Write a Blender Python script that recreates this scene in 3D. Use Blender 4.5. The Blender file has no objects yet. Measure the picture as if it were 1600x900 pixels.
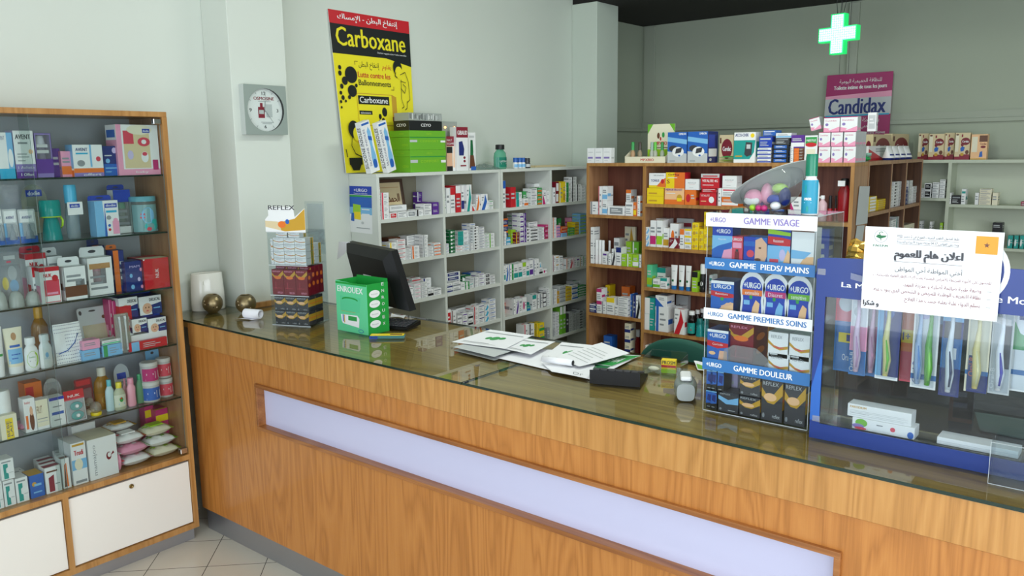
import bpy, math, random
from mathutils import Vector, Matrix
random.seed(7)
PI = math.pi
SC = bpy.context.scene
COL = SC.collection
def link(o): COL.objects.link(o); return o
def srgb(h):
    h = h.lstrip('#'); r = []
    for i in (0, 2, 4):
        c = int(h[i:i+2], 16) / 255
        r.append(c / 12.92 if c <= .04045 else ((c + .055) / 1.055) ** 2.4)
    return (*r, 1)
# ------------------------------------------------------------------ camera
FPX, YAW, PIT, ROL, CH = 1280.67, .687388, .164443, -.0130945, 1.62
_f = Vector((-math.sin(YAW)*math.cos(PIT), math.cos(YAW)*math.cos(PIT), -math.sin(PIT)))
_r0 = Vector((math.cos(YAW), math.sin(YAW), 0)); _u0 = _r0.cross(_f)
_r = _r0*math.cos(ROL) + _u0*math.sin(ROL); _u = -_r0*math.sin(ROL) + _u0*math.cos(ROL)
CAMP = Vector((0, 0, CH))
cd = bpy.data.cameras.new('camera'); cam = link(bpy.data.objects.new('camera', cd))
cd.sensor_width = 36; cd.lens = FPX/1600*36; cd.clip_start = .02
cam.matrix_world = Matrix(((_r.x, _u.x, -_f.x, 0), (_r.y, _u.y, -_f.y, 0), (_r.z, _u.z, -_f.z, CH), (0, 0, 0, 1)))
SC.camera = cam
def U(px, py, ax, v):
    "the point where the sight line of a photo pixel meets the plane axis=v (measuring the room from the photo)"
    d = _f + _r*((px-800)/FPX) - _u*((py-450)/FPX)
    return CAMP + d*((v-CAMP[ax])/d[ax])
# ------------------------------------------------------------------ light
W = bpy.data.worlds.new('daylight'); SC.world = W; W.use_nodes = True
W.node_tree.nodes['Background'].inputs[0].default_value = (.75, .87, 1, 1)
W.node_tree.nodes['Background'].inputs[1].default_value = 1.3
def area(name, loc, rot, sx, sy, power, col):
    l = bpy.data.lights.new(name, 'AREA'); l.shape = 'RECTANGLE'; l.size = sx; l.size_y = sy; l.energy = power; l.color = col
    o = link(bpy.data.objects.new(name, l)); o.location = loc; o.rotation_euler = rot; return o
area('shop_window_daylight', (.6, -2.45, 1.45), (PI/2, 0, 0), 5.4, 2.3, 104, (.86, .92, 1))
area('side_window_daylight', (3.9, .4, 1.6), (PI/2, 0, PI/2), 3.4, 2.1, 82, (.9, .95, 1))
SC.view_settings.view_transform = 'Standard'; SC.view_settings.look = 'None'
SC.view_settings.gamma = 1; SC.view_settings.use_curve_mapping = False
SC.view_settings.exposure = .28
try:
    SC.cycles.use_denoising = True; SC.cycles.transparent_max_bounces = 32; SC.cycles.max_bounces = 8
    SC.cycles.caustics_reflective = False; SC.cycles.caustics_refractive = False; SC.cycles.sample_clamp_indirect = 6
except Exception: pass
# ------------------------------------------------------------------ materials
_M = {}
def mat(key, col='ffffff', rough=.5, metal=0, coat=0, emit=None, es=1, spec=.5, alpha=None):
    if key in _M: return _M[key]
    m = bpy.data.materials.new(key); m.use_nodes = True; b = m.node_tree.nodes['Principled BSDF']
    c = srgb(col); b.inputs['Base Color'].default_value = c; b.inputs['Roughness'].default_value = rough
    b.inputs['Metallic'].default_value = metal; b.inputs['Coat Weight'].default_value = coat
    b.inputs['Specular IOR Level'].default_value = spec
    if emit: b.inputs['Emission Color'].default_value = srgb(emit); b.inputs['Emission Strength'].default_value = es
    m.diffuse_color = c; _M[key] = m; return m
def glass(key, tint='ffffff', ior=1.45, rough=.02, milk=0, milkcol='ffffff'):
    "thin clear sheet: see-through with a Fresnel reflection; milk = how much of it scatters light like frosted plastic"
    if key in _M: return _M[key]
    m = bpy.data.materials.new(key); m.use_nodes = True; t = m.node_tree; t.nodes.clear()
    o = t.nodes.new('ShaderNodeOutputMaterial'); mx = t.nodes.new('ShaderNodeMixShader'); lw = t.nodes.new('ShaderNodeLayerWeight'); lw.inputs[0].default_value = .5; pw = t.nodes.new('ShaderNodeMath'); pw.operation = 'POWER'; pw.inputs[1].default_value = 5; t.links.new(lw.outputs['Facing'], pw.inputs[0]); fr = t.nodes.new('ShaderNodeMapRange')
    tr = t.nodes.new('ShaderNodeBsdfTransparent'); gl = t.nodes.new('ShaderNodeBsdfGlossy')
    fr.inputs[3].default_value = ((ior-1)/(ior+1))**2; fr.inputs[4].default_value = .95; t.links.new(pw.outputs[0], fr.inputs[0]); tr.inputs[0].default_value = srgb(tint); gl.inputs[1].default_value = rough
    src = tr.outputs[0]
    if milk:
        df = t.nodes.new('ShaderNodeBsdfDiffuse'); df.inputs[0].default_value = srgb(milkcol)
        m2 = t.nodes.new('ShaderNodeMixShader'); m2.inputs[0].default_value = milk
        t.links.new(tr.outputs[0], m2.inputs[1]); t.links.new(df.outputs[0], m2.inputs[2]); src = m2.outputs[0]
    t.links.new(fr.outputs[0], mx.inputs[0]); t.links.new(src, mx.inputs[1]); t.links.new(gl.outputs[0], mx.inputs[2])
    t.links.new(mx.outputs[0], o.inputs[0]); _M[key] = m; return m
PAL = dict(white='eceded', cream='e9e2c8', grey='8f9498', lightgrey='c3c7c8', black='17171a', charcoal='3a3a40', red='c8202c', darkred='7c1626',
  green='2f9a4a', darkgreen='136b3c', lime='9ccb2a', yellow='f0d21c', gold='c99b2e', orange='e8762a', blue='2461b8', navy='1c2c74', lightblue='7db9e4',
  cyan='2aa9d2', teal='1c9a92', purple='5b2c90', violet='8a78b8', pink='ec9fbc', magenta='c22a72', brown='6a3f28', beige='dcc9a0', skin='e3b292', rose='d8455a',
  mint='58c894', tan='b98c5c', turq='1fb4b0', royal='1a3fae', leaf='6db32c', peach='f2c08e', maroon='8c1f34', lilac='c9bfe4', spraycol='1c8fae')
def P(n):
    return mat('pack_'+n, PAL[n], .42)
def nodes(m): return m.node_tree.nodes, m.node_tree.links
def wood(key, c1, c2, c3, axis='z', rough=.38, coat=.15, scale=1.0, spec=.5, blocks=0):
    "veneer: fine pore streaks along one axis plus broad cathedral figure"
    m = mat(key, c1, rough, coat=coat, spec=spec); n, l = nodes(m); b = n['Principled BSDF']
    tc = n.new('ShaderNodeTexCoord'); mp = n.new('ShaderNodeMapping')
    s = [9*scale]*3; s['xyz'.index(axis)] = .9*scale
    mp.inputs['Scale'].default_value = s; l.new(tc.outputs['Object'], mp.inputs[0])
    n1 = n.new('ShaderNodeTexNoise'); n1.inputs['Scale'].default_value = .55; n1.inputs['Detail'].default_value = 2; n1.inputs['Distortion'].default_value = .4
    l.new(mp.outputs[0], n1.inputs[0])
    mm = n.new('ShaderNodeMath'); mm.operation = 'MULTIPLY'; mm.inputs[1].default_value = 26; l.new(n1.outputs['Fac'], mm.inputs[0])
    fr = n.new('ShaderNodeMath'); fr.operation = 'PINGPONG'; fr.inputs[1].default_value = 1; l.new(mm.outputs[0], fr.inputs[0])
    mp2 = n.new('ShaderNodeMapping'); s2 = [170*scale]*3; s2['xyz'.index(axis)] = 5*scale; mp2.inputs['Scale'].default_value = s2; l.new(tc.outputs['Object'], mp2.inputs[0])
    n2 = n.new('ShaderNodeTexNoise'); n2.inputs['Scale'].default_value = 1; n2.inputs['Detail'].default_value = 3; l.new(mp2.outputs[0], n2.inputs[0])
    mx = n.new('ShaderNodeMix'); mx.data_type = 'FLOAT'; mx.inputs[0].default_value = .6; l.new(fr.outputs[0], mx.inputs[2]); l.new(n2.outputs['Fac'], mx.inputs[3])
    cr = n.new('ShaderNodeValToRGB'); e = cr.color_ramp.elements
    e[0].position = .18; e[0].color = srgb(c3); e[1].position = .8; e[1].color = srgb(c1); x = e.new(.5); x.color = srgb(c2)
    l.new(mx.outputs[0], cr.inputs[0])
    n3 = n.new('ShaderNodeTexNoise'); n3.inputs['Scale'].default_value = .8; l.new(tc.outputs['Object'], n3.inputs[0])
    hs = n.new('ShaderNodeHueSaturation'); mr = n.new('ShaderNodeMapRange'); mr.inputs[3].default_value = .86; mr.inputs[4].default_value = 1.12
    l.new(n3.outputs['Fac'], mr.inputs[0]); l.new(mr.outputs[0], hs.inputs['Value']); l.new(cr.outputs[0], hs.inputs['Color']); l.new(hs.outputs[0], b.inputs['Base Color'])
    bp = n.new('ShaderNodeBump'); bp.inputs['Strength'].default_value = .06; l.new(n2.outputs['Fac'], bp.inputs['Height']); l.new(bp.outputs[0], b.inputs['Normal'])
    return m
OAK = wood('oak_edge', 'b98a52', 'ad7d45', '9a6a35')
OAKTOP = wood('oak_front_band', 'c38e4e', 'b98243', 'a37034', scale=1.4)
OAKLOW = wood('oak_front_panel', 'c0803e', 'b77636', 'a16428', scale=1.5)
OAKIN = wood('oak_interior', 'b58a64', 'a87b56', '966947')
SAPELE = wood('sapele_back', '8a5542', '7a4636', '64352a', scale=.8, rough=.5, coat=0)
DKWOOD = wood('walnut_interior', '6a4a34', '5c3e2b', '4a3022', rough=.5, coat=0)
OAKWORK = wood('oak_worktop', 'b0904a', 'a0803c', '84662c', axis='x', rough=.35)
def plaster(key, c, amt=.04):
    m = mat(key, c, .75); n, l = nodes(m); b = n['Principled BSDF']
    t = n.new('ShaderNodeTexNoise'); t.inputs['Scale'].default_value = 1.6; t.inputs['Detail'].default_value = 5
    h = n.new('ShaderNodeHueSaturation'); h.inputs['Color'].default_value = srgb(c); mr = n.new('ShaderNodeMapRange'); mr.inputs[3].default_value = 1-amt; mr.inputs[4].default_value = 1+amt
    tc = n.new('ShaderNodeTexCoord'); l.new(tc.outputs['Object'], t.inputs[0]); l.new(t.outputs['Fac'], mr.inputs[0]); l.new(mr.outputs[0], h.inputs['Value']); l.new(h.outputs[0], b.inputs['Base Color'])
    t2 = n.new('ShaderNodeTexNoise'); t2.inputs['Scale'].default_value = 60; l.new(tc.outputs['Object'], t2.inputs[0])
    bp = n.new('ShaderNodeBump'); bp.inputs['Strength'].default_value = .04; l.new(t2.outputs['Fac'], bp.inputs['Height']); l.new(bp.outputs[0], b.inputs['Normal'])
    return m
WALL = plaster('painted_plaster', 'd2d8cf')
BACKW = plaster('back_room_paint', 'a9b19f')
WLAM = mat('white_laminate', 'd6dad3', .4)
CABW = mat('white_door_laminate', 'e6e2da', .35)
CABG = plaster('grey_back_laminate', 'b0b4b9', .03)
STEEL = mat('brushed_steel', 'a9a9ad', .38, .85)
CHROME = mat('chrome', 'd0d0d0', .15, 1)
BLACKP = mat('black_plastic', '0d0d0e', .45, spec=.3)
GL = glass('clear_glass', 'f0f5f1', 1.52)
GLC = glass('counter_glass', 'f0f5f0', 1.8, .01)
GLEDGE = mat('green_glass_edge', '122a20', .15)
RIMW = wood('oak_rim', 'a86e3a', '9a602e', '804a20', axis='x')
ACR = glass('clear_acrylic', 'f4f7f8', 1.38)
ACREDGE = mat('acrylic_edge', 'c4cccf', .2)
FILM = glass('clear_film', 'eef0f2', 1.3, .12, .12)
# ------------------------------------------------------------------ mesh tools
_T = {}
LB = {'ء':(0xFE80,1),'آ':(0xFE81,2),'أ':(0xFE83,2),'ؤ':(0xFE85,2),'إ':(0xFE87,2),'ئ':(0xFE89,4),'ا':(0xFE8D,2),'ب':(0xFE8F,4),'ة':(0xFE93,2),'ت':(0xFE95,4),'ث':(0xFE99,4),'ج':(0xFE9D,4),'ح':(0xFEA1,4),'خ':(0xFEA5,4),'د':(0xFEA9,2),'ذ':(0xFEAB,2),'ر':(0xFEAD,2),'ز':(0xFEAF,2),'س':(0xFEB1,4),'ش':(0xFEB5,4),'ص':(0xFEB9,4),'ض':(0xFEBD,4),'ط':(0xFEC1,4),'ظ':(0xFEC5,4),'ع':(0xFEC9,4),'غ':(0xFECD,4),'ف':(0xFED1,4),'ق':(0xFED5,4),'ك':(0xFED9,4),'ل':(0xFEDD,4),'م':(0xFEE1,4),'ن':(0xFEE5,4),'ه':(0xFEE9,4),'و':(0xFEED,2),'ى':(0xFEEF,2),'ي':(0xFEF1,4)}
LA = {'آ':0xFEF5,'أ':0xFEF7,'إ':0xFEF9,'ا':0xFEFB}
def arab(s):
    "join Arabic letters and lay them out right to left"
    out, prev, i = [], False, 0
    while i < len(s):
        c = s[i]
        if c == 'ل' and i+1 < len(s) and s[i+1] in LA:
            out.append(chr(LA[s[i+1]] + (1 if prev else 0))); prev = False; i += 2; continue
        if c in LB:
            b, k = LB[c]; nx = i+1 < len(s) and s[i+1] in LB and s[i+1] != 'ء'
            if k == 4: out.append(chr(b + (3 if prev and nx else 1 if prev else 2 if nx else 0))); prev = nx
            else: out.append(chr(b + (1 if prev and k == 2 else 0))); prev = False
        else: out.append(c); prev = False
        i += 1
    r, run = [], ''
    for c in out:
        if c.isdigit() or (c in '.-' and run): run += c
        else:
            if run: r.append(run); run = ''
            r.append(c)
    if run: r.append(run)
    return ''.join(reversed(r))
def glyphs(s):
    "writing as flat triangles scaled into a unit square; also its width/height ratio"
    if s in _T: return _T[s]
    body = arab(s) if any('\u0600' <= c <= '\u06ff' for c in s) else s
    c = bpy.data.curves.new('w', 'FONT'); c.body = body; c.resolution_u = 2
    o = bpy.data.objects.new('w', c); me = bpy.data.meshes.new_from_object(o)
    vs = [v.co.copy() for v in me.vertices]; fs = [tuple(p.vertices) for p in me.polygons]
    bpy.data.objects.remove(o); bpy.data.curves.remove(c); bpy.data.meshes.remove(me)
    if not vs: _T[s] = ([], [], 1); return _T[s]
    x0 = min(v.x for v in vs); x1 = max(v.x for v in vs); y0 = min(v.y for v in vs); y1 = max(v.y for v in vs)
    _T[s] = ([((v.x-x0)/(x1-x0 or 1), (v.y-y0)/(y1-y0 or 1)) for v in vs], fs, (x1-x0)/(y1-y0 or 1)); return _T[s]
class MB:
    def __init__(s): s.v = []; s.f = []; s.m = []; s.mats = []; s.sm = []
    def mi(s, m):
        if isinstance(m, str): m = P(m)
        if m not in s.mats: s.mats.append(m)
        return s.mats.index(m)
    def add(s, vs, fs, m, M=None, smooth=False):
        k = len(s.v); s.v += [tuple(M @ Vector(v)) if M else tuple(v) for v in vs]; i = s.mi(m)
        for f in fs: s.f.append(tuple(k+a for a in f)); s.m.append(i); s.sm.append(smooth)
        return s
    def box(s, a, b, m, M=None, bev=0):
        (x0, y0, z0), (x1, y1, z1) = a, b
        if bev <= 0:
            vs = [(x, y, z) for z in (z0, z1) for y in (y0, y1) for x in (x0, x1)]
            return s.add(vs, [(0,2,3,1),(4,5,7,6),(0,1,5,4),(2,6,7,3),(0,4,6,2),(1,3,7,5)], m, M)
        e = bev; vs = []; X = (x0, x1); Y = (y0, y1); Z = (z0, z1); idx = {}
        for i in (0, 1):
            for j in (0, 1):
                for k in (0, 1):
                    sx, sy, sz = (1-2*i)*e, (1-2*j)*e, (1-2*k)*e; x, y, z = X[i], Y[j], Z[k]
                    idx[i, j, k] = len(vs); vs += [(x, y+sy, z+sz), (x+sx, y, z+sz), (x+sx, y+sy, z)]
        g = lambda i, j, k, a: idx[i, j, k]+a
        fs = []
        for i in (0, 1):
            q = [g(i,0,0,0), g(i,1,0,0), g(i,1,1,0), g(i,0,1,0)]; fs.append(tuple(q if i else q[::-1]))
            q = [g(0,i,0,1), g(1,i,0,1), g(1,i,1,1), g(0,i,1,1)]; fs.append(tuple(q[::-1] if i else q))
            q = [g(0,0,i,2), g(1,0,i,2), g(1,1,i,2), g(0,1,i,2)]; fs.append(tuple(q if i else q[::-1]))
        for a in (0, 1):
            for b_ in (0, 1):
                q = [g(a,b_,0,0), g(a,b_,1,0), g(a,b_,1,1), g(a,b_,0,1)]; fs.append(tuple(q if a != b_ else q[::-1]))
                q = [g(a,0,b_,0), g(a,1,b_,0), g(a,1,b_,2), g(a,0,b_,2)]; fs.append(tuple(q if a == b_ else q[::-1]))
                q = [g(0,a,b_,1), g(1,a,b_,1), g(1,a,b_,2), g(0,a,b_,2)]; fs.append(tuple(q if a != b_ else q[::-1]))
        for i in (0, 1):
            for j in (0, 1):
                for k in (0, 1):
                    q = [g(i,j,k,0), g(i,j,k,1), g(i,j,k,2)]; fs.append(tuple(q if (i+j+k) % 2 else q[::-1]))
        return s.add(vs, fs, m, M)
    def quad(s, ps, m, M=None): return s.add(ps, [tuple(range(len(ps)))], m, M)
    def lathe(s, prof, m, seg=20, c=(0, 0, 0), M=None, sx=1, sy=1, smooth=True, cap=True):
        vs = []; fs = []
        for r, z in prof:
            for i in range(seg):
                a = 2*PI*i/seg; vs.append((c[0]+r*sx*math.cos(a), c[1]+r*sy*math.sin(a), c[2]+z))
        for j in range(len(prof)-1):
            for i in range(seg):
                k = (i+1) % seg; fs.append((j*seg+i, j*seg+k, (j+1)*seg+k, (j+1)*seg+i))
        s.add(vs, fs, m, M, smooth)
        if cap:
            n = len(prof)-1
            if prof[0][0] > 1e-5: s.add(vs[:seg], [tuple(range(seg))[::-1]], m, M)
            if prof[n][0] > 1e-5: s.add(vs[n*seg:], [tuple(range(seg))], m, M)
        return s
    def prism(s, pts, t0, t1, m, M=None, plane='xz'):
        "outline in the xz (thickness y) or xy (thickness z) plane"
        n = len(pts)
        if plane == 'xz': vs = [(x, t0, z) for x, z in pts] + [(x, t1, z) for x, z in pts]
        else: vs = [(x, y, t0) for x, y in pts] + [(x, y, t1) for x, y in pts]
        fs = [tuple(range(n)), tuple(range(2*n-1, n-1, -1))] + [(i, n+i, n+(i+1) % n, (i+1) % n) for i in range(n)]
        if plane == 'xy': fs = [f[::-1] for f in fs]
        return s.add(vs, fs, m, M)
    def tube(s, pts, r, m, seg=8, M=None):
        pts = [Vector(p) for p in pts]; vs = []; fs = []
        for i, p in enumerate(pts):
            t = (pts[min(i+1, len(pts)-1)] - pts[max(i-1, 0)]).normalized()
            a = t.cross(Vector((0, 0, 1)) if abs(t.z) < .9 else Vector((1, 0, 0))).normalized(); b = t.cross(a)
            rr = r[i] if isinstance(r, (list, tuple)) else r
            for k in range(seg): vs.append(tuple(p + (a*math.cos(2*PI*k/seg) + b*math.sin(2*PI*k/seg))*rr))
        for i in range(len(pts)-1):
            for k in range(seg): q = (k+1) % seg; fs.append((i*seg+k, i*seg+q, (i+1)*seg+q, (i+1)*seg+k))
        fs += [tuple(range(seg))[::-1], tuple((len(pts)-1)*seg+k for k in range(seg))]
        return s.add(vs, fs, m, M, True)
    def grid(s, fn, nu, nv, m, M=None, smooth=True):
        vs = [fn(i/nu, j/nv) for j in range(nv+1) for i in range(nu+1)]
        fs = [(j*(nu+1)+i, j*(nu+1)+i+1, (j+1)*(nu+1)+i+1, (j+1)*(nu+1)+i) for j in range(nv) for i in range(nu)]
        return s.add(vs, fs, m, M, smooth)
    def sphere(s, c, r, m, sx=1, sy=1, sz=1, n=12, M=None):
        return s.lathe([(max(1e-6, r*math.sin(PI*i/n)), -r*sz*math.cos(PI*i/n)) for i in range(n+1)], m, n+6, c, M, sx, sy, cap=False)
    def art(s, ops, W_, H_, T, e0=.0003):
        "printed design: operations in a unit square laid on a face by T(x, y, lift)"
        for k, op in enumerate(ops):
            e = e0 + .00012*k; o = op[0]
            if o == 'r': _, a, b, c, d, col = op; s.add([T(x*W_, y*H_, e) for x, y in ((a, b), (c, b), (c, d), (a, d))], [(0, 1, 2, 3)], col)
            elif o == 'e':
                _, a, b, rx, ry, col = op; n = 18
                s.add([T((a+rx*math.cos(2*PI*i/n))*W_, (b+ry*math.sin(2*PI*i/n))*H_, e) for i in range(n)], [tuple(range(n))], col)
            elif o == 'p': s.add([T(x*W_, y*H_, e) for x, y in op[1]], [tuple(range(len(op[1])))], op[2])
            elif o in ('t', 'T', 'v', 'V', 'd'):
                _, a, b, c, d, txt, col = op; vs, fs, ar = glyphs(txt)
                if o in 'tT': pts = [(a+(c-a)*x, b+(d-b)*y) for x, y in vs]
                elif o == 'd': pts = [(a+(c-a)*y, d-(d-b)*x) for x, y in vs]
                else: pts = [(c-(c-a)*y, b+(d-b)*x) for x, y in vs]
                s.add([T(x*W_, y*H_, e) for x, y in pts], fs, col)
                if o in 'TV':
                    h = (d-b)*H_*.035/W_ if o == 'T' else (c-a)*.035
                    s.add([T((x+h)*W_, y*H_, e+.00005) for x, y in pts], fs, col); s.add([T((x-h)*W_, y*H_, e+.00008) for x, y in pts], fs, col)
        return s
    def mesh(s, name):
        me = bpy.data.meshes.new(name); me.from_pydata(s.v, [], s.f)
        for m in s.mats: me.materials.append(m)
        me.polygons.foreach_set('material_index', s.m); me.polygons.foreach_set('use_smooth', s.sm); me.update(); return me
    def build(s, name, parent=None, loc=(0, 0, 0), rz=0, **kw):
        return place(s.mesh(name), name, parent, loc, rz, **kw)
def place(me, name, parent=None, loc=(0, 0, 0), rz=0, rot=None, label=None, cat=None, group=None, kind=None):
    o = link(bpy.data.objects.new(name, me)); o.location = loc; o.rotation_euler = rot or (0, 0, rz)
    if parent: o.parent = parent
    tag(o, label, cat, group, kind); return o
def tag(o, label=None, cat=None, group=None, kind=None):
    if label: o['label'] = label
    if cat: o['category'] = cat
    if group: o['group'] = group
    if kind: o['kind'] = kind
    return o
def thing(name, label, cat, loc=(0, 0, 0), rz=0, group=None, rot=None):
    return place(None, name, None, loc, rz, rot, label, cat, group)
def struct(mb, name): return mb.build(name, kind='structure')
def Fr(w): return lambda x, y, e: (x-w/2, -e, y)          # front face
def Rt(w): return lambda x, y, e: (w/2+e, x, y)            # right side
def Lt(w, d): return lambda x, y, e: (-w/2-e, d-x, y)      # left side
def Tp(w, h): return lambda x, y, e: (x-w/2, y, h+e)       # top
def Mz(loc, a): return Matrix.Translation(loc) @ Matrix.Rotation(a, 4, 'Z')
# ================================================================== room
def tiles():
    m = mat('floor_tiles', 'cfcabd', .22); n, l = nodes(m); b = n['Principled BSDF']
    tc = n.new('ShaderNodeTexCoord'); mp = n.new('ShaderNodeMapping'); mp.inputs['Rotation'].default_value = (0, 0, -PI/4); mp.inputs['Location'].default_value = (.930, -3.161, 0)
    br = n.new('ShaderNodeTexBrick'); br.offset = 0; br.inputs['Scale'].default_value = 1; br.inputs['Brick Width'].default_value = .2295; br.inputs['Row Height'].default_value = .2295
    br.inputs['Mortar Size'].default_value = .0016; br.inputs['Mortar Smooth'].default_value = .1; br.inputs['Color1'].default_value = srgb('d2cdc0'); br.inputs['Color2'].default_value = srgb('cac6ba'); br.inputs['Mortar'].default_value = srgb('4c4741')
    l.new(tc.outputs['Object'], mp.inputs[0]); l.new(mp.outputs[0], br.inputs[0])
    t = n.new('ShaderNodeTexNoise'); t.inputs['Scale'].default_value = 7; l.new(tc.outputs['Object'], t.inputs[0])
    h = n.new('ShaderNodeHueSaturation'); mr = n.new('ShaderNodeMapRange'); mr.inputs[3].default_value = .93; mr.inputs[4].default_value = 1.05
    l.new(t.outputs['Fac'], mr.inputs[0]); l.new(mr.outputs[0], h.inputs['Value']); l.new(br.outputs[0], h.inputs['Color']); l.new(h.outputs[0], b.inputs['Base Color']); return m
struct(MB().box((-3.8, -2.8, -.1), (4.2, 6.3, 0), tiles()), 'floor')
struct(MB().box((-3.62, -2.8, 0), (-3.42, 5.12, 3.2), WALL), 'wall_left')
struct(MB().box((-3.78, 5.12, 0), (-3.58, 6.1, 3.2), BACKW), 'wall_left_back_room')
struct(MB().box((-3.78, 6.1, 0), (4.2, 6.3, 3.2), BACKW), 'wall_back')
CEIL = plaster('ceiling_white', 'dfe0da')
struct(MB().box((-3.62, -2.8, 3.1), (4.2, 4.87, 3.2), CEIL), 'ceiling')
DARK = mat('dark_ceiling_board', '17110f', .8)
struct(MB().box((-3.78, 4.87, 2.62), (4.2, 6.1, 2.7), DARK).box((-3.42, 4.87, 2.7), (4.2, 4.9, 3.1), DARK), 'ceiling_back_room')
struct(MB().box((-3.419, 2.04, 0), (-3.22, 2.325, 3.1), WALL, bev=.002), 'pillar')
struct(MB().box((-3.419, 4.86, 0), (-3.212, 5.13, 2.62), plaster('pillar_paint', 'c6cfc4'), bev=.002), 'pillar')
# shop front (behind the photographer) and side wall with window openings
mb = MB()
for a, b in (((-3.42, -2.8, 0), (-2.2, -2.6, 3.1)), ((3.4, -2.8, 0), (4.2, -2.6, 3.1)), ((-2.2, -2.8, 2.7), (3.4, -2.6, 3.1)), ((-2.2, -2.8, 0), (3.4, -2.6, .15))): mb.box(a, b, WALL)
struct(mb, 'wall_front')
mb = MB()
for a, b in (((4, -2.6, 0), (4.2, -1.4, 3.1)), ((4, 2.2, 0), (4.2, 6.1, 3.1)), ((4, -1.4, 0), (4.2, 2.2, .4)), ((4, -1.4, 2.75), (4.2, 2.2, 3.1))): mb.box(a, b, WALL)
struct(mb, 'wall_right')
mb = MB()
for x in (-2.2, -.35, 1.5, 3.35): mb.box((x, -2.75, .15), (x+.05, -2.68, 2.7), STEEL)
mb.box((-2.2, -2.75, 2.65), (3.4, -2.68, 2.7), STEEL).box((-2.2, -2.75, .15), (3.4, -2.68, .2), STEEL)
struct(mb, 'window_1')
mb = MB()
for y in (-1.4, .4, 2.15): mb.box((4.1, y, .4), (4.16, y+.05, 2.75), STEEL)
struct(mb, 'window_2')
# mouldings in the back room
TRIMC = mat('back_trim', 'a7ae9e', .6)
struct(MB().box((-3.58, 6.075, 1.772), (4, 6.1, 1.80), TRIMC, bev=.003).box((-3.58, 6.085, 1.80), (4, 6.1, 1.845), TRIMC), 'trim_1')
struct(MB().box((-3.58, 5.13, 1.772), (-3.557, 6.075, 1.80), TRIMC, bev=.003).box((-3.58, 5.13, 1.80), (-3.568, 6.075, 1.845), TRIMC), 'trim_2')
struct(MB().box((-3.56, 6.085, 1.845), (-3.46, 6.1, 2.61), TRIMC, bev=.002), 'trim_3')
struct(MB().box((-1.93, 6.075, 1.845), (-1.86, 6.1, 2.61), TRIMC, bev=.003), 'trim_4')
struct(MB().box((-3.42, -2.6, 0), (-3.405, .6, .09), CABW), 'baseboard_left')
# ceiling lights of the shop (behind and above the picture)
LAMPC = mat('lamp_housing', 'd8d8d4', .4); TUBE = mat('lit_tube', 'ffffff', .4, emit='f4fff4', es=5)
def strip(name, x, y, L, rz, lab, p):
    t = thing(name, lab, 'ceiling light', (x, y, 3.1), rz)
    MB().box((-L/2, -.06, -.05), (L/2, .06, -.001), LAMPC, bev=.006).build('housing', t)
    MB().lathe([(.0145, -L/2+.04), (.0145, L/2-.04)], TUBE, 12, M=Matrix.Translation((0, 0, -.07)) @ Matrix.Rotation(PI/2, 4, 'Y')).build('lamp_tube', t)
    o = area('tube_light', (x, y, 2.99), (0, 0, rz), L-.1, .05, p, (.93, 1, .94)); return t
strip('ceiling_light', -1.5, 3.2, 1.2, PI/2, 'white fluorescent batten light on the ceiling over the staff aisle', 19)
strip('ceiling_light', -.6, 1.1, 1.2, 0, 'white fluorescent batten light on the ceiling over the customer floor', 9)
# ================================================================== counter
CT = .94; CY0 = 1.75; CY1 = 2.36; CX0 = -3.205; CX1 = .9
ct = thing('shop_counter', 'long oak veneered pharmacy counter with glass covered top and pale strip panel', 'counter', (0, 0, 0))
mb = MB(); z0, z1 = .105, .832
fx0, fx1, fz0, fz1 = -2.715, -.522, .575, .735
mb.box((CX0, CY0, z0), (CX1, CY0+.02, fz0), OAKLOW).box((CX0, CY0, fz1), (CX1, CY0+.02, z1), OAKLOW).box((CX0, CY0, fz0), (fx0, CY0+.02, fz1), OAKLOW).box((fx1, CY0, fz0), (CX1, CY0+.02, fz1), OAKLOW)
mb.build('front_panel', ct)
MB().box((CX0, CY0-.004, .832), (CX1, CY0+.02, .93), OAKTOP, bev=.0015).build('top_band', ct)
mb = MB(); f = .012
def rim(mb, x0, x1, zz0, zz1, y0, y1, f, m):
    mb.box((x0, y0, zz1-f), (x1, y1, zz1), m, bev=.001).box((x0, y0, zz0), (x1, y1, zz0+f), m, bev=.001).box((x0, y0, zz0+f), (x0+f, y1, zz1-f), m, bev=.001).box((x1-f, y0, zz0+f), (x1, y1, zz1-f), m, bev=.001)
rim(mb, fx0-.012, fx1+.012, fz0-.012, fz1+.012, CY0-.012, CY0+.03, .014, RIMW); mb.build('panel_frame', ct)
MB().box((fx0, CY0+.022, fz0), (fx1, CY0+.028, fz1), mat('sky_tinted_white_panel', 'c4c4e0', .3)).build('strip_panel', ct, label='white panel strip with lavender sky reflection painted in')  # white laminate; the sky's lavender reflection is put into its colour
MB().box((CX0, CY0+.02, 0), (CX1, CY0+.03, .105), STEEL).build('kick_plate', ct)
MB().box((CX0, CY0+.03, .0), (CX0+.02, CY1-.02, .92), OAKLOW).box((CX1-.02, CY0+.03, 0), (CX1, CY1-.02, .92), OAKLOW).build('side_panel', ct)
MB().box((CX0+.02, CY0+.03, .45), (CX1-.02, CY1-.04, .47), OAKIN).build('inner_shelf', ct)
MB().box((CX0, CY0+.004, .905), (CX1, CY1, .9315), OAKWORK).box((-3.415, CY0+.004, .905), (CX0, 2.035, .9315), OAKWORK).build('worktop_board', ct)
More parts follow.
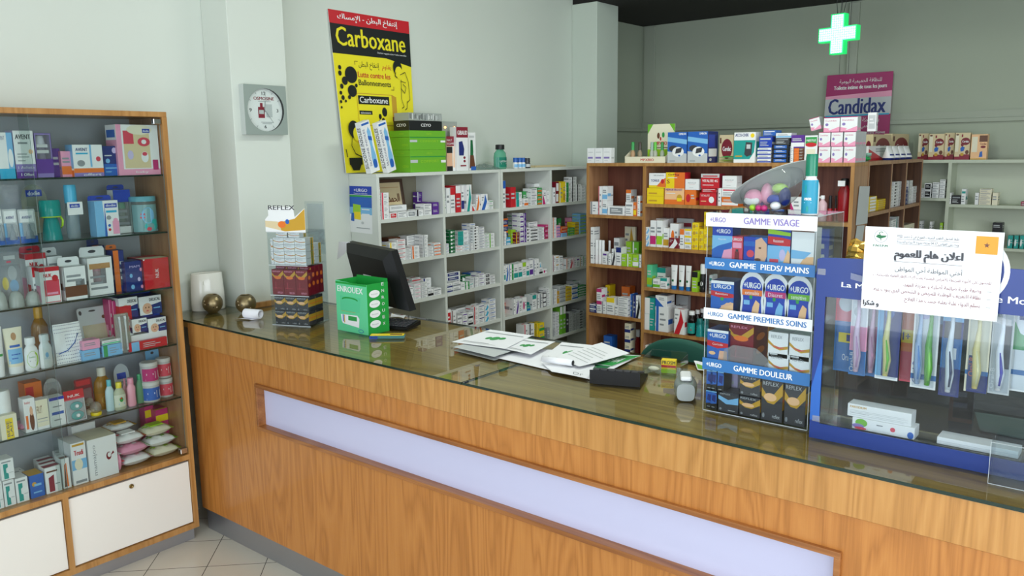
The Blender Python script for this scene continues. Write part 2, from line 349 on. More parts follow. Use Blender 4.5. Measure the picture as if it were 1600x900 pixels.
for x0, x1 in ((-3.412, -1.632), (-1.628, -.12), (-.116, CX1)):
    mb = MB(); a = x0
    if x0 < -3.3: mb.box((-3.412, CY0-.008, .932), (-3.21, 2.033, CT), GLC); a = -3.21
    g = MB(); ymx = CY1+.002
    vs = [(a, CY0-.008, .932), (x1, CY0-.008, .932), (x1, ymx, .932), (a, ymx, .932), (a, CY0-.008, CT), (x1, CY0-.008, CT), (x1, ymx, CT), (a, ymx, CT)]
    mb.add(vs, [(4, 5, 6, 7)], GLC)
    mb.add(vs, [(0, 1, 5, 4), (2, 3, 7, 6), (1, 2, 6, 5)], GLEDGE)
    if x0 < -3.3: mb.quad([(-3.412, CY0-.0083, .932), (-3.21, CY0-.0083, .932), (-3.21, CY0-.0083, CT), (-3.412, CY0-.0083, CT)], GLEDGE)
    mb.build('glass_sheet', ct)
# ================================================================== glass display cabinet
cb = thing('display_cabinet', 'tall oak framed display cabinet with glass shelves, sliding glass and white lower doors', 'cabinet', (0, 0, 0))
QX0, QX1, QY0, QY1, QZ = -3.415, -3.14, .62, 1.693, 1.793
CSH = [1.55, 1.322, 1.096, .858, .632]
for y in (QY0, QY1-.02):
    MB().box((QX0, y, .055), (QX1-.02, y+.02, QZ-.021), OAKIN).box((QX1-.02, y, .055), (QX1, y+.02, QZ-.02), OAK).build('side_panel', cb)
MB().box((QX0, QY0, QZ-.02), (QX1, QY1, QZ), OAK, bev=.001).build('top_panel', cb)
MB().box((QX0, QY0+.02, .38), (QX0+.008, QY1-.02, QZ-.02), CABG).build('back_panel', cb)
MB().box((QX0+.008, QY0+.02, .363), (QX1, QY1-.02, .385), OAK).build('base_board', cb)
MB().box((QX0+.008, QY0+.02, .055), (QX1, QY1-.02, .078), OAK).box((QX1-.03, 1.165, .078), (QX1, 1.185, .363), OAK).build('lower_frame', cb)
MB().box((QX0+.02, QY0+.01, 0), (QX1-.02, QY1-.015, .055), STEEL).build('plinth', cb)
for y0, y1, ky in ((.645, 1.163, .9), (1.187, 1.671, 1.425)):
    d = MB().box((QX1-.028, y0, .082), (QX1-.008, y1, .352), CABW, bev=.001).build('lower_door', cb)
    MB().lathe([(.009, 0), (.009, .004), (.006, .005), (.006, .003), (.0015, .003)], mat('brass_lock', '8a7448', .35, .9), 16, M=Matrix.Translation((QX1-.008, ky, .325)) @ Matrix.Rotation(PI/2, 4, 'Y')).build('lock', d)
for z in CSH:
    MB().box((QX0+.01, QY0+.021, z-.006), (QX1-.028, QY1-.021, z), GL).box((QX1-.028, QY0+.021, z-.006), (QX1-.0265, QY1-.021, z), GLEDGE).build('glass_shelf', cb)
for y0, y1, x in ((.645, 1.19, QX1-.012), (1.16, 1.67, QX1-.019)):
    MB().box((x, y0, .388), (x+.004, y1, QZ-.023), glass('cabinet_pane', 'f0f4f3', 1.38)).quad([(x-.0002, y1+.0002, .388), (x+.0042, y1+.0002, .388), (x+.0042, y1+.0002, QZ-.023), (x-.0002, y1+.0002, QZ-.023)], mat('pane_edge', '9aa8a4', .2)).build('sliding_pane', cb)
for z in (1.745, .392): MB().box((QX1-.024, 1.64, z), (QX1-.003, 1.67, z+.022), CHROME, bev=.002).build('pane_clip', cb)
# ================================================================== shelving
WX = -3.2
WSZ = [1.518, 1.283, 1.055, .83, .608, .388, .17]
def white_unit(y0, y1, yd, lab):
    t = thing('white_shelving', lab, 'shelving', (0, 0, 0), 0, 'white shelving along the poster wall')
    xb = -3.418
    for y in (y0, y1-.018): MB().box((xb, y, 0), (WX, y+.018, 1.50), WLAM, bev=.001).build('side_panel', t)
    MB().box((xb, y0, 1.50), (WX, y1, 1.518), WLAM, bev=.001).build('top_board', t)
    MB().box((xb, y0+.018, .0), (xb+.006, y1-.018, 1.5), mat('shelf_back', '8f8a76', .6)).build('back_panel', t)
    MB().box((xb+.006, yd-.009, .02), (WX-.002, yd+.009, 1.5), WLAM, bev=.001).build('divider', t)
    for z in WSZ[1:]:
        for a, b in ((y0+.018, yd-.009), (yd+.009, y1-.018)): MB().box((xb+.006, a, z-.018), (WX-.001, b, z), WLAM).build('shelf', t)
    return t
wu = white_unit(2.822, 3.803, 3.312, 'white open shelving under the yellow poster, holding medicine boxes')
white_unit(3.807, 4.80, 4.315, 'white open shelving between the poster shelving and the oak shelving')
YO = 4.3
ZR = U(1322, 348.5, 1, YO).z
def oak_unit():
    t = thing('oak_shelving', 'oak shelving with red brown back facing the counter, full of creams and vitamins', 'shelving', (0, 0, 0))
    y0, y1 = YO, YO+.225
    xs = [(-2.915, 'side_panel'), (-2.512, 'divider'), (-1.725, 'divider'), (-1.316, 'side_panel')]
    for x, n in xs:
        MB().box((x, y0, 0), (x+.019, y0+.003, 1.526), OAK).box((x, y0+.003, 0), (x+.019, y1, 1.526), OAKIN).build(n, t)
    MB().box((-2.915, y0, 1.526), (-1.297, y1, 1.545), OAK, bev=.001).build('top_board', t)
    MB().box((-2.896, y1-.006, 0), (-1.316, y1, 1.526), SAPELE).build('back_panel', t)
    for a, b, zs in ((-2.896, -2.512, (1.227, .916, .6, .3)), (-2.493, -1.725, (1.306, 1.049, .801, .538, .28)), (-1.706, -1.316, (ZR, .93, .538, .28))):
        for z in zs: MB().box((a, y0+.001, z-.019), (b, y1-.006, z), OAKIN).box((a, y0, z-.019), (b, y0+.002, z), OAK).build('shelf', t)
    return t
oak_unit()
RX = -1.297
def run_unit():
    t = thing('oak_side_shelving', 'darker oak shelving running back from the front oak unit towards the far wall', 'shelving', (0, 0, 0))
    y0, y1, xb = YO+.227, 5.66, RX-.24
    for y, n in ((y0, 'side_panel'), (4.96, 'divider'), (5.275, 'divider'), (y1-.02, 'side_panel')):
        MB().box((xb, y, 0), (RX, y+.019, 1.526), DKWOOD).box((RX, y, 0), (RX+.002, y+.019, 1.526), OAKIN).build(n, t)
    MB().box((xb, y0, 1.526), (RX+.002, y1, 1.545), OAKIN).build('top_board', t)
    MB().box((xb, y0+.019, 0), (xb+.006, y1-.02, 1.526), DKWOOD).build('back_panel', t)
    for a, b in ((y0+.019, 4.96), (4.979, 5.275), (5.294, y1-.02)):
        for z in (1.273, 1.06, .83, .6, .35): MB().box((xb+.006, a, z-.019), (RX, b, z), OAKIN).build('shelf', t)
    return t
run_unit()
def back_unit():
    t = thing('white_shelving', 'white open shelving against the far wall below the cereal boxes', 'shelving', (0, 0, 0))
    y0, y1 = 5.9, 6.07; x0, x1 = -1.62, .9; m = mat('back_shelf_white', 'c2c9b6', .5)
    for x in (x0, -1.2, -.35, .45, x1-.02): MB().box((x, y0, 0), (x+.02, y1, 1.514), m).build('side_panel' if x in (x0, x1-.02) else 'divider', t)
    MB().box((x0, y0, 1.514), (x1, y1, 1.534), m).build('top_board', t)
    MB().box((x0+.02, y1-.006, 0), (x1-.02, y1, 1.514), m).build('back_panel', t)
    for a, b, zs in ((x0+.02, -1.2, (1.288, 1.06, .8)), (-1.18, -.35, (1.251, .985, .7)), (-.33, .45, (1.251, .985, .7)), (.47, x1-.02, (1.251, .985))):
        for z in zs: MB().box((a, y0, z-.018), (b, y1-.006, z), m).build('shelf', t)
back_unit()
# ================================================================== cartons
STY = {'n': 'plain', 'b': 'banded', 's': 'striped', 't': 'cornered', 'k': 'fronted', 'o': 'dotted', 'w': 'swirled', 'p': 'printed', 'h': 'topped', 'm': 'panelled'}
def lines(x0, x1, ys, col, h=.05):
    r = random.Random(len(ys)*7 + int(x0*100)); out = []
    for y in ys: out.append(('r', x0, y, x0+(x1-x0)*r.uniform(.55, 1), y+h, col))
    return out
def spec(name):
    b, a, s = name.split('/')[:3]
    dk = 'grey' if b in ('white', 'cream', 'lightgrey', 'yellow', 'lightblue', 'beige', 'pink') else 'lightgrey'
    F = {'n': lines(.1, .8, (.62, .42), dk, .09),
      'b': [('r', 0, .1, 1, .42, a)] + lines(.1, .85, (.68, .55), dk, .07),
      's': [('r', .06, 0, .26, 1, a)] + lines(.36, .92, (.66, .45, .25), dk, .07),
      't': [('p', ((0, 0), (.75, 0), (0, .8)), a)] + lines(.3, .9, (.75, .6), dk, .07),
      'k': [('r', .12, .14, .88, .86, a)] + lines(.22, .78, (.6, .42), 'white', .08),
      'o': [('e', .32, .45, .2, .28, a)] + lines(.58, .95, (.6, .42), dk, .08),
      'w': [('p', ((0, 0), (.5, 0), (.9, .5), (.6, 1), (.45, .55)), a)] + lines(.08, .4, (.75, .6), dk, .06),
      'p': lines(.08, .92, (.7,), a, .14) + lines(.08, .8, (.46, .3, .16), dk, .06),
      'h': [('r', 0, .72, 1, 1, a)] + lines(.12, .9, (.48, .34, .2), dk, .06),
      'm': [('r', 0, 0, .5, 1, a)] + lines(.56, .95, (.66, .48, .3), dk, .07)}[s]
    S = [('r', .04, .3, .6, .5, a), ('r', .66, .3, .95, .4, dk)] if s != 'n' else lines(.05, .9, (.6, .4), dk, .08)
    return dict(base=b, f=F, s=S, t=[('r', .2, .3, .8, .5, a if s != 'n' else dk)])
DS = {}
_C = {}
def carton(w, d, h, des, bev=.0006, q=.001):
    w, d, h = (max(q, round(a/q)*q) for a in (w, d, h)); k = (des, round(w, 4), round(d, 4), round(h, 4))
    if k in _C: return _C[k]
    D = DS.get(des) or spec(des); mb = MB()
    mb.box((-w/2, 0, 0), (w/2, d, h), D['base'], bev=bev)
    mb.art(D.get('f', []), w, h, Fr(w)); mb.art(D.get('s', []), d, h, Rt(w)); mb.art(D.get('l', D.get('s', [])), d, h, Lt(w, d)); mb.art(D.get('t', []), w, d, Tp(w, h))
    me = mb.mesh('medicine_box'); _C[k] = me; return me
class Plane:
    lim = None; dmax = None
    "a row of goods standing on a shelf; ax/val is the plane of the shelf's front edge, z its top, goods face the viewer side"
    def __init__(s, ax, val, z, dirn):
        s.ax, s.val, s.z, s.d = ax, val, z, dirn    # dirn: +1 plane moves deeper with larger coordinate, -1 the other way
    def rz(s): return PI/2 if s.ax == 0 else 0
    def rect(s, px0, py0, px1, back=0, z=None):
        v = s.val + s.d*back; z = s.z if z is None else z; pm = py0+12; o = 1-s.ax
        a = U(px0, pm, s.ax, v); b = U(px1, pm, s.ax, v); t = U((px0+px1)/2, py0, s.ax, v)
        w = b[o]-a[o]; c = (a[o]+b[o])/2; h = t.z-z
        if s.lim: w = min(w, s.lim[1]-s.lim[0]-.002); c = min(max(c, s.lim[0]+w/2+.001), s.lim[1]-w/2-.001)
        loc = Vector((0, 0, z)); loc[s.ax] = v; loc[o] = c
        return w, h, loc
    def box(s, px0, py0, px1, des, lab, dep=.06, back=.012, z=None, name='medicine_box', cat='medicine box', tilt=0, group=None, shrink=.0008):
        w, h, loc = s.rect(px0, py0, px1, back, z)
        if s.dmax: dep = min(dep, s.dmax-back)
        return place(carton(w-shrink, dep, h-.0004, des), name, None, loc + Vector((0, 0, .0002)), s.rz()+tilt, label=lab, cat=cat, group=group)
ORD = ['top one', 'second from top', 'third from top', 'fourth from top', 'fifth from top', 'sixth from top', 'seventh from top', 'eighth from top', 'ninth from top']
NTH = ['first', 'second', 'third', 'fourth', 'fifth', 'sixth', 'seventh', 'eighth', 'ninth', 'tenth', 'eleventh', 'twelfth', 'thirteenth', 'fourteenth']
def describe(des):
    b, a, s = des.split('/')[:3]
    fix = {'lightgrey': 'light-grey', 'lightblue': 'light-blue', 'darkgreen': 'dark-green', 'darkred': 'dark-red'}
    b = fix.get(b, b); a = fix.get(a, a)
    return f'plain {b} box' if s == 'n' else f'{b} box {a}-{STY[s]}'
PEND = []
def cell(pl, where, stacks, group, name='medicine_box', cat='medicine box', D=.07, lo=None, hi=None, dmax=.198, defer=False):
    "stacks: (px0, px1, pyTop, n, design[, back, depth]); kept inside the bay and clear of one another"
    o = 1-pl.ax; done = []
    order = sorted(range(len(stacks)), key=lambda i: (stacks[i][5] if len(stacks[i]) > 5 else .012))
    res = {}
    for i in order:
        st = stacks[i]; px0, px1, py, n, des = st[:5]; back = st[5] if len(st) > 5 else .012; dep = st[6] if len(st) > 6 else D
        for _ in range(6):
            w, h, loc = pl.rect(px0, py, px1, back); c0, c1 = loc[o]-w/2, loc[o]+w/2
            if lo is not None:
                c0 = max(c0, lo+.001); c1 = min(c1, hi-.001)
            hit = None
            for a0, a1, b0, b1 in done:
                ov = min(c1, a1)-max(c0, a0)
                if ov > 0 and back < b1 and back+dep > b0:
                    if ov < .4*(c1-c0) or ov < .012:
                        if (c0+c1) > (a0+a1): c0 = a1+.0006
                        else: c1 = a0-.0006
                    elif b0 > back+.02: dep = b0-back-.001
                    else: hit = b1+.001
            if hit is None: break
            back = hit
        dep = min(dep, dmax-back)
        if dep < .008 or c1-c0 < .006 or h < .008: continue
        done.append((c0, c1, back, back+dep)); res[i] = (c0, c1, h, back, dep)
    jit = random.Random(len(where)*13)
    for k, i in enumerate(sorted(res, key=lambda i: res[i][0]+res[i][1])):
        c0, c1, h, back, dep = res[i]; px0, px1, py, n, des = stacks[i][:5]; hh = h/n
        for j in range(n):
            L = Vector((0, 0, pl.z+.0003+hh*(n-1-j))); L[o] = (c0+c1)/2; L[pl.ax] = pl.val+pl.d*(back+jit.uniform(0, .0025 if n > 1 else 0))
            pos = f'{ORD[j]} of {NTH[k]} stack' if n > 1 else f'{NTH[k]} along'
            item = ((px1-px0)*40*hh*(1-.3*(back > .03)), (c1-c0-.0012, max(dep-.003, .006), hh-.0006, des), L, pl.rz(), f'{describe(des)}, {pos} {where}', name, cat, group)
            if defer: PEND.append(item)
            else: put(item)
def put(it):
    _, (w, d, h, des), L, rz, lab, name, cat, group = it
    place(carton(w, d, h, des, q=.0005), name, None, L, rz, label=lab, cat=cat, group=group)
def flush(most=300):
    "past about 300 in view the smallest ones share one object"
    PEND.sort(key=lambda a: -a[0])
    for it in PEND[:most]: put(it)
    mb = MB()
    for it in PEND[most:]:
        me = carton(*it[1], q=.0005); M = Matrix.Translation(it[2]) @ Matrix.Rotation(it[3], 4, 'Z'); k = len(mb.v)
        mb.v += [tuple(M @ v.co) for v in me.vertices]
        for p in me.polygons: mb.f.append(tuple(k+a for a in p.vertices)); mb.m.append(mb.mi(me.materials[p.material_index])); mb.sm.append(False)
    mb.build('medicine_boxes', kind='stuff', label='many more small medicine boxes filling the gaps on the white shelving', cat='medicine boxes')
# ------------------------------------------------------------------ white shelving by the poster
def wp(i): return Plane(0, WX, WSZ[i], -1)
G = 'medicine boxes on the white shelving'
w1, w2, w3, w4 = 'under the green boxes', 'under the knee supports', 'under the mouthwash', 'beside the oak unit'
cell(wp(1), 'top shelf '+w1, [(588.5, 594.5, 293, 6, 'white/red/p'), (596, 608, 301, 4, 'white/rose/s'), (609, 621, 332.5, 1, 'white/red/k'), (622, 636, 331, 1, 'white/grey/p'), (637, 650, 329.5, 1, 'white/grey/k'),
  (651, 662, 327.5, 1, 'white/black/s'), (663, 675, 318.5, 2, 'white/grey/p'), (609, 636, 320.5, 2, 'white/grey/n', .055, .055), (676, 686, 316, 2, 'purple/violet/n', .02, .14), (652, 674, 299.5, 3, 'purple/white/s', .1, .09)], G, defer=True, lo=2.84, hi=3.303)
cell(wp(1), 'top shelf '+w2, [(692, 697, 310, 2, 'white/green/p'), (697.5, 703, 294, 1, 'white/grey/n', .01, .1), (703.5, 711, 293.5, 1, 'white/red/h', .01, .1), (712, 720, 290, 1, 'red/white/h', .01, .1),
  (720.5, 728, 289.5, 1, 'white/navy/b', .03, .1), (729, 737, 288.5, 1, 'white/teal/w', .01, .1), (738, 743.5, 319, 1, 'white/red/t'), (744, 751.5, 304, 1, 'white/orange/w', .03, .08), (752, 763, 303, 1, 'white/blue/w', .02, .08), (764, 771, 313, 2, 'white/green/p')], G, defer=True, lo=3.321, hi=3.785)
cell(wp(1), 'top shelf '+w3, [(784, 790, 282.5, 1, 'white/blue/h'), (798, 806, 292.5, 1, 'red/darkred/n'), (806.5, 816, 300.5, 2, 'white/teal/m'), (817, 825, 299, 1, 'green/white/b', .05), (819, 825.5, 310, 1, 'white/orange/b', .005, .04),
  (830, 839.5, 294.5, 3, 'white/grey/p'), (840, 847, 293.5, 4, 'green/orange/b'), (835, 851, 286.5, 1, 'white/grey/p', .09), (848, 854, 297, 1, 'white/magenta/t'), (855, 860, 298, 2, 'white/grey/n')], G, defer=True, lo=3.825, hi=4.306)
cell(wp(1), 'top shelf '+w4, [(864.5, 868, 293, 1, 'white/green/n', .005), (868.5, 873.5, 284, 2, 'darkred/white/k'), (874, 879.5, 285.5, 1, 'yellow/white/s', .02), (880, 884.5, 283.5, 1, 'yellow/gold/b', .02), (885, 892.5, 285, 4, 'white/green/m'),
  (893.5, 901, 276.5, 7, 'white/black/s'), (901.5, 908.5, 288, 5, 'white/black/s'), (909, 915, 290, 5, 'white/grey/p')], G, defer=True, lo=4.324, hi=4.782)
cell(wp(2), 'second shelf '+w1, [(594, 608, 378.5, 3, 'purple/violet/p', .06), (609, 620.5, 379, 4, 'white/yellow/s'), (621, 634, 374, 5, 'white/red/p'), (635, 643, 388, 4, 'white/grey/p'), (644, 656, 384.5, 3, 'white/orange/s'),
  (636, 659, 367.5, 4, 'white/grey/p', .07), (661, 669, 367, 6, 'white/grey/s'), (670, 678, 385, 3, 'white/grey/p'), (679, 689, 379.5, 4, 'white/orange/b'), (608, 626, 371, 2, 'brown/orange/b', .1)], G, defer=True, lo=2.84, hi=3.303)
cell(wp(2), 'second shelf '+w2, [(693, 702, 381, 3, 'white/violet/p'), (703, 711.5, 359.5, 6, 'darkgreen/white/o'), (712.5, 724, 384, 2, 'white/red/p'), (714, 734, 361, 4, 'white/teal/m', .05), (725, 733.5, 383, 2, 'white/lightblue/p', .004, .03),
  (734, 740, 380, 2, 'white/grey/s', .004, .03), (734.5, 745, 349, 7, 'white/blue/p', .04), (740.5, 748, 353.5, 8, 'white/black/o', .004, .03), (748.5, 757, 354.5, 8, 'white/navy/p'), (757.5, 764, 365, 5, 'white/green/p'), (764.5, 773, 364.5, 4, 'white/leaf/s')], G, defer=True, lo=3.321, hi=3.785)
cell(wp(2), 'second shelf '+w3, [(784, 791.5, 362, 4, 'white/black/s', .004, .05), (792, 798, 371, 2, 'cyan/white/b', .004, .05), (784.5, 799, 341, 4, 'navy/orange/h', .06), (799, 806, 359, 1, 'lime/white/n', .03), (805, 812, 333.5, 6, 'white/green/s', .03), (813, 818, 333, 6, 'white/purple/b'),
  (806.5, 812, 363, 3, 'darkred/yellow/s', .004, .03), (818.5, 822.5, 333, 5, 'purple/white/s'), (823, 829, 356, 4, 'white/black/o'), (829.5, 840, 356, 4, 'white/black/b'), (826, 851, 346, 3, 'white/grey/p', .07), (841, 850.5, 355, 4, 'white/grey/p'), (852, 858, 351, 3, 'magenta/maroon/b', .02), (853, 858, 331, 2, 'maroon/white/b', .09)], G, defer=True, lo=3.825, hi=4.306)
cell(wp(2), 'second shelf '+w4, [(864, 869.5, 340, 6, 'white/orange/s'), (870, 877, 352, 4, 'pink/violet/b'), (872, 877, 341, 1, 'green/lime/n', .1), (877.5, 889, 354, 3, 'orange/red/b'), (878, 886, 364, 1, 'lightblue/white/n', .0, .015), (889.5, 898, 356, 3, 'green/lime/b', .004, .05),
  (885, 904, 340.5, 2, 'pink/magenta/b', .08, .06), (898.5, 906, 347, 4, 'yellow/gold/b', .02), (906.5, 915.5, 333.5, 6, 'lightblue/lime/b')], G, defer=True, lo=4.324, hi=4.782)
cell(wp(3), 'third shelf '+w1, [(622, 634, 455, 1, 'white/grey/p'), (634.5, 647, 449, 2, 'white/grey/p', .02), (636, 648, 443.5, 3, 'white/grey/n', .08), (648, 658, 443.5, 4, 'white/pink/p'), (659, 668, 441, 4, 'white/grey/p', .01), (640, 660, 434, 5, 'white/red/b', .1), (661, 674, 434.5, 4, 'white/navy/s', .05), (669, 677.5, 451.5, 1, 'white/black/b'), (678, 690, 450.5, 1, 'white/grey/p')], G, defer=True, lo=2.84, hi=3.303)
cell(wp(3), 'third shelf '+w2, [(696, 708, 443, 2, 'white/navy/b'), (708.5, 720, 440, 2, 'white/grey/b'), (697, 719.5, 425.5, 4, 'white/navy/k', .06), (720.5, 728, 441, 1, 'white/grey/n'), (723, 738, 430, 2, 'darkgreen/white/t', .05), (728.5, 734, 440, 2, 'green/white/m', .004, .04), (734.5, 740, 442, 1, 'white/teal/p'),
  (733, 752, 426, 2, 'blue/white/b', .08), (740.5, 748, 433, 3, 'white/grey/s'), (748.5, 758, 427, 3, 'white/purple/p', .02), (758.5, 766, 428, 3, 'white/black/k'), (766.5, 774, 430, 3, 'white/black/p')], G, defer=True, lo=3.321, hi=3.785)
cell(wp(3), 'third shelf '+w3, [(784.5, 790, 415.5, 1, 'white/teal/b'), (790.5, 795, 414, 1, 'white/blue/w'), (795.5, 800, 413, 1, 'white/blue/s'), (800.5, 802.5, 413, 1, 'green/white/n'), (803, 809.5, 413, 1, 'white/teal/b'), (810, 816, 411.5, 1, 'white/teal/b'), (816.5, 822, 410, 1, 'white/lime/h'), (822.5, 827, 410, 1, 'white/teal/b'),
  (827.5, 833, 406.5, 1, 'white/purple/b'), (833.5, 838, 406, 1, 'white/navy/s'), (838.5, 842, 404, 1, 'white/grey/n'), (842.5, 848, 418, 1, 'white/black/b'), (848.5, 855, 420, 1, 'white/magenta/o'), (840, 852, 409.5, 1, 'white/cyan/w', .08)], G, defer=True, lo=3.825, hi=4.306)
cell(wp(3), 'third shelf '+w4, [(864, 868.5, 399.5, 2, 'white/maroon/s'), (869, 874, 399, 2, 'white/gold/p'), (874.5, 880, 400, 2, 'white/grey/p'), (885, 890, 404, 1, 'white/orange/s'), (890.5, 895.5, 403.5, 1, 'white/rose/w'), (896, 900.5, 402.5, 1, 'white/pink/s'), (901, 905.5, 402, 1, 'white/purple/p'), (906, 910.5, 401, 1, 'white/gold/s'), (911, 916, 400, 1, 'white/green/s')], G, defer=True, lo=4.324, hi=4.782)
cell(wp(4), 'fourth shelf '+w2, [(697, 705, 484, 1, 'white/red/k'), (706, 713, 485, 1, 'white/brown/s'), (715, 722, 493, 1, 'white/grey/p'), (723, 731, 489, 2, 'white/purple/p'), (732, 739.5, 488, 2, 'white/black/b'), (713, 739, 480, 3, 'white/grey/n', .06), (740.5, 748, 479, 4, 'white/red/s'), (748.5, 757, 476, 3, 'white/navy/p', .01), (758, 764.5, 476, 3, 'white/cyan/w'), (765, 775, 467.5, 5, 'white/blue/p')], G, defer=True, lo=3.321, hi=3.785)
cell(wp(4), 'fourth shelf '+w3, [(784.5, 789.5, 478, 1, 'white/navy/h'), (785, 799, 472, 2, 'orange/red/h', .07), (801, 806, 467.5, 1, 'white/grey/s'), (806.5, 811, 467, 1, 'white/purple/w'), (811.5, 816, 467, 1, 'white/grey/p'), (816.5, 823, 464.5, 1, 'white/magenta/o'), (823.5, 829, 478, 1, 'teal/blue/b'), (832, 838, 461, 1, 'white/teal/h'), (838.5, 843, 460, 1, 'white/black/s'),
  (843.5, 848, 459, 1, 'white/grey/m'), (848.5, 854, 458, 3, 'charcoal/white/k'), (854.5, 861, 450, 4, 'white/grey/p')], G, defer=True, lo=3.825, hi=4.306)
cell(wp(4), 'fourth shelf '+w4, [(864, 870.5, 452, 4, 'white/grey/s'), (871, 874, 455, 1, 'gold/grey/n'), (874.5, 884, 446.5, 4, 'lightgrey/grey/b'), (884.5, 893.5, 448.5, 4, 'yellow/gold/b'), (894, 903, 445, 3, 'white/blue/b'), (897, 912, 438.5, 2, 'white/darkgreen/b', .09), (903.5, 916, 446, 5, 'green/white/b')], G, defer=True, lo=4.324, hi=4.782)
cell(wp(5), 'fifth shelf '+w3, [(819, 826, 507, 1, 'white/rose/s'), (827, 835, 506, 1, 'white/black/s'), (837, 842, 505, 2, 'yellow/black/s'), (843, 851, 504.5, 2, 'yellow/green/b'), (855, 860, 512, 1, 'grey/charcoal/n')], G, defer=True, lo=3.825, hi=4.306)
cell(wp(5), 'fifth shelf '+w4, [(864, 868, 514, 1, 'lightgrey/grey/s'), (868.5, 874, 488, 7, 'white/grey/p'), (875, 879, 479.5, 1, 'leaf/white/h'), (880, 884, 478, 1, 'leaf/white/h'), (885, 889, 490, 1, 'charcoal/grey/n'), (889.5, 894, 487.5, 5, 'lightgrey/grey/p'), (894.5, 900, 491, 6, 'lightgrey/grey/k'), (900.5, 905.5, 489, 6, 'lightgrey/grey/s'), (906, 910.5, 484, 7, 'lightgrey/charcoal/b'), (911, 916, 485, 7, 'lightgrey/grey/p')], G, defer=True, lo=4.324, hi=4.782)
# ------------------------------------------------------------------ oak unit
def op(z): return Plane(1, YO, z, 1)
flush()
G = 'boxes on the oak shelving'
o1, o2, o3 = 'in narrow oak bay', 'in wide oak bay', 'in end oak bay'
cell(op(1.227), 'top shelf '+o1, [(922, 934, 315, 1, 'white/grey/s'), (935, 940.5, 291, 1, 'white/rose/s'), (941, 949, 291, 2, 'white/lightblue/b'), (949.5, 976, 322.5, 1, 'white/grey/k'), (977, 989, 316, 1, 'white/grey/p'), (978, 986, 296.5, 2, 'white/orange/h', .04), (989.5, 994, 316, 1, 'orange/yellow/b'), (994.5, 1000, 306, 2, 'white/orange/s')], G, 'skincare_box', 'pharmacy box', dmax=.214, lo=-2.896, hi=-2.512)
cell(op(.916), 'second shelf '+o1, [(922.5, 928, 355, 3, 'white/grey/n', .008), (941.5, 948.5, 393, 1, 'white/purple/p', .008, .03), (949, 955, 396, 1, 'white/grey/s', .008, .03), (955.5, 962, 389, 1, 'white/charcoal/w', .008), (962.5, 970.5, 386.5, 1, 'white/navy/h', .008), (971, 979, 397, 1, 'lime/green/n', .008), (979.5, 988, 397, 1, 'lime/white/s', .008, .08),
  (978, 987, 377.5, 1, 'lime/white/b', .1), (988.5, 997.5, 398, 1, 'lime/white/b', .008, .08), (988, 998, 378, 1, 'leaf/white/s', .1), (998, 1002, 398, 1, 'white/blue/s', .008), (959, 967.5, 372, 1, 'white/grey/p', .1), (976, 993, 354, 1, 'cream/gold/w', .18, .02)], G, 'skincare_box', 'pharmacy box', dmax=.214, lo=-2.896, hi=-2.512)
cell(op(.6), 'third shelf '+o1, [(920.5, 931, 475, 2, 'navy/white/h', .008), (932, 940, 451, 2, 'white/magenta/h', .008), (940.5, 947, 471, 1, 'white/grey/s', .008), (947.5, 960, 465, 1, 'white/yellow/h', .008), (960.5, 965, 477, 1, 'white/grey/p', .008), (965.5, 981, 465, 4, 'white/grey/p', .008), (971, 984, 448, 1, 'orange/white/b', .13), (982, 988, 459.5, 1, 'blue/white/s', .03), (988.5, 993, 462, 1, 'navy/grey/s', .008),
  (993.5, 1001, 462, 1, 'white/black/w', .008), (946, 953, 445.5, 1, 'yellow/gold/b', .14)], G, 'skincare_box', 'pharmacy box', dmax=.214, lo=-2.896, hi=-2.512)
cell(op(.3), 'bottom shelf '+o1, [(976, 985, 505.5, 4, 'cream/navy/b', .02), (943, 956, 525, 1, 'blue/navy/b', .06)], G, 'skincare_box', 'pharmacy box', dmax=.214, lo=-2.896, hi=-2.512)
cell(op(1.049), 'second shelf '+o2, [(1007, 1015, 355, 3, 'white/lightblue/w', .008), (1016, 1025, 344.5, 1, 'white/magenta/b', .008), (1026, 1035, 344.5, 1, 'white/lime/b', .008), (1036, 1045, 356.5, 1, 'white/gold/b', .02), (1022, 1044, 341.5, 1, 'white/grey/p', .13), (1047, 1060, 349.5, 1, 'white/orange/o', .03), (1045, 1060.5, 372, 1, 'darkred/white/w', .003, .025), (1057, 1083, 341.5, 1, 'lightgrey/maroon/p', .19, .02),
  (1061, 1069, 358, 1, 'white/orange/h', .012), (1069.5, 1080, 358, 3, 'white/yellow/h', .012), (1081, 1091.5, 348, 4, 'yellow/gold/o', .012), (1092, 1099, 358, 3, 'yellow/gold/o', .012), (1099.5, 1106, 331, 4, 'yellow/gold/o', .012)], G, 'skincare_box', 'pharmacy box', dmax=.214, lo=-2.493, hi=-1.725)
cell(op(.801), 'third shelf '+o2, [(1009, 1019, 414, 1, 'mint/lime/b', .03), (1020, 1031, 436, 1, 'white/leaf/b', .008, .05), (1031.5, 1042, 434.5, 1, 'white/teal/h', .008, .05), (1021.5, 1040, 418, 1, 'white/teal/h', .09), (1081, 1090, 424.5, 1, 'lime/black/h', .012), (1108, 1113, 430, 1, 'white/teal/p', .012)], G, 'skincare_box', 'pharmacy box', dmax=.214, lo=-2.493, hi=-1.725)
cell(op(.538), 'fourth shelf '+o2, [(1006.5, 1023, 465.5, 2, 'teal/white/m', .008, .1), (1024, 1044, 479, 1, 'white/blue/s', .008, .1), (1056, 1075, 461.5, 1, 'lightgrey/black/o', .16, .04), (1049, 1066, 478, 1, 'white/grey/p', .1), (1053.5, 1070, 483.5, 1, 'white/red/w', .004, .05)], G, 'skincare_box', 'pharmacy box', dmax=.214, lo=-2.493, hi=-1.725)
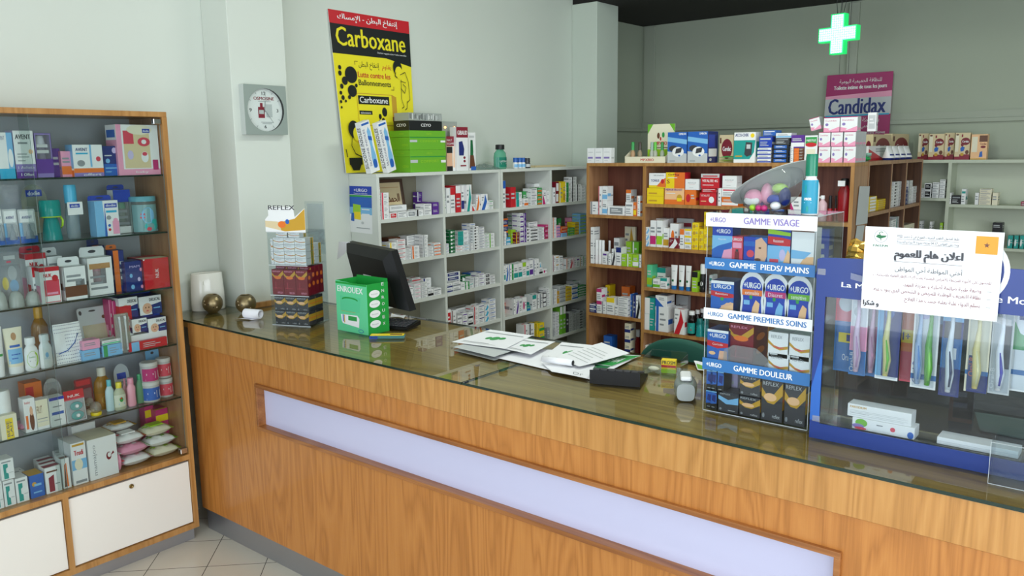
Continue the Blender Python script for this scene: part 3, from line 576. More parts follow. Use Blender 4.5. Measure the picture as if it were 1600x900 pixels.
cell(op(.538+.153), 'fourth shelf atop '+o2, [(1024, 1042, 462, 1, 'white/blue/t', .008, .1)], G, 'skincare_box', 'pharmacy box', dmax=.214, lo=-2.493, hi=-1.725)
cell(op(.28), 'bottom shelf '+o2, [(1094, 1103, 548, 1, 'white/orange/s', .02), (1008, 1020, 540, 1, 'white/blue/p', .02)], G, 'skincare_box', 'pharmacy box', dmax=.214, lo=-2.493, hi=-1.725)
# ------------------------------------------------------------------ printed designs of the larger cartons
DS.update({
 'tonus': dict(base='white', f=[('r', 0, 0, 1, .18, 'yellow'), ('p', ((.45, .1), (1, .05), (1, .7), (.75, .5)), 'orange'), ('e', .82, .45, .1, .16, 'red'), ('T', .12, .42, .62, .58, 'TONUS', 'navy'), ('t', .28, .8, .9, .9, 'ARKOPHARMA', 'grey')], s=[('r', 0, 0, 1, .3, 'orange')]),
 'yellow2': dict(base='gold', f=[('r', 0, 0, 1, 1, 'yellow'), ('r', 0, .49, 1, .51, 'gold'), ('r', .1, .62, .6, .72, 'gold'), ('r', .1, .15, .6, .25, 'gold')], s=[('r', 0, 0, 1, 1, 'gold')]),
 'ginmag': dict(base='orange', f=[('r', .0, .0, .45, 1, 'yellow'), ('p', ((.45, 0), (1, 0), (1, 1), (.7, 1)), 'orange'), ('T', .12, .78, .7, .92, 'GinMag', 'darkred'), ('T', .06, .3, .2, .55, 'S', 'darkred'), ('r', .1, .65, .6, .69, 'white')], s=[('r', 0, 0, 1, 1, 'red')]),
 'memo': dict(base='peach', f=[('r', 0, 0, 1, .3, 'orange'), ('T', .05, .84, .9, .97, 'MEMORYBOOST', 'purple'), ('r', .08, .66, .55, .7, 'white'), ('e', .76, .4, .14, .22, 'gold'), ('r', .64, .2, .88, .4, 'yellow')], s=[('r', 0, 0, 1, 1, 'orange')]),
 'vital': dict(base='red', f=[('r', 0, .74, 1, 1, 'lightgrey'), ('T', .08, .42, .92, .6, 'VITALITE 4G', 'white'), ('r', .1, .8, .9, .88, 'red'), ('r', .1, .2, .7, .24, 'white')], s=[('r', 0, 0, 1, 1, 'maroon')]),
 'vital2': dict(base='red', f=[('t', .06, .7, .6, .85, 'VITALITE', 'white'), ('e', .72, .45, .16, .25, 'white'), ('r', .08, .3, .4, .36, 'peach')], s=[('r', 0, 0, 1, 1, 'maroon')]),
 'revlip': dict(base='white', f=[('t', .2, .6, .8, .7, 'REVILIP', 'grey'), ('r', .3, .5, .7, .51, 'rose'), ('r', .3, .2, .6, .24, 'lightgrey')], s=[('r', .2, .4, .8, .44, 'lightgrey')]),
 'mpx': dict(base='cream', f=[('T', .3, .3, .7, .7, 'MPXBIO', 'red')]),
 'bp': dict(base='navy', f=[('r', 0, .0, 1, .38, 'lightgrey'), ('p', ((0, .38), (1, .3), (1, 1), (0, 1)), 'blue'), ('p', ((0, .7), (1, .6), (1, .75), (0, .85)), 'lightblue'), ('T', .58, .9, .94, .97, 'OMRON', 'white'), ('e', .3, .47, .22, .1, 'charcoal'), ('e', .55, .36, .3, .16, 'white'), ('p', ((.4, .3), (.7, .34), (.76, .5), (.45, .46)), 'charcoal'), ('e', .62, .24, .06, .03, 'blue'), ('r', .12, .05, .4, .08, 'grey')],
    s=[('r', .1, .5, .7, .9, 'royal'), ('r', .1, .2, .9, .45, 'white'), ('e', .3, .1, .12, .05, 'lightgrey')]),
 'accu': dict(base='white', f=[('p', ((0, .12), (.75, .12), (.95, .35), (1, .74), (0, .74)), 'teal'), ('T', .06, .86, .68, .96, 'ACCU-CHEK', 'navy'), ('e', .86, .89, .09, .07, 'yellow'), ('p', ((.5, .28), (.62, .2), (.84, .26), (.86, .66), (.56, .68)), 'charcoal'), ('r', .6, .46, .78, .6, 'lightgrey'), ('r', .08, .2, .4, .24, 'gold')], s=[('r', .2, .2, .8, .7, 'teal')]),
 'candb': dict(base='white', f=[('p', ((0, 0), (1, 0), (1, .35), (.5, .2), (0, .3)), 'pink'), ('t', .1, .72, .8, .82, 'Candidax', 'magenta'), ('e', .2, .5, .1, .1, 'violet'), ('p', ((.4, .1), (1, .35), (1, .45), (.3, .16)), 'white'), ('r', 0, .96, 1, 1, 'magenta')], s=[('r', .0, 0, 1, 1, 'lightgrey'), ('r', .1, .1, .9, .25, 'pink')], t=[('r', 0, 0, 1, 1, 'magenta')]),
 'cerelac': dict(base='beige', f=[('r', .0, 0, 1, .12, 'maroon'), ('r', .34, 0, 1, .2, 'maroon'), ('e', .7, .68, .3, .14, 'darkred'), ('T', .48, .64, .92, .72, 'Cerelac', 'white'), ('e', .5, .56, .1, .07, 'darkred'), ('p', ((.42, .3), (.62, .33), (.68, .46), (.5, .5), (.38, .42)), 'blue'), ('e', .52, .2, .12, .06, 'gold'), ('e', .84, .28, .12, .08, 'brown'), ('r', .42, .84, .52, .94, 'maroon'), ('r', .02, .3, .26, .95, 'cream'), ('e', .14, .93, .1, .03, 'brown')], s=[('r', 0, 0, 1, .15, 'maroon')]),
 'cerelac2': dict(base='peach', f=[('r', .5, .7, 1, .95, 'brown'), ('T', .56, .58, .96, .66, 'Cerelac', 'darkred'), ('e', .76, .5, .16, .05, 'darkred'), ('p', ((.54, .1), (.76, .12), (.72, .34), (.58, .3)), 'blue'), ('r', .05, .3, .4, .9, 'cream'), ('r', .02, 0, .98, .05, 'gold')]),
 'bali': dict(base='white', f=[('r', 0, 0, 1, .06, 'red'), ('r', .05, .68, .95, .94, 'green'), ('e', .5, .66, .45, .08, 'red'), ('T', .14, .78, .86, .86, 'NESTLE', 'white'), ('r', .15, .2, .85, .5, 'cream')], s=[('r', .1, .1, .9, .9, 'red')]),
 'balea': dict(base='beige', f=[('e', .55, .5, .4, .36, 'darkred'), ('T', .26, .42, .84, .58, 'Cerelac', 'white'), ('r', .04, .7, .14, .9, 'brown')], s=[('e', .5, .5, .3, .25, 'darkred')]),
 'avent1': dict(base='white', f=[('r', 0, 0, 1, .3, 'violet'), ('r', 0, 0, 1, .14, 'purple'), ('T', .1, .82, .85, .92, 'AVENT', 'charcoal'), ('r', .2, .72, .68, .76, 'grey'), ('r', .12, .5, .6, .52, 'grey'), ('r', .12, .44, .7, .46, 'grey'), ('r', .12, .36, .5, .38, 'grey'), ('e', .8, .56, .11, .05, 'peach'), ('T', .22, .05, .86, .11, '1 Offert', 'white'), ('t', .1, .2, .9, .26, '1 Achete', 'white')], s=[('r', 0, 0, 1, 1, 'lilac'), ('r', 0, 0, 1, .2, 'purple')]),
 'avent2': dict(base='lightblue', f=[('r', 0, .2, .62, 1, 'white'), ('p', ((.62, .2), (1, .2), (1, 1), (.78, .8)), 'lightblue'), ('r', 0, 0, 1, .22, 'cyan'), ('t', .1, .84, .5, .92, 'AVENT', 'navy'), ('e', .8, .45, .16, .2, 'white')], s=[('r', 0, 0, 1, 1, 'blue')]),
 'avent3': dict(base='white', f=[('r', 0, 0, 1, .26, 'orange'), ('r', 0, 0, 1, .12, 'violet'), ('T', .1, .8, .5, .9, 'AVENT', 'navy'), ('r', .1, .7, .5, .75, 'cyan'), ('e', .25, .42, .13, .1, 'grey'), ('r', .56, .3, .62, 1, 'lightblue'), ('e', .84, .55, .08, .08, 'rose'), ('T', .3, .02, .9, .1, 'offert', 'white')], s=[('r', 0, .26, 1, 1, 'lightblue'), ('r', 0, 0, 1, .2, 'orange')]),
 'dkblue': dict(base='navy', f=[('r', 0, 0, 1, .4, 'blue'), ('e', .8, .85, .16, .1, 'lilac'), ('e', .3, .5, .15, .08, 'lightblue'), ('r', .1, .66, .6, .7, 'lightgrey'), ('r', .1, .24, .9, .28, 'lightblue'), ('r', .1, .12, .5, .15, 'lightblue')]),
 'dodie1': dict(base='white', f=[('p', ((0, 0), (.4, 0), (.34, 1), (0, 1)), 'lightblue'), ('p', ((.34, 0), (.45, 0), (.42, .9)), 'blue'), ('r', .42, .8, .95, .92, 'royal'), ('T', .47, .83, .9, .9, 'dodie', 'white'), ('r', .46, .66, .92, .72, 'cyan'), ('e', .56, .52, .1, .06, 'grey'), ('e', .56, .3, .06, .04, 'blue'), ('e', .56, .18, .06, .04, 'red'), ('r', .7, .05, .98, .42, 'pink'), ('e', .84, .44, .1, .06, 'pink')], s=[('r', 0, 0, 1, 1, 'lightblue')]),
 'nuk': dict(base='white', f=[('r', 0, .88, 1, 1, 'red'), ('r', .18, .02, .95, .64, 'rose'), ('r', .2, .04, .93, .2, 'white'), ('T', .2, .72, .6, .82, 'NUK', 'red'), ('e', .76, .68, .16, .09, 'red'), ('r', .3, .24, .85, .3, 'pink')], s=[('r', .1, .05, .9, .5, 'pink'), ('r', 0, .9, 1, 1, 'red')]),
 'nukred': dict(base='red', f=[('v', .44, .36, .58, .66, 'NUK', 'white'), ('r', .0, .96, .06, 1, 'white')], s=[('r', 0, 0, 1, 1, 'darkred')], t=[('r', 0, 0, 1, .5, 'cream')]),
 'navydot': dict(base='navy', f=[('t', .25, .78, .8, .86, 'MAM', 'lilac'), ('e', .3, .52, .08, .07, 'lightblue'), ('e', .72, .38, .08, .07, 'lilac'), ('e', .35, .14, .1, .08, 'lightblue'), ('e', .85, .7, .07, .06, 'pink'), ('e', .85, .12, .07, .06, 'pink')]),
 'babybox': dict(base='white', f=[('p', ((.55, 0), (1, 0), (1, .62), (.5, .5)), 'navy'), ('e', .34, .34, .22, .3, 'skin'), ('e', .27, .4, .03, .04, 'brown'), ('e', .41, .4, .03, .04, 'brown'), ('e', .34, .22, .06, .03, 'rose'), ('T', .45, .72, .95, .88, 'DELICAL', 'charcoal'), ('r', .62, .3, .92, .36, 'lightblue')], s=[('r', 0, 0, 1, .4, 'navy')], t=[('r', 0, 0, 1, 1, 'navy')]),
 'tealbox': dict(base='white', f=[('p', ((.2, .05), (.55, .05), (.55, .3), (.4, .35), (.4, .55), (.55, .6), (.55, .78), (.2, .78)), 'teal'), ('r', .1, .84, .8, .9, 'grey'), ('r', .6, .3, .92, .34, 'lightgrey')], s=lines(.1, .8, (.7, .5, .3), 'lightgrey')),
 'bluebox': dict(base='blue', f=[('e', .3, .6, .16, .1, 'gold'), ('r', .3, .5, .8, .6, 'lightblue'), ('r', .2, .2, .8, .26, 'lightblue')], t=[('r', 0, 0, 1, 1, 'gold')]),
 'brownbox': dict(base='white', f=[('p', ((.2, .05), (.55, .05), (.55, .7), (.2, .6)), 'maroon'), ('r', .1, .8, .8, .86, 'brown'), ('r', .6, .3, .9, .34, 'grey')], t=[('r', 0, .1, 1, .6, 'maroon')]),
 'brownbox2': dict(base='white', f=[('p', ((.15, .05), (.7, .05), (.6, .85), (.3, .8)), 'orange'), ('p', ((.15, .05), (.5, .05), (.4, .85)), 'brown')], t=[('r', 0, .1, 1, .5, 'brown')]),
 'trudi': dict(base='white', f=[('r', 0, .36, 1, .6, 'lightblue'), ('e', .45, .48, .28, .14, 'cream'), ('T', .2, .7, .8, .82, 'Trudi', 'red'), ('r', .1, .92, .9, .97, 'gold'), ('r', .15, .04, .9, .1, 'grey')], s=[('r', .1, .5, .8, .6, 'lightblue')]),
 'mamajoo': dict(base='cream', f=[('r', 0, 0, 1, 1, 'white'), ('v', .14, .1, .3, .85, 'mamajoo', 'grey'), ('e', .7, .5, .09, .1, 'darkred'), ('e', .72, .52, .06, .06, 'white'), ('p', ((.76, .5), (.9, .54), (.86, .6)), 'darkred')], s=[('r', 0, 0, 1, 1, 'white')]),
 'magbox': dict(base='magenta', f=[('r', 0, .7, 1, .86, 'yellow'), ('r', .2, .2, .5, .24, 'pink')], t=[('r', 0, 0, 1, .2, 'yellow')]),
 'kidbox': dict(base='white', f=[('e', .62, .32, .2, .28, 'brown'), ('e', .62, .62, .14, .14, 'skin'), ('t', .12, .82, .6, .92, 'baby', 'red'), ('r', .1, .1, .3, .5, 'orange')]),
 'yelbox': dict(base='cream', f=[('r', .3, .0, .75, .85, 'yellow'), ('v', .35, .1, .5, .75, 'BEBE', 'navy'), ('v', .55, .1, .68, .75, 'LAIT', 'navy')]),
 'bluewhite': dict(base='white', f=[('r', 0, .9, 1, 1, 'royal'), ('r', .1, .4, .9, .5, 'blue'), ('r', .2, .66, .8, .7, 'grey'), ('r', .2, .2, .7, .24, 'grey')]),
 'orangebox': dict(base='orange', f=[('r', .05, .1, .5, .9, 'red')]),
 'minig': dict(base='white', f=[('r', 0, 0, 1, .12, 'pink'), ('r', 0, .12, .12, 1, 'pink'), ('r', .16, .14, .78, .88, 'beige'), ('r', .16, .62, .4, .88, 'rose'), ('e', .55, .9, .3, .1, 'cream'), ('r', .62, .84, .8, .92, 'royal'), ('T', .64, .86, .78, .9, 'dodie', 'white'), ('e', .64, .66, .15, .09, 'rose'), ('e', .64, .66, .06, .045, 'white'), ('e', .64, .36, .09, .11, 'white'), ('e', .64, .42, .06, .04, 'rose'), ('e', .3, .4, .07, .09, 'lilac'), ('r', .82, .1, .95, .3, 'magenta'), ('T', .4, .03, .7, .08, 'baby', 'white')], s=[('r', 0, 0, 1, .7, 'pink'), ('r', .1, .75, .9, .9, 'blue')]),
 'reflexw': dict(base='white', f=[('p', ((0, .55), (.3, .38), (.6, .3), (1, .38), (1, .5), (.6, .42), (.3, .48), (0, .68)), 'gold'), ('p', ((.1, .5), (.5, .36), (.9, .42), (.5, .42)), 'rose'), ('t', .15, .76, .7, .88, 'REFLEX', 'grey'), ('r', .1, .1, .5, .16, 'lightgrey')], s=[('r', 0, 0, 1, 1, 'lightgrey'), ('r', .6, 0, .95, 1, 'gold'), ('r', .7, 0, .8, 1, 'darkgreen')]),
 'reflexr': dict(base='darkred', f=[('p', ((0, .78), (.3, .64), (.6, .62), (1, .82), (1, .96), (.5, .74), (.2, .76), (0, .88)), 'gold'), ('e', .5, .68, .3, .06, 'orange'), ('t', .08, .9, .75, .95, 'REFLEX', 'pink'), ('r', .3, .22, .32, .5, 'rose'), ('r', .1, .26, .8, .268, 'rose'), ('t', .45, .05, .9, .12, 'REFLEX', 'pink')], s=[('r', 0, 0, 1, 1, 'darkred'), ('e', .5, .7, .3, .08, 'orange'), ('e', .5, .4, .3, .08, 'orange'), ('r', 0, .96, 1, 1, 'maroon')]),
 'reflexb': dict(base='charcoal', f=[('p', ((0, .6), (.3, .44), (.6, .42), (1, .66), (1, .96), (.5, .6), (.2, .66), (0, .8)), 'gold'), ('e', .42, .58, .3, .1, 'peach'), ('t', .05, .86, .8, .95, 'REFLEX', 'lightgrey'), ('e', .12, .12, .06, .06, 'grey'), ('t', .55, .08, .9, .18, 'reflex', 'lightgrey')], s=[('r', 0, .3, 1, .8, 'gold'), ('r', 0, .5, 1, .56, 'orange')]),
 'urgob': dict(base='navy', f=[('r', 0, 0, 1, 1, 'blue'), ('r', 0, .93, 1, 1, 'white'), ('T', .1, .79, .88, .9, '+URGO', 'white'), ('p', ((0, .7), (1, .66), (1, .56), (.5, .5), (0, .56)), 'red'), ('t', .25, .585, .75, .64, 'Coricide', 'white'), ('p', ((.5, 0), (1, 0), (.95, .45), (.6, .45)), 'skin'), ('e', .25, .36, .16, .05, 'peach'), ('r', .06, .1, .4, .13, 'lightblue'), ('r', .06, .16, .36, .19, 'lightblue')]),
 'urgor': dict(base='navy', f=[('r', 0, 0, 1, 1, 'blue'), ('r', 0, .92, 1, 1, 'white'), ('T', .12, .79, .88, .9, 'URGO', 'white'), ('p', ((0, .72), (1, .66), (1, .56), (.5, .52), (0, .58)), 'red'), ('t', .2, .61, .75, .67, 'Resistant', 'white'), ('e', .5, .5, .08, .05, 'green'), ('p', ((.4, .0), (1, 0), (1, .42), (.7, .4), (.36, .2)), 'peach'), ('p', ((.5, .26), (.95, .36), (.9, .44), (.45, .3)), 'skin')]),
 'urgoblue': dict(base='navy', f=[('r', 0, .76, 1, 1, 'royal'), ('T', .2, .82, .9, .93, '+URGO', 'white'), ('r', 0, .0, 1, .76, 'lightblue'), ('p', ((0, .1), (.5, .1), (1, .5), (1, .62), (.3, .5), (0, .4)), 'blue'), ('p', ((.4, 0), (1, 0), (1, .45), (.6, .4)), 'pink'), ('t', .3, .64, .7, .7, 'Ampoules', 'white')]),
 'urgopink': dict(base='rose', f=[('r', 0, .84, 1, 1, 'rose'), ('T', .08, .86, .92, .95, 'URGO', 'white'), ('r', .1, .62, .9, .8, 'pink'), ('r', .3, .14, .7, .5, 'darkred'), ('r', .38, .5, .62, .58, 'charcoal'), ('r', .2, .04, .8, .1, 'white')]),
 'urgoface': dict(base='blue', f=[('r', 0, 0, .5, 1, 'royal'), ('p', ((.48, 0), (.8, 0), (1, .4), (.98, .8), (.75, 1), (.5, .9)), 'skin'), ('e', .7, .66, .06, .03, 'brown'), ('e', .62, .28, .14, .05, 'brown'), ('r', 0, .7, .5, .86, 'blue'), ('e', .3, .46, .16, .12, 'rose'), ('t', .15, .12, .4, .18, 'URGO', 'white')]),
 'urgores': dict(base='navy', f=[('r', 0, .7, 1, 1, 'royal'), ('p', ((0, .62), (1, .56), (1, .74), (.6, .78), (0, .8)), 'red'), ('t', .25, .66, .7, .73, 'Resistant', 'white'), ('r', 0, 0, 1, .58, 'lightblue'), ('r', .1, .08, .5, .26, 'rose'), ('p', ((.6, 0), (.9, .5), (1, .4), (1, 0)), 'peach'), ('e', .66, .36, .14, .14, 'lilac'), ('p', ((0, .86), (1, .82), (1, .9), (0, .98)), 'lime')]),
 'urgohand': dict(base='white', f=[('r', 0, 0, 1, .12, 'blue'), ('p', ((.2, .0), (1, 0), (1, .36), (.6, .34)), 'peach'), ('p', ((0, .3), (.6, .3), (.9, .46), (0, .5)), 'lightblue'), ('r', 0, .92, 1, 1, 'brown')]),
 'darkpain': dict(base='black', f=[('p', ((0, .3), (1, .36), (1, .9), (0, .96)), 'blue'), ('p', ((.2, .5), (.8, .4), (.9, .8), (.3, .8)), 'navy'), ('r', .2, .12, .7, .16, 'grey'), ('r', 0, .94, 1, 1, 'lightblue')]),
 'greypain': dict(base='charcoal', f=[('p', ((0, .62), (.4, .4), (1, .45), (1, .8), (.5, .62), (0, .8)), 'lightblue'), ('t', .1, .86, .6, .93, 'REFLEX', 'lightgrey'), ('e', .12, .14, .06, .06, 'grey'), ('r', .5, .1, .85, .13, 'lightgrey')]),
 'insole': dict(base='white', f=[('r', .1, .93, .9, .97, 'blue'), ('v', .1, .14, .3, .86, 'SILICONE INSOLES', 'navy'), ('p', ((.45, .08), (.85, .08), (.92, .3), (.8, .5), (.88, .78), (.7, .88), (.5, .8), (.55, .5), (.42, .3)), 'lightblue'), ('e', .66, .16, .22, .09, 'blue'), ('p', ((.48, .64), (.86, .6), (.88, .68), (.5, .72)), 'blue')], s=[('V', .2, .1, .8, .9, 'SILICONE INSOLES', 'charcoal')], l=[('V', .2, .1, .8, .9, 'SILICONE INSOLES', 'charcoal')]),
 'greenbox': dict(base='leaf', f=[('r', 0, .94, 1, 1, 'green'), ('r', .0, .6, .2, .78, 'lightgrey'), ('t', .28, .6, .8, .76, 'COMFORT', 'lime'), ('r', .86, .58, 1, .74, 'white')], s=[('t', .6, .3, .9, .45, 'CEYO', 'lime')], l=[('t', .6, .3, .9, .45, 'CEYO', 'lime')]),
 'greenlid': dict(base='leaf', f=[('t', .45, .35, .6, .6, 'CEYO', 'lime')], l=[('t', .5, .35, .7, .6, 'CEYO', 'lime')]),
 'ceyo': dict(base='black', f=[('T', .35, .4, .65, .7, 'CEYO', 'white')], l=[('T', .2, .4, .8, .7, 'CEYO', 'white')]),
 'gibaud': dict(base='white', f=[('r', 0, .76, 1, 1, 'maroon'), ('T', .1, .82, .94, .92, 'GIBAUD', 'white'), ('p', ((.2, .35), (.6, .35), (.66, .5), (.5, .68), (.2, .66)), 'navy'), ('e', .66, .3, .1, .03, 'maroon'), ('e', .66, .22, .1, .03, 'maroon'), ('r', .3, .1, .8, .13, 'maroon')]),
 'belt': dict(base='beige', f=[('r', 0, .72, 1, 1, 'maroon'), ('t', .05, .86, .6, .92, 'HAUT', 'white'), ('t', .05, .76, .8, .82, 'DE GAMME', 'white'), ('r', 0, 0, .62, .14, 'black'), ('r', 0, .52, .62, .7, 'black'), ('p', ((0, .14), (.62, .14), (.56, .34), (.62, .52), (0, .52)), 'skin'), ('r', .62, 0, 1, .72, 'white'), ('p', ((.68, .1), (.9, .1), (.94, .7), (.74, .7)), 'peach')]),
 'knee': dict(base='white', f=[('p', ((.2, .2), (.6, .2), (.66, .5), (.6, .8), (.3, .8)), 'darkgreen'), ('p', ((.1, .05), (.9, .1), (.7, .4), (.2, .4)), 'brown'), ('r', .1, .86, .8, .92, 'lightgrey'), ('r', .3, 0, 1, .1, 'blue')]),
 'argo': dict(base='teal', f=[('e', .5, .9, .48, .12, 'white'), ('T', .1, .52, .66, .68, 'ARGO', 'white'), ('r', .1, .2, .85, .24, 'mint')]),
 'ketcham': dict(base='white', f=[('t', .15, .84, .7, .92, 'Ketum', 'charcoal'), ('p', ((.15, .5), (.3, .6), (.4, .4), (.6, .42), (.62, .66), (.74, .6), (.78, .4), (.6, .3), (.35, .32)), 'red'), ('r', .5, .1, .7, .24, 'maroon')]),
 'dd': dict(base='white', f=[('r', .1, .55, .8, .62, 'blue'), ('r', .2, .85, .7, .88, 'grey'), ('r', .2, .3, .6, .33, 'grey')]),
 'pasbox': dict(base='white', f=[('r', 0, .1, 1, 1, 'cream'), ('t', .05, .55, .5, .8, 'FRUIT', 'brown'), ('r', .05, .35, .9, .38, 'grey'), ('r', .05, .25, .9, .28, 'lightgrey')]),
 'flowbox': dict(base='white', f=[('e', .15, .6, .1, .35, 'leaf'), ('e', .1, .3, .1, .2, 'violet'), ('e', .14, .12, .1, .12, 'rose'), ('e', .66, .5, .04, .2, 'rose'), ('r', .4, .6, .5, .7, 'grey'), ('e', .94, .3, .05, .3, 'blue')]),
 'whiteflat': dict(base='white', f=[('r', 0, .45, 1, .5, 'lightgrey')]),
})
bx = op(1.306); bxu = lambda px, py: None
def two(a, dep=.07): return bx.box(a[0], a[1], a[2], a[3], a[4], dep, .01, a[5] if len(a) > 5 else None, 'supplement_box', 'supplement box', group='supplement boxes on the oak shelving')
zt = lambda py, px=1030: U(px, py, 1, YO+.01).z
two((1011, 294, 1037, 'yellow2', 'golden yellow vitamin box under the white TONUS carton'))
two((1014, 270.5, 1040, 'tonus', 'white carton with orange fruit print standing on the golden yellow box', zt(294)+.001))
two((1038.5, 294, 1069, 'memo', 'pale orange memory supplement box under the taller orange one'))
two((1040.5, 269.5, 1070, 'ginmag', 'orange and yellow ginseng magnesium box on top of another', zt(294)+.001))
two((1069.8, 297, 1087, 'orange/red/o', 'small red orange box with a round sun mark under a white one'))
two((1070.5, 280, 1092, 'revlip', 'small white supplement box with grey lettering on the sun box', zt(297, 1078)+.001), .05)
two((1093, 301, 1119, 'vital2', 'red lying box with white round picture under two red cartons', None))
two((1096, 294.5, 1119, 'red/white/p', 'thin red carton between two red supplement boxes', zt(301, 1105)+.001))
two((1095, 271.5, 1124, 'vital', 'tall red supplement box with silver top on two red cartons', zt(294.5, 1108)+.001))
two((1120.5, 294, 1127, 'white/maroon/s', 'slim white and maroon box standing next to the red boxes'))
two((1127.5, 308, 1153, 'orange/white/b', 'orange box at the bottom of the white skincare pile'))
two((1127.5, 294, 1153, 'white/rose/p', 'white flat skincare box with red print on the orange box', zt(308, 1140)+.001))
two((1128.5, 275, 1151, 'revlip', 'white square skincare carton on top of the pile beside the bag', zt(294, 1140)+.001))
# ================================================================== shaped goods
def shiny(n, col, rough=.25): return mat('plastic_'+n, col, rough)
def clearc(n, col, milk=.25): return glass('clear_'+n, col, 1.4, .05, milk, col)
def stand(pl, px0, py0, px1, back=.03, z=None):
    w, h, loc = pl.rect(px0, py0, px1, back, z); loc.z += .0004; return w, h, loc
def bottle(pl, px0, py0, px1, name, lab, cat, body, cap, kind='round', back=.03, z=None, band=None, art=None, flat=.62, group=None, capf=.2, neck=.42):
    "a bottle with its cap and printed label as parts"
    w, h, loc = stand(pl, px0, py0, px1, back, z); r = w/2; sy = flat if kind in ('flat', 'lotion') else 1; loc[pl.ax] += pl.d*r*sy
    t = thing(name, lab, cat, loc, pl.rz(), group); hb = h*(1-capf)
    P_ = {'round': [(r*.9, 0), (r, hb*.04), (r, hb*.72), (r*.93, hb*.82), (r*neck, hb*.95), (r*neck, hb)],
          'flat': [(r*.86, 0), (r, hb*.06), (r*.98, hb*.6), (r*.9, hb*.82), (r*.6, hb*.94), (r*neck, hb)],
          'lotion': [(r*.8, 0), (r, hb*.08), (r*.9, hb*.5), (r, hb*.8), (r*.7, hb*.93), (r*neck, hb)],
          'tub': [(r*.97, 0), (r, hb*.03), (r, hb*.97), (r*.97, hb)],
          'cone': [(r, 0), (r*.98, hb*.1), (r*.8, hb*.7), (r*.62, hb)]}[kind]
    MB().lathe(P_, body, 20, sy=sy).build('body', t)
    cr = r*neck*1.12 if kind != 'tub' else r*1.02
    MB().lathe([(cr, 0), (cr, h*capf*.85), (cr*.9, h*capf)], cap, 18, (0, 0, hb), sy=sy if kind == 'tub' else 1).build('cap', t)
    if band:
        z0, z1, col = band; m = MB(); seg = 16; e = r*1.008
        rr = lambda zz: e*(1 if kind != 'cone' else 1-.3*zz)
        vs = []; fs = []
        for i in range(seg+1):
            a = PI+.25 + (PI-.5)*i/seg
            for zz in (z0, z1): vs.append((rr(zz)*math.cos(a)*1.0, rr(zz)*math.sin(a)*sy*1.01, hb*zz))
        for i in range(seg): fs.append((2*i, 2*i+2, 2*i+3, 2*i+1))
        m.add(vs, fs, col, smooth=True)
        if art: 
            H = hb*(z1-z0); Wd = w*.8
            def T(x, y, e_): 
                xx = x-Wd/2; return (xx, -math.sqrt(max(0, (r*1.012)**2-xx*xx))*sy*1.015-e_, hb*z0+y)
            m.art(art, Wd, H, T)
        m.build('label', t)
    return t
def tube_(pl, px0, py0, px1, lab, body, cap, art, back=.03, group=None, z=None):
    "squeeze tube standing on its cap"
    w, h, loc = stand(pl, px0, py0, px1, back, z); loc[pl.ax] += pl.d*w*.3; t = thing('cream_tube', lab, 'cream tube', loc, pl.rz(), group)
    n = 20; c = h*.16
    vs = []; fs = []; lv = 8
    for j in range(lv+1):
        f = j/lv; rx = w/2*(.78+.22*f); ry = w*.3*(1-f)**.8+.0012
        for i in range(n): a = 2*PI*i/n; vs.append((rx*math.cos(a), ry*math.sin(a), c+(h-c)*f))
    for j in range(lv):
        for i in range(n): fs.append((j*n+i, j*n+(i+1) % n, (j+1)*n+(i+1) % n, (j+1)*n+i))
    m = MB().add(vs, fs, body, smooth=True); m.add(vs[lv*n:], [tuple(range(n))], body)
    def T(x, y, e_):
        f = y/(h-c); ry = w*.3*(1-f)**.8+.0012; xx = x-w*.38; rx = w/2*(.78+.22*f); q = min(.95, abs(xx)/rx)
        return (xx, -ry*math.sqrt(1-q*q)-e_-.0004, c+y)
    # printing follows the curve in strips
    fine = []
    for op_ in art:
        if op_[0] == 'r':
            _, a, b, cc, d, col = op_
            for k in range(6):
                for q in range(4): fine.append(('r', a+(cc-a)*k/6, b+(d-b)*q/4, a+(cc-a)*(k+1)/6, b+(d-b)*(q+1)/4, col))
        else: fine.append(op_)
    for k, op_ in enumerate(fine): m.art([op_], w*.76, (h-c), T, .0003)
    m.build('tube_body', t)
    MB().lathe([(w*.36, 0), (w*.38, c*.1), (w*.38, c)], cap, 18, sy=.78).build('cap', t); return t
def blister(pl, px0, py0, px1, lab, card, art, bump, back=.03, z=None, group=None, tilt=.12, what=None, name='blister_pack', cat='blister pack', round_top=False):
    "backing card with a clear moulded front and what shows through it"
    w, h, loc = stand(pl, px0, py0, px1, back, z); t = thing(name, lab, cat, loc, 0, group, rot=None)
    t.rotation_euler = (-tilt, 0, pl.rz())
    m = MB()
    if round_top: pts = [(-w/2, 0), (w/2, 0), (w/2, h*.72)] + [(w/2*math.cos(a), h*.72+h*.28*math.sin(a)) for a in [PI*k/10 for k in range(1, 10)]] + [(-w/2, h*.72)]
    else: pts = [(-w/2, 0), (w/2, 0), (w/2, h*.97), (w/2*.9, h), (-w/2*.9, h), (-w/2, h*.97)]
    m.prism(pts, 0, .0012, card); m.art(art, w, h, Fr(w)); m.build('backing_card', t)
    if bump:
        x0, z0, x1, z1, d = bump; X0, X1, Z0, Z1 = (x0-.5)*w, (x1-.5)*w, z0*h, z1*h
        def fn(u, v):
            q = min(1, min(u, 1-u)*5, min(v, 1-v)*5); q = math.sin(q*PI/2); return (X0+(X1-X0)*u, -.0008-d*q, Z0+(Z1-Z0)*v)
        MB().grid(fn, 10, 10, FILM).build('clear_cover', t)
        if what: what(t, (X0+X1)/2, -d*.5, Z0, X1-X0, Z1-Z0)
    return t
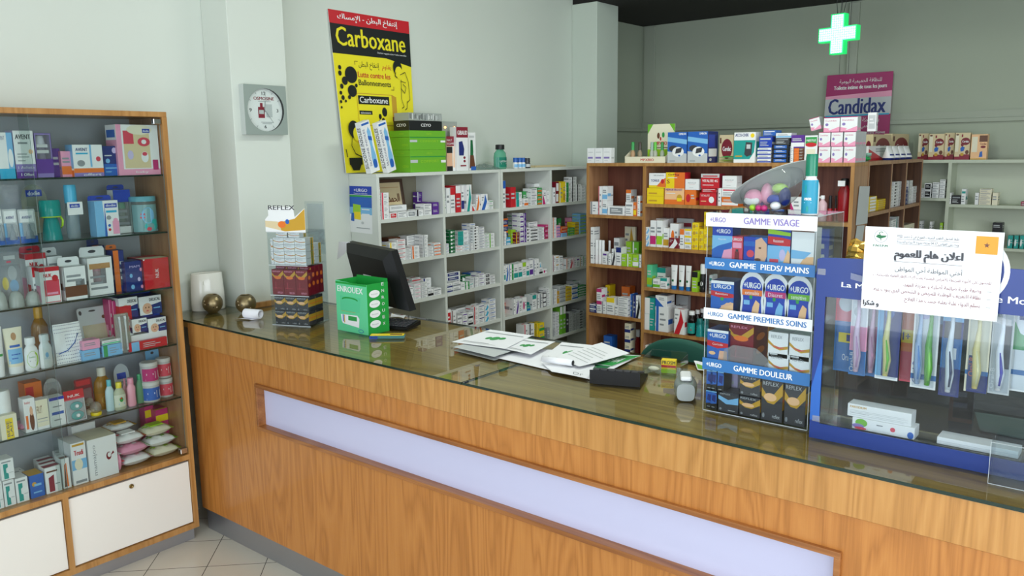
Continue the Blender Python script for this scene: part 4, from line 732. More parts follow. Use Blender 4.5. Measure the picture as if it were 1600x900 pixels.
def teat(t, x, y, z, w, h, col='clear_silicone'):
    MB().lathe([(w*.36, 0), (w*.36, h*.12), (w*.3, h*.2), (w*.26, h*.4), (w*.12, h*.62), (w*.1, h*.85), (w*.04, h*.92)], clearc('silicone', 'c9d4dc', .35), 14, (x, y, z+h*.05), sy=.5).build('teat', t)
def soother(t, x, y, z, w, h, col='1fb4b0', n=1):
    for k in range(n):
        zz = z+h*(.25+.45*k); m = shiny('soother_'+col, col)
        MB().lathe([(w*.3, 0), (w*.33, .002), (w*.3, .004)], m, 16, M=Matrix.Translation((x, y, zz)) @ Matrix.Rotation(PI/2, 4, 'X'), sx=1.1, sy=.8).lathe([(w*.1, 0), (w*.12, .006), (w*.08, .008)], P('white'), 12, M=Matrix.Translation((x, y-.003, zz)) @ Matrix.Rotation(PI/2, 4, 'X')).build('soother', t)
def hangflap(t, w, h, d, col, hh=.022):
    MB().prism([(-w/2, h), (w/2, h), (w/2, h+hh*.7), (w/2-.006, h+hh), (-w/2+.006, h+hh), (-w/2, h+hh*.7)], d-.002, d-.0012, col).art([('e', .5, .5, .16, .16, 'charcoal')], w, hh, lambda x, y, e: (x-w/2, d-.002-e, h+y)).build('hang_tab', t)
def windowbox(pl, px0, py0, px1, lab, des, back=.02, dep=.06, win=None, inside=None, flap=None, z=None, name='baby_bottle_box', cat='baby product box', flapf=.16):
    "carton with an acetate window, its content showing, and a hang tab"
    w, h, loc = pl.rect(px0, py0, px1, back, z); loc.z += .0003; t = thing(name, lab, cat, loc, pl.rz()); hf = h*flapf if flap else 0; h -= hf; w -= .001
    if win:
        x0, z0, x1, z1 = win; D = DS.get(des) or spec(des); m = MB(); X0, X1, Z0, Z1 = (x0-.5)*w, (x1-.5)*w, z0*h, z1*h; b = D['base']
        m.box((-w/2, dep-.001, 0), (w/2, dep, h), b).box((-w/2, 0, 0), (-w/2+.001, dep, h), b).box((w/2-.001, 0, 0), (w/2, dep, h), b).box((-w/2, 0, 0), (w/2, dep, .001), b).box((-w/2, 0, h-.001), (w/2, dep, h), b)
        for a, c in (((-w/2, 0, 0), (w/2, .001, Z0)), ((-w/2, 0, Z1), (w/2, .001, h)), ((-w/2, 0, Z0), (X0, .001, Z1)), ((X1, 0, Z0), (w/2, .001, Z1))): m.box(a, c, b)
        ops = [o for o in D.get('f', [])]; m.art(ops, w, h, Fr(w)); m.art(D.get('s', []), dep, h, Rt(w)); m.art(D.get('s', []), dep, h, Lt(w, dep)); m.build('carton', t)
        MB().quad([(X0, .0012, Z0), (X1, .0012, Z0), (X1, .0012, Z1), (X0, .0012, Z1)], FILM).build('window_film', t)
        if inside: inside(t, (X0+X1)/2, dep/2, Z0, X1-X0, Z1-Z0)
    else: place(carton(w, dep, h, des), 'carton', t)
    if flap: hangflap(t, w, h, dep, flap, hf)
    return t
def nursing(colb, colc, k='a'):
    def f(t, x, y, z, w, h):
        r = min(w*.36, .022)
        MB().lathe([(r*.9, 0), (r, h*.05), (r*.92, h*.3), (r, h*.55), (r*.95, h*.66)], clearc('bottle_'+k, colb, .35), 16, (x, y, z+.001)).build('baby_bottle', t)
        MB().lathe([(r, h*.66), (r*1.02, h*.7), (r*.9, h*.86), (r*.7, h*.97)], shiny('lid_'+k, colc), 16, (x, y, z)).build('bottle_lid', t)
    return f
# ------------------------------------------------------------------ display cabinet goods
def cpl(z): p = Plane(0, QX1-.03, z, -1); p.lim = (.645, 1.671); p.dmax = .228; return p
def cs(i): return cpl(CSH[i])
g1, g2, g3, g4, g5 = (cs(i) for i in range(5)); g6 = cpl(.385)
BB = 'baby product box'
def cbx(pl, px0, py0, px1, des, lab, dep=.06, back=.01, z=None, name='baby_product_box', cat=BB, tilt=0, group=None): return pl.box(px0, py0, px1, des, lab, dep, back, z, name, cat, tilt, group)
# top shelf
cbx(g1, -6, 207, 19, 'avent2', 'light blue and white baby bottle carton at the glass edge, top shelf of cabinet')
cbx(g1, 20, 204, 52, 'avent1', 'tall white and purple carton on the cabinet top shelf', .07)
windowbox(g1, 53, 208, 80, 'clear fronted purple carton showing a lilac baby bottle', 'violet/purple/b', .01, .06, (.08, .32, .92, .96), nursing('b9a8cf', 'e8e8ee', 'lilac'))
cbx(g1, 81, 232, 94, 'purple/charcoal/n', 'dark purple box set back between baby cartons on top shelf', .06, .05)
cbx(g1, 95, 236, 112, 'pink/orange/b', 'small pinkish box with orange foot band on top shelf', .05, .03)
cbx(g1, 113, 226, 160, 'avent3', 'wide white and light blue twin carton with orange band', .06)
cbx(g1, 160.5, 228, 183, 'dkblue', 'dark blue carton beside the big pink gift box', .08, .02)
cbx(g1, 193, 195, 258, 'minig', 'large pink gift box with soothers behind a window, top shelf', .085, .006)
# second shelf
for k, (a, b) in enumerate(((-8, 4), (5, 27), (29, 56))):
    blister(g2, a, 327, b, ['clear teat blister pack at the cabinet edge, second shelf', 'clear teat blister pack, middle of three on second shelf', 'clear teat blister pack beside the teal cup'][k], 'lightgrey', [('r', 0, 0, 1, .2, 'blue'), ('r', .1, .62, .9, .95, 'white'), ('T', .2, .72, .8, .8, 'AVENT', 'navy'), ('r', 0, .2, .2, .6, 'lightblue')], (.12, .1, .88, .58, .022), .012, tilt=.06, what=teat, group='teat blister packs')
blister(g2, 34, 288, 75, 'round topped clear pack with blue brand plate behind the teat packs', clearc('card', 'd6d8c8', .3), [('r', .2, .78, .82, .9, 'royal'), ('T', .28, .8, .74, .88, 'dodie', 'white'), ('e', .5, .3, .35, .2, 'beige')], (.1, .08, .9, .6, .01), .14, tilt=.1, round_top=True)
t_ = bottle(g2, 68, 313, 99, 'toddler_cup', 'turquoise toddler cup with a lime green handle strap', 'cup', clearc('turq', '27b3b0', .6), clearc('turqlid', '1aa39c', .8), 'cone', .02, None, None, None, capf=.42, neck=.95)
w_, h_, _l = g2.rect(68, 313, 99)
MB().tube([(w_*.5*math.cos(a), -abs(w_*.5*math.sin(a))-.003, h_*.58) for a in [PI*k/14 for k in range(15)]], .0022, shiny('lime', 'b6dd2a')).tube([(w_*.42, -w_*.2, h_*.58), (w_*.5, -w_*.28, h_*.48), (w_*.46, -w_*.26, h_*.34), (w_*.38, -w_*.3, h_*.3)], .004, shiny('lime', 'b6dd2a')).build('strap', t_)
t_ = bottle(g2, 103, 289, 124, 'baby_bottle', 'tall clear baby bottle with a sky blue cap and white hang tag', 'baby bottle', clearc('water', 'd3e0e6', .25), shiny('sky', '4db4dd'), 'round', .03, capf=.34, neck=.8)
w_, h_, _l = g2.rect(103, 289, 124)
MB().box((-w_*.55, -w_*.62, h_*.44), (w_*.6, -w_*.6, h_*.68), P('white')).art([('r', .15, .55, .85, .85, 'royal'), ('T', .25, .62, .75, .78, 'dodie', 'white')], w_*1.1, h_*.24, lambda x, y, e: (x-w_*.55, -w_*.62-e, h_*.44+y)).build('hang_tag', t_)
windowbox(g2, 147, 306, 184, 'white carton with blue side, pink bottle picture and blue tab', 'dodie1', .008, .055, flap='royal', flapf=.12)
windowbox(g2, 176, 289, 203, 'clear fronted baby bottle box with green lid, second shelf', 'white/royal/h', .07, .05, (.08, .16, .94, .78), nursing('c2cfc0', '4a9a72', 'green'), 'royal', flapf=.1)
t_ = bottle(g2, 212, 307, 251, 'clear_canister', 'round clear gift canister with light blue lid and sea print', 'gift canister', clearc('canister', 'dfe6e4', .15), clearc('aqualid', '7fc6d6', .7), 'tub', .012, band=(.03, .9, clearc('seaprint', 'a8d9dc', .5)), art=[('e', .45, .6, .3, .3, 'lightblue'), ('r', .1, .5, .3, .56, 'rose'), ('r', .12, .62, .3, .68, 'rose'), ('e', .6, .2, .36, .16, 'turq'), ('e', .75, .36, .16, .1, 'turq'), ('e', .45, .1, .12, .07, 'rose'), ('r', .0, .0, 1, .05, 'lightblue')], capf=.14)
# third shelf
blister(g3, -4, 394, 32, 'large clear bag pack with soothers inside, third shelf', clearc('bag', 'd5d8da', .3), [('r', .3, .86, .8, .93, 'lightgrey'), ('r', .4, .8, .6, .83, 'rose'), ('e', .25, .42, .14, .12, 'yellow'), ('e', .6, .6, .2, .14, 'lightgrey'), ('e', .62, .36, .2, .12, 'lightblue')], (.04, .05, .96, .76, .03), .07, tilt=.05)
for k, (a, b) in enumerate(((-9, 15), (17, 42), (44, 68))):
    w, h, loc = stand(g3, a, 455, b, .008); loc[0] -= w/2; t = thing('breast_shell', ['milky clear breast shell at the edge of the third shelf', 'milky clear breast shell, middle of three', 'milky clear breast shell beside the pink bottle box'][k], 'breast shell', loc, PI/2, 'clear shells on the third shelf')
    MB().lathe([(w*.49, 0), (w*.49, h*.2), (w*.44, h*.62), (w*.3, h*.88), (w*.08, h*.97)], clearc('shell', 'dfe6e2', .45), 20).build('dome', t); MB().lathe([(w*.5, 0), (w*.5, .004)], clearc('shell', 'dfe6e2', .45), 20).build('rim', t)
windowbox(g3, 38, 386, 71, 'tall red and white carton behind the pink ones, third shelf', 'nuk', .1, .05, flap='red', flapf=.12)
cbx(g3, 50, 417, 59, 'white/red/h', 'narrow white carton with red top behind the pink bottle box', .05, .05)
cbx(g3, 61, 417, 93, 'nuk', 'white carton with red heart and pink bottle picture', .042, .006)
windowbox(g3, 73, 388, 97, 'white hanging carton partly hidden behind the pink bottle box', 'white/grey/p', .1, .05, flap='white')
windowbox(g3, 98, 403, 133, 'small hanging carton with window, brown and white print', 'white/brown/b', .004, .05, (.5, .12, .92, .6), nursing('c9d2d4', 'aab4ba', 'grey'), 'white', flapf=.2)
windowbox(g3, 134, 387, 174, 'hanging carton with pink baby bottle in its window', 'white/tan/p', .03, .06, (.2, .3, .72, .8), nursing('e9bcc4', 'd98a9c', 'pink'), 'white', flapf=.2)
windowbox(g3, 176, 384, 193, 'blue and orange hanging carton with clear window', 'navy/orange/m', .05, .06, (.1, .14, .9, .6), nursing('c9d2d4', 'd8d8d8', 'clr'), 'orange', flapf=.1)
windowbox(g3, 144, 374, 163, 'blue and orange hanging carton standing furthest back', 'navy/orange/m', .13, .05, flap='navy', flapf=.12)
cbx(g3, 195, 408, 224, 'navydot', 'navy carton with pale spots beside the red box', .07, .02)
cbx(g3, 226, 403, 266, 'nukred', 'bright red carton at the end of the third shelf', .13, .004)
# fourth shelf
tube_(g4, -14, 512, 5, 'white cream tube at the cabinet edge, fourth shelf', 'white', P('white'), [('r', .1, .3, .9, .36, 'green')], .01)
tube_(g4, 7, 513, 38, 'cream tube with blue print and round picture, fourth shelf', 'cream', P('white'), [('r', .02, .08, .98, .46, 'lightblue'), ('e', .5, .78, .18, .1, 'tan'), ('r', .15, .5, .85, .56, 'blue'), ('r', .2, .3, .8, .33, 'blue'), ('r', .2, .2, .6, .23, 'blue')], .01)
bottle(g4, 48, 480, 77, 'shampoo_bottle', 'tall amber shampoo bottle behind the white bottles', 'bottle', clearc('amber', 'c8922e', .5), shiny('amb', 'd6a02a'), 'flat', .11, band=(.2, .6, clearc('amber2', 'b87d22', .8)))
bottle(g4, 38, 528, 61, 'powder_bottle', 'white bottle with lime green oval label', 'powder bottle', P('white'), P('white'), 'flat', .008, band=(.12, .75, 'white'), art=[('e', .5, .5, .5, .5, 'lime'), ('e', .45, .5, .42, .42, 'white'), ('t', .2, .6, .7, .7, 'bebe', 'green'), ('r', .2, .4, .7, .44, 'grey')], neck=.62)
bottle(g4, 61, 523, 82, 'powder_bottle', 'plain white bottle with faint blue drop beside the dotted bag', 'powder bottle', P('white'), P('white'), 'flat', .008, band=(.12, .75, 'white'), art=[('e', .5, .6, .16, .16, 'lightblue'), ('t', .25, .36, .75, .46, 'doux', 'lightblue')], neck=.62)
w, h, loc = stand(g4, 84, 506, 130, .02); t = thing('gift_bag', 'white and blue dotted clear gift bag with a bottle inside', 'gift bag', loc, PI/2)
def bag(u, v):
    x = (u-.5)*w*(1-.08*v); return (x, -.0+.004*math.sin(u*9)*math.sin(v*7)+.02*(v), h*v)
m = MB().grid(bag, 12, 10, P('white'))
rb = random.Random(3)
for i in range(13):
    for j in range(12):
        if (i < 5 and 3 < j < 9): continue
        u, v = (i+.5)/13, (j+.5)/12; p = bag(u, v); m.add([(p[0]-.0015, p[1]-.001, p[2]-.0018), (p[0]+.002, p[1]-.001, p[2]), (p[0]+.0015, p[1]-.001, p[2]+.0022), (p[0]-.002, p[1]-.001, p[2])], [(0, 1, 2, 3)], 'navy')
m.build('bag_front', t); MB().grid(lambda u, v: (bag(u, v)[0], .03-.008*v, h*v), 4, 4, P('white')).build('bag_back', t)
MB().tube([(-w*.42, -.004, h*.28), (-w*.1, -.004, h*.34), (w*.2, -.0045+.01, h*.5), (w*.33, -.0045+.012, h*.72)], .0018, P('blue')).build('ribbon_print', t)
blister(g4, 126, 480, 173, 'grey white card pack leaning at the back of the fourth shelf', 'lightgrey', [('e', .1, .9, .05, .05, 'charcoal'), ('e', .5, .92, .12, .02, 'charcoal'), ('e', .85, .76, .06, .04, 'brown'), ('r', .1, .08, .9, .62, 'beige')], (.1, .08, .9, .62, .008), .1, tilt=.2)
cbx(g4, 129, 546, 157, 'lightblue/white/n', 'pale blue small box under the pink one, fourth shelf', .05, .006)
cbx(g4, 129, 531, 157, 'pink/white/n', 'pale pink small box on the pale blue one, fourth shelf', .05, .006, z=U(143, 546, 0, QX1-.036).z+.001)
cbx(g4, 160, 538, 192, 'lightblue/green/s', 'light blue and green small flat box, fourth shelf', .06, .006)
cbx(g4, 160, 530.5, 190, 'white/mint/b', 'white and mint small flat box resting on the blue and green one', .06, .01, z=U(176, 538, 0, QX1-.036).z+.001)
for k, (a, y) in enumerate(((170, 468), (175.5, 470), (181, 472))): cbx(g4, a, y, a+5, 'magenta/pink/s', ['first', 'second', 'third'][k]+' of three slim magenta cartons by the baby face boxes', .05, .08, group='slim magenta cartons')
cbx(g4, 187, 478, 206, 'red/white/b', 'red and white slim carton behind the toothbrush pack', .04, .05)
def brush2(t, x, y, z, w, h):
    for k in (-1, 1): MB().tube([(x+k*w*.22, y, z+h*.05), (x+k*w*.2, y-.002, z+h*.5), (x+k*w*.22, y, z+h*.95)], [.004, .003, .005], P('white')).build('toothbrush', t)
blister(g4, 179, 490, 202, 'clear double toothbrush pack standing on the fourth shelf', clearc('card', 'd6d8c8', .3), [], (.05, .02, .95, .98, .012), .015, tilt=.03, what=brush2)
for k, (a, y, b, z0, bk, l) in enumerate(((185, 464, 215, 500, .055, 'baby face carton, upper row, first'), (217, 462, 252, 496, .055, 'baby face carton, upper row beside the wall'), (206, 499, 230, 525, .03, 'baby face carton, lower row, partly hidden'), (231, 497, 260, 523, .03, 'baby face carton, lower row beside the wall'))):
    zz = U((a+b)/2, z0, 0, QX1-.03-bk).z if k < 2 else U((a+b)/2, 520, 0, QX1-.06).z+.002
    windowbox(g4, a, y-5, b, l+' of navy tabbed set', 'babybox', bk, .05 if bk == .03 else .09, flap='royal', z=zz+(.012 if k < 2 else 0), flapf=.16)
cbx(g4, 205, 520, 262, 'whiteflat', 'long flat white carton under the baby face cartons', .11, .028)
cbx(g4, 202, 531, 262, 'red/lightblue/s', 'flat red carton with pale end at the shelf front', .016, .004)
# fifth shelf
bottle(g5, -8, 612, 20, 'cream_jar', 'stout white jar with blue mark on fifth shelf', 'jar', P('white'), P('white'), 'tub', .03, band=(.1, .8, 'white'), art=[('r', .3, .1, .6, .4, 'royal')], capf=.3)
cbx(g5, 0, 648, 27, 'yelbox', 'cream box with yellow panel and navy letters, fifth shelf', .028, .0)
cbx(g5, 38, 597, 66, 'orangebox', 'orange box at the back of the fifth shelf', .06, .12)
blister(g5, 70, 592, 98, 'rounded clear blister pack behind the small white boxes', 'lightgrey', [('e', .5, .5, .3, .25, 'grey')], (.1, .1, .9, .9, .01), .13, tilt=.15, round_top=True)
cbx(g5, 36, 622, 55, 'kidbox', 'small white box with brown baby picture', .045, .018)
cbx(g5, 55.6, 624, 75, 'pasbox', 'small white box with fine print beside the baby picture box', .045, .018)
cbx(g5, 77, 620, 101, 'bluewhite', 'upright white box with royal blue top, fifth shelf', .05, .01)
def wipes(pl, px0, py0, px1, lab, base, acc, back=.02, dep=.1, z=None, tilt=0, lid=None, end=None, hh=None, roll=0):
    "soft film pack with crimped ends and a flap lid"
    w, h, loc = stand(pl, px0, py0, px1, back, z); h = hh or h; t = thing('wet_wipes_pack', lab, 'wet wipes pack', loc, 0, 'wet wipes packs in the cabinet')
    t.rotation_euler = (tilt, roll, pl.rz()); rr = random.Random(int(px0*3+py0)); ph = rr.random()*6
    def top(u, v):
        q = (math.sin(PI*min(1, max(0, u)))**.35)*(math.sin(PI*min(1, max(0, v)))**.3); return ((u-.5)*w*(.96+.04*q), v*dep, h*.5+h*.5*q+(.0022*math.sin(u*23+ph)*math.sin(v*17+ph)-.0035*abs(math.sin(u*9+ph+v*4)))*q)
    def bot(u, v):
        q = (math.sin(PI*u)**.35)*(math.sin(PI*v)**.3); return ((u-.5)*w*(.96+.04*q), v*dep, h*.5-h*.5*q)
    def side(u, v):
        a = top(u, v); return a
    mb = MB().grid(top, 16, 12, base).grid(lambda u, v: bot(1-u, v), 10, 8, base)
    for s_ in (0, 1):
        mb.grid(lambda u, v, s_=s_: ((-.5+s_)*w*.96+(u*.012)*(1 if s_ else -1), v*dep, h*.5+.002*math.sin(v*30)), 2, 16, acc)
    # printed blotches that follow the film
    for k in range(7):
        u, v = rr.uniform(.12, .88), rr.uniform(.1, .9); du, dv = rr.uniform(.05, .1), rr.uniform(.05, .12)
        p = [top(u+du*math.cos(a), v+dv*math.sin(a)) for a in [2*PI*i/8 for i in range(8)]]; mb.add([(x, y, z_+.0012) for x, y, z_ in p], [tuple(range(8))], acc)
    mb.build('film_pack', t)
    if lid: MB().box((-w*.25, dep*.2, h-.002), (w*.25, dep*.75, h+.0035), lid, bev=.0015).build('flap_lid', t)
    return t
wipes(g5, 32, 658, 78, 'pink wet wipes pack lying on the fifth shelf', 'pink', 'rose', .03, .09)
blister(g5, 101, 610, 133, 'red topped soother pack with two turquoise soothers', 'rose', [('r', 0, .74, 1, 1, 'red'), ('T', .2, .78, .8, .86, 'NUK', 'white'), ('r', 0, 0, 1, .7, 'lightgrey')], (.06, .04, .94, .7, .02), .01, tilt=.1, what=lambda t, x, y, z, w, h: soother(t, x, y, z, w, h, '1fa9a4', 2))
blister(g5, 118, 592, 146, 'dark red soother pack set back, fifth shelf', 'darkred', [('r', .1, .8, .9, .95, 'red')], (.1, .1, .9, .7, .02), .09, tilt=.1, what=lambda t, x, y, z, w, h: soother(t, x, y, z, w, h, '8a5a3a', 1))
for k, (a, b, y, col, l) in enumerate(((135, 149, 612, 'e7d9c0', 'clear round soother case with tan soother'), (143, 163, 628, 'f0d21c', 'clear soother case with yellow base'))):
    w, h, loc = stand(g5, a, y, b, .012 + .03*(k == 0)); loc[0] -= w*.4; t = thing('soother_case', l, 'soother case', loc, PI/2)
    MB().sphere((0, 0, h*.55), min(w, h)*.45, clearc('ball', 'e6e2d8', .2), sz=min(1.1, h/w), n=12).build('clear_dome', t); MB().lathe([(w*.4, 0), (w*.44, h*.12), (w*.4, h*.22)], shiny('casebase'+str(k), col), 18).build('case_base', t)
bottle(g5, 148, 575, 176, 'shampoo_bottle', 'tall amber baby shampoo bottle with pale cap, fifth shelf', 'bottle', clearc('amber', 'c8922e', .5), shiny('paleCap', 'd9d3c2'), 'flat', .07, band=(.1, .5, clearc('amber2', 'b87d22', .8)), art=[('e', .5, .5, .3, .3, 'gold')])
bottle(g5, 165, 594, 180, 'lotion_bottle', 'small pale blue lotion bottle with aqua cap', 'bottle', shiny('pbl', 'bcd6dc'), shiny('aqua', '63c1cf'), 'flat', .028)
bottle(g5, 179, 598, 198, 'lotion_bottle', 'small clear lotion bottle with yellow cap and green print', 'bottle', clearc('pale', 'dfe5c8', .6), shiny('ycap', 'f0dc3c'), 'flat', .01, band=(.15, .7, clearc('pale2', 'e8ecd8', .8)), art=[('e', .5, .6, .2, .2, 'green'), ('e', .5, .7, .08, .08, 'red'), ('r', .2, .2, .8, .3, 'lightblue')])
bottle(g5, 192, 592, 200, 'lotion_bottle', 'pink lotion bottle half hidden behind the front pink one', 'bottle', shiny('pk2', 'e8a7b6'), shiny('pk2c', 'e39aac'), 'flat', .06)
bottle(g5, 199, 591, 213, 'lotion_bottle', 'small pink lotion bottle with pink cap in front', 'bottle', shiny('pk1', 'f0a9bb'), shiny('pk1c', 'ee9db2'), 'lotion', .02, neck=.6)
bottle(g5, 213, 585, 226, 'lotion_bottle', 'small green lotion bottle beside the cotton tubs', 'bottle', clearc('grn', '79b48a', .6), shiny('gcap', '2f9a5e'), 'flat', .035)
blister(g5, 179, 569, 203, 'round topped blister card behind the lotion bottles', 'lightgrey', [('r', .2, .6, .8, .76, 'royal'), ('r', .2, .5, .8, .53, 'grey')], (.1, .1, .9, .45, .01), .12, tilt=.1, round_top=True)
blister(g5, 228, 546, 249, 'light blue hanging card at the back corner of the fifth shelf', 'lightblue', [('e', .5, .92, .12, .03, 'charcoal'), ('r', .2, .6, .8, .75, 'rose'), ('r', .2, .2, .8, .5, 'blue')], None, .14, tilt=.02)
def tub(px0, py0, px1, lab, col, back, z=None):
    return bottle(g5, px0, py0, px1, 'cotton_bud_tub', lab, 'cotton bud tub', clearc('tubc', 'e9e6e2', .6), clearc('tublid', 'eeeae6', .75), 'tub', back, z, band=(.12, .86, col), art=[('r', 0, 0, 1, .18, 'white'), ('r', .62, .2, .95, .75, 'white'), ('r', .05, .5, .5, .62, 'white')], capf=.16, group='cotton bud tubs')
tub(228, 597, 255, 'round cotton bud tub with blue label, lower front', 'blue', .008)
zt_ = U(240, 598, 0, QX1-.05).z
tub(226, 567, 252, 'round cotton bud tub with hot pink label on the blue one', 'magenta', .008, zt_+.002)
tub(256, 591, 277, 'round cotton bud tub with red stripe in the lower back row', 'rose', .03)
tub(251, 560, 272, 'round cotton bud tub with red stripe, topmost beside the wall', 'rose', .035, U(262, 591, 0, QX1-.07).z+.003)
# bottom board
cbx(g6, -10, 752, 4, 'tealbox', 'white and teal box in the lower row at the cabinet edge', .06, .006, group='white and teal boxes')
cbx(g6, 5, 750, 23, 'tealbox', 'white and teal box in the lower row, second from the blue box', .06, .006, group='white and teal boxes')
cbx(g6, 24, 746, 44, 'tealbox', 'white and teal box standing next to the blue box', .06, .006, group='white and teal boxes')
zb = U(12, 750, 0, QX1-.036).z+.001
cbx(g6, 0, 717, 22, 'tealbox', 'white and teal box stacked on top of the teal row', .06, .006, z=zb, group='white and teal boxes')
for k in range(2): cbx(g6, 22+k*2, 739-k*3, 38+k*2, 'white/grey/n', ['white box showing behind the teal row', 'white box furthest behind the teal row'][k], .05, .075+.055*k)
cbx(g6, 46, 741, 69, 'bluebox', 'blue box with gold topped print on the cabinet base', .07, .008)
for k in range(3): cbx(g6, 70-k*4, 729-k*5, 95-k*4, 'brownbox', f'{["front", "middle", "rear"][k]} white box with maroon print in the short row', .058, .006+.06*k, group='white boxes with maroon print')
for k in range(3): cbx(g6, 96-k*2, 716-k*4, 109-k*2, 'brownbox2', f'{["front", "middle", "rear"][k]} white box with orange brown print in the row', .058, .008+.06*k, group='white boxes with orange brown print')
cbx(g6, 110, 691, 134, 'trudi', 'tall white baby carton with blue picture band', .11, .006)
cbx(g6, 136, 683, 182, 'mamajoo', 'large white carton with grey vertical lettering', .13, .005)
cbx(g6, 112, 662, 150, 'white/lightgrey/n', 'white carton standing at the back above the large ones', .04, .15)
wipes(g6, 184, 704, 190, 'pink wet wipes pack standing on end by the large carton', 'pink', 'rose', .01, .03, hh=.075)
def wp_(y, z, bk, hh, base, acc, lab, wd=.12, dep=.09, rz=0, lid=None, tilt=0, roll=0):
    a = P; t = wipes(g6, 150, 700, 200, lab, base, acc, bk, dep, z, tilt, lid, hh=hh, roll=roll); t.location.y = y; t.rotation_euler.z += rz
    sc = wd/ (g6.rect(150, 700, 200, bk)[0]); t.scale = (sc, 1, 1); return t
yy = lambda px, py: U(px, py, 0, QX1-.06).y
for y, z, bk, hh, base, acc, lab, lid in ((1.477, .387, .012, .043, 'white', 'pink', 'pink and white wipes pack at the bottom of the heap', None), (1.470, .4325, .016, .043, 'pink', 'white', 'pink and white wipes pack second in the heap', None),
   (1.462, .478, .024, .043, 'white', 'rose', 'white and pink wipes pack crowning the pink heap', 'white'),
   (1.600, .387, .014, .043, 'cream', 'lime', 'green wipes pack at the bottom beside the magenta boxes', None), (1.592, .4325, .02, .043, 'white', 'leaf', 'green and white wipes pack in the middle of the green heap', None), (1.582, .478, .028, .043, 'cream', 'lime', 'lime wipes pack with lid on top of the green heap', 'lime')):
    wp_(y, z, bk, hh, base, acc, lab, .113, .085, lid=lid)
wp_(1.455, .526, .07, .03, 'white', 'gold', 'gold topped wipes pack lying across the back of the heap', .1, .085, lid='gold')
cbx(g6, 262, 634, 281, 'magbox', 'magenta carton with yellow band beside the cabinet side', .07, .115)
cbx(g6, 226, 630, 240, 'magbox', 'magenta carton with yellow band, behind the other one', .05, .155)
# ================================================================== flat pictures given by four corners
def bil(tl, tr, br, bl, lift):
    n = ((tr-tl).cross(bl-tl)).normalized()*-1
    if n.dot(CAMP-tl) < 0: n = -n
    def T(u, v, e): p = (bl*(1-u)+br*u)*(1-v) + (tl*(1-u)+tr*u)*v; return tuple(p + n*(lift+e))
    return T, n
def board(name, lab, cat, corners, th, base, ops, parts=None, edge='white', group=None):
    "a flat panel (poster, notice, leaflet) with real thickness, at four corners tl, tr, br, bl"
    tl, tr, br, bl = corners; c = (bl+br)/2; T, n = bil(tl-c, tr-c, br-c, bl-c, 0); mb = MB()
    f = [T(0, 0, 0), T(1, 0, 0), T(1, 1, 0), T(0, 1, 0)]; b = [T(0, 0, -th), T(1, 0, -th), T(1, 1, -th), T(0, 1, -th)]
    mb.add(f, [(0, 1, 2, 3)], base); mb.add(f+b, [(4, 7, 6, 5), (0, 4, 5, 1), (1, 5, 6, 2), (2, 6, 7, 3), (3, 7, 4, 0)], edge)
    mb.art(ops, 1, 1, lambda x, y, e: T(x, y, e)); return mb.build(name, None, c, label=lab, cat=cat, group=group), T
def seg(pts, w, col):
    "a drawn line as thin quads in unit coordinates"
    out = []
    for (a, b), (c, d) in zip(pts, pts[1:]):
        L = math.hypot(c-a, d-b) or 1; nx, ny = -(d-b)/L*w, (c-a)/L*w; out.append(('p', ((a+nx, b+ny), (a-nx, b-ny), (c-nx, d-ny), (c+nx, d+ny)), col))
    return out
YEL = mat('poster_yellow', 'efe02a', .35); _M['pack_posteryellow'] = YEL; PAL['posteryellow'] = 'efe02a'
bub = [(.19, .615, .075, .052), (.105, .575, .035, .026), (.06, .655, .018, .014), (.055, .62, .02, .016), (.185, .515, .055, .037), (.06, .54, .02, .016), (.04, .5, .016, .012), (.06, .47, .02, .015), (.03, .445, .014, .01), (.14, .475, .018, .013), (.24, .55, .016, .012), (.03, .41, .01, .008), (.09, .45, .012, .009)]
ops = [('r', 0, .92, 1, 1, 'red'), ('r', 0, .74, 1, .92, 'black'), ('p', ((0, .765), (.3, .752), (.65, .742), (1, .7), (1, .78), (0, .78)), 'black'), ('T', .1, .935, .84, .985, 'إنتفاخ البطن - الإمساك', 'white'),
  ('T', .06, .79, .93, .905, 'Carboxane', 'posteryellow'), ('t', .55, .762, .94, .776, 'Charbon vegetal active + huiles naturelles', 'white'), ('t', .3, .655, .56, .705, 'إنتفاخ البطن', 'black'), ('t', .6, .655, .72, .7, 'يقاوم', 'red'),
  ('T', .28, .605, .7, .64, 'Lutte contre les', 'red'), ('T', .28, .555, .7, .59, 'Ballonnements', 'black'), ('r', .25, .7, .29, .704, 'brown'), ('r', .25, .68, .256, .704, 'brown'), ('r', .7, .535, .74, .539, 'brown'), ('r', .734, .535, .74, .56, 'brown'),
  ('r', .235, .3, .70, .505, 'gold'), ('r', .24, .305, .695, .5, 'posteryellow'), ('p', ((.7, .3), (.76, .31), (.76, .49), (.7, .505)), 'gold'), ('r', .25, .435, .66, .49, 'black'), ('T', .27, .445, .64, .483, 'Carboxane', 'white'), ('r', .25, .37, .42, .395, 'black'), ('t', .27, .375, .4, .388, 'ballonnements', 'white'),
  ('e', .585, .39, .035, .03, 'black'), ('e', .52, .36, .02, .018, 'black'), ('e', .56, .335, .022, .017, 'black'), ('e', .51, .33, .012, .01, 'black'), ('r', .69, .33, .72, .36, 'brown')]
ops += [('e', a, b, c, d, 'black') for a, b, c, d in bub]
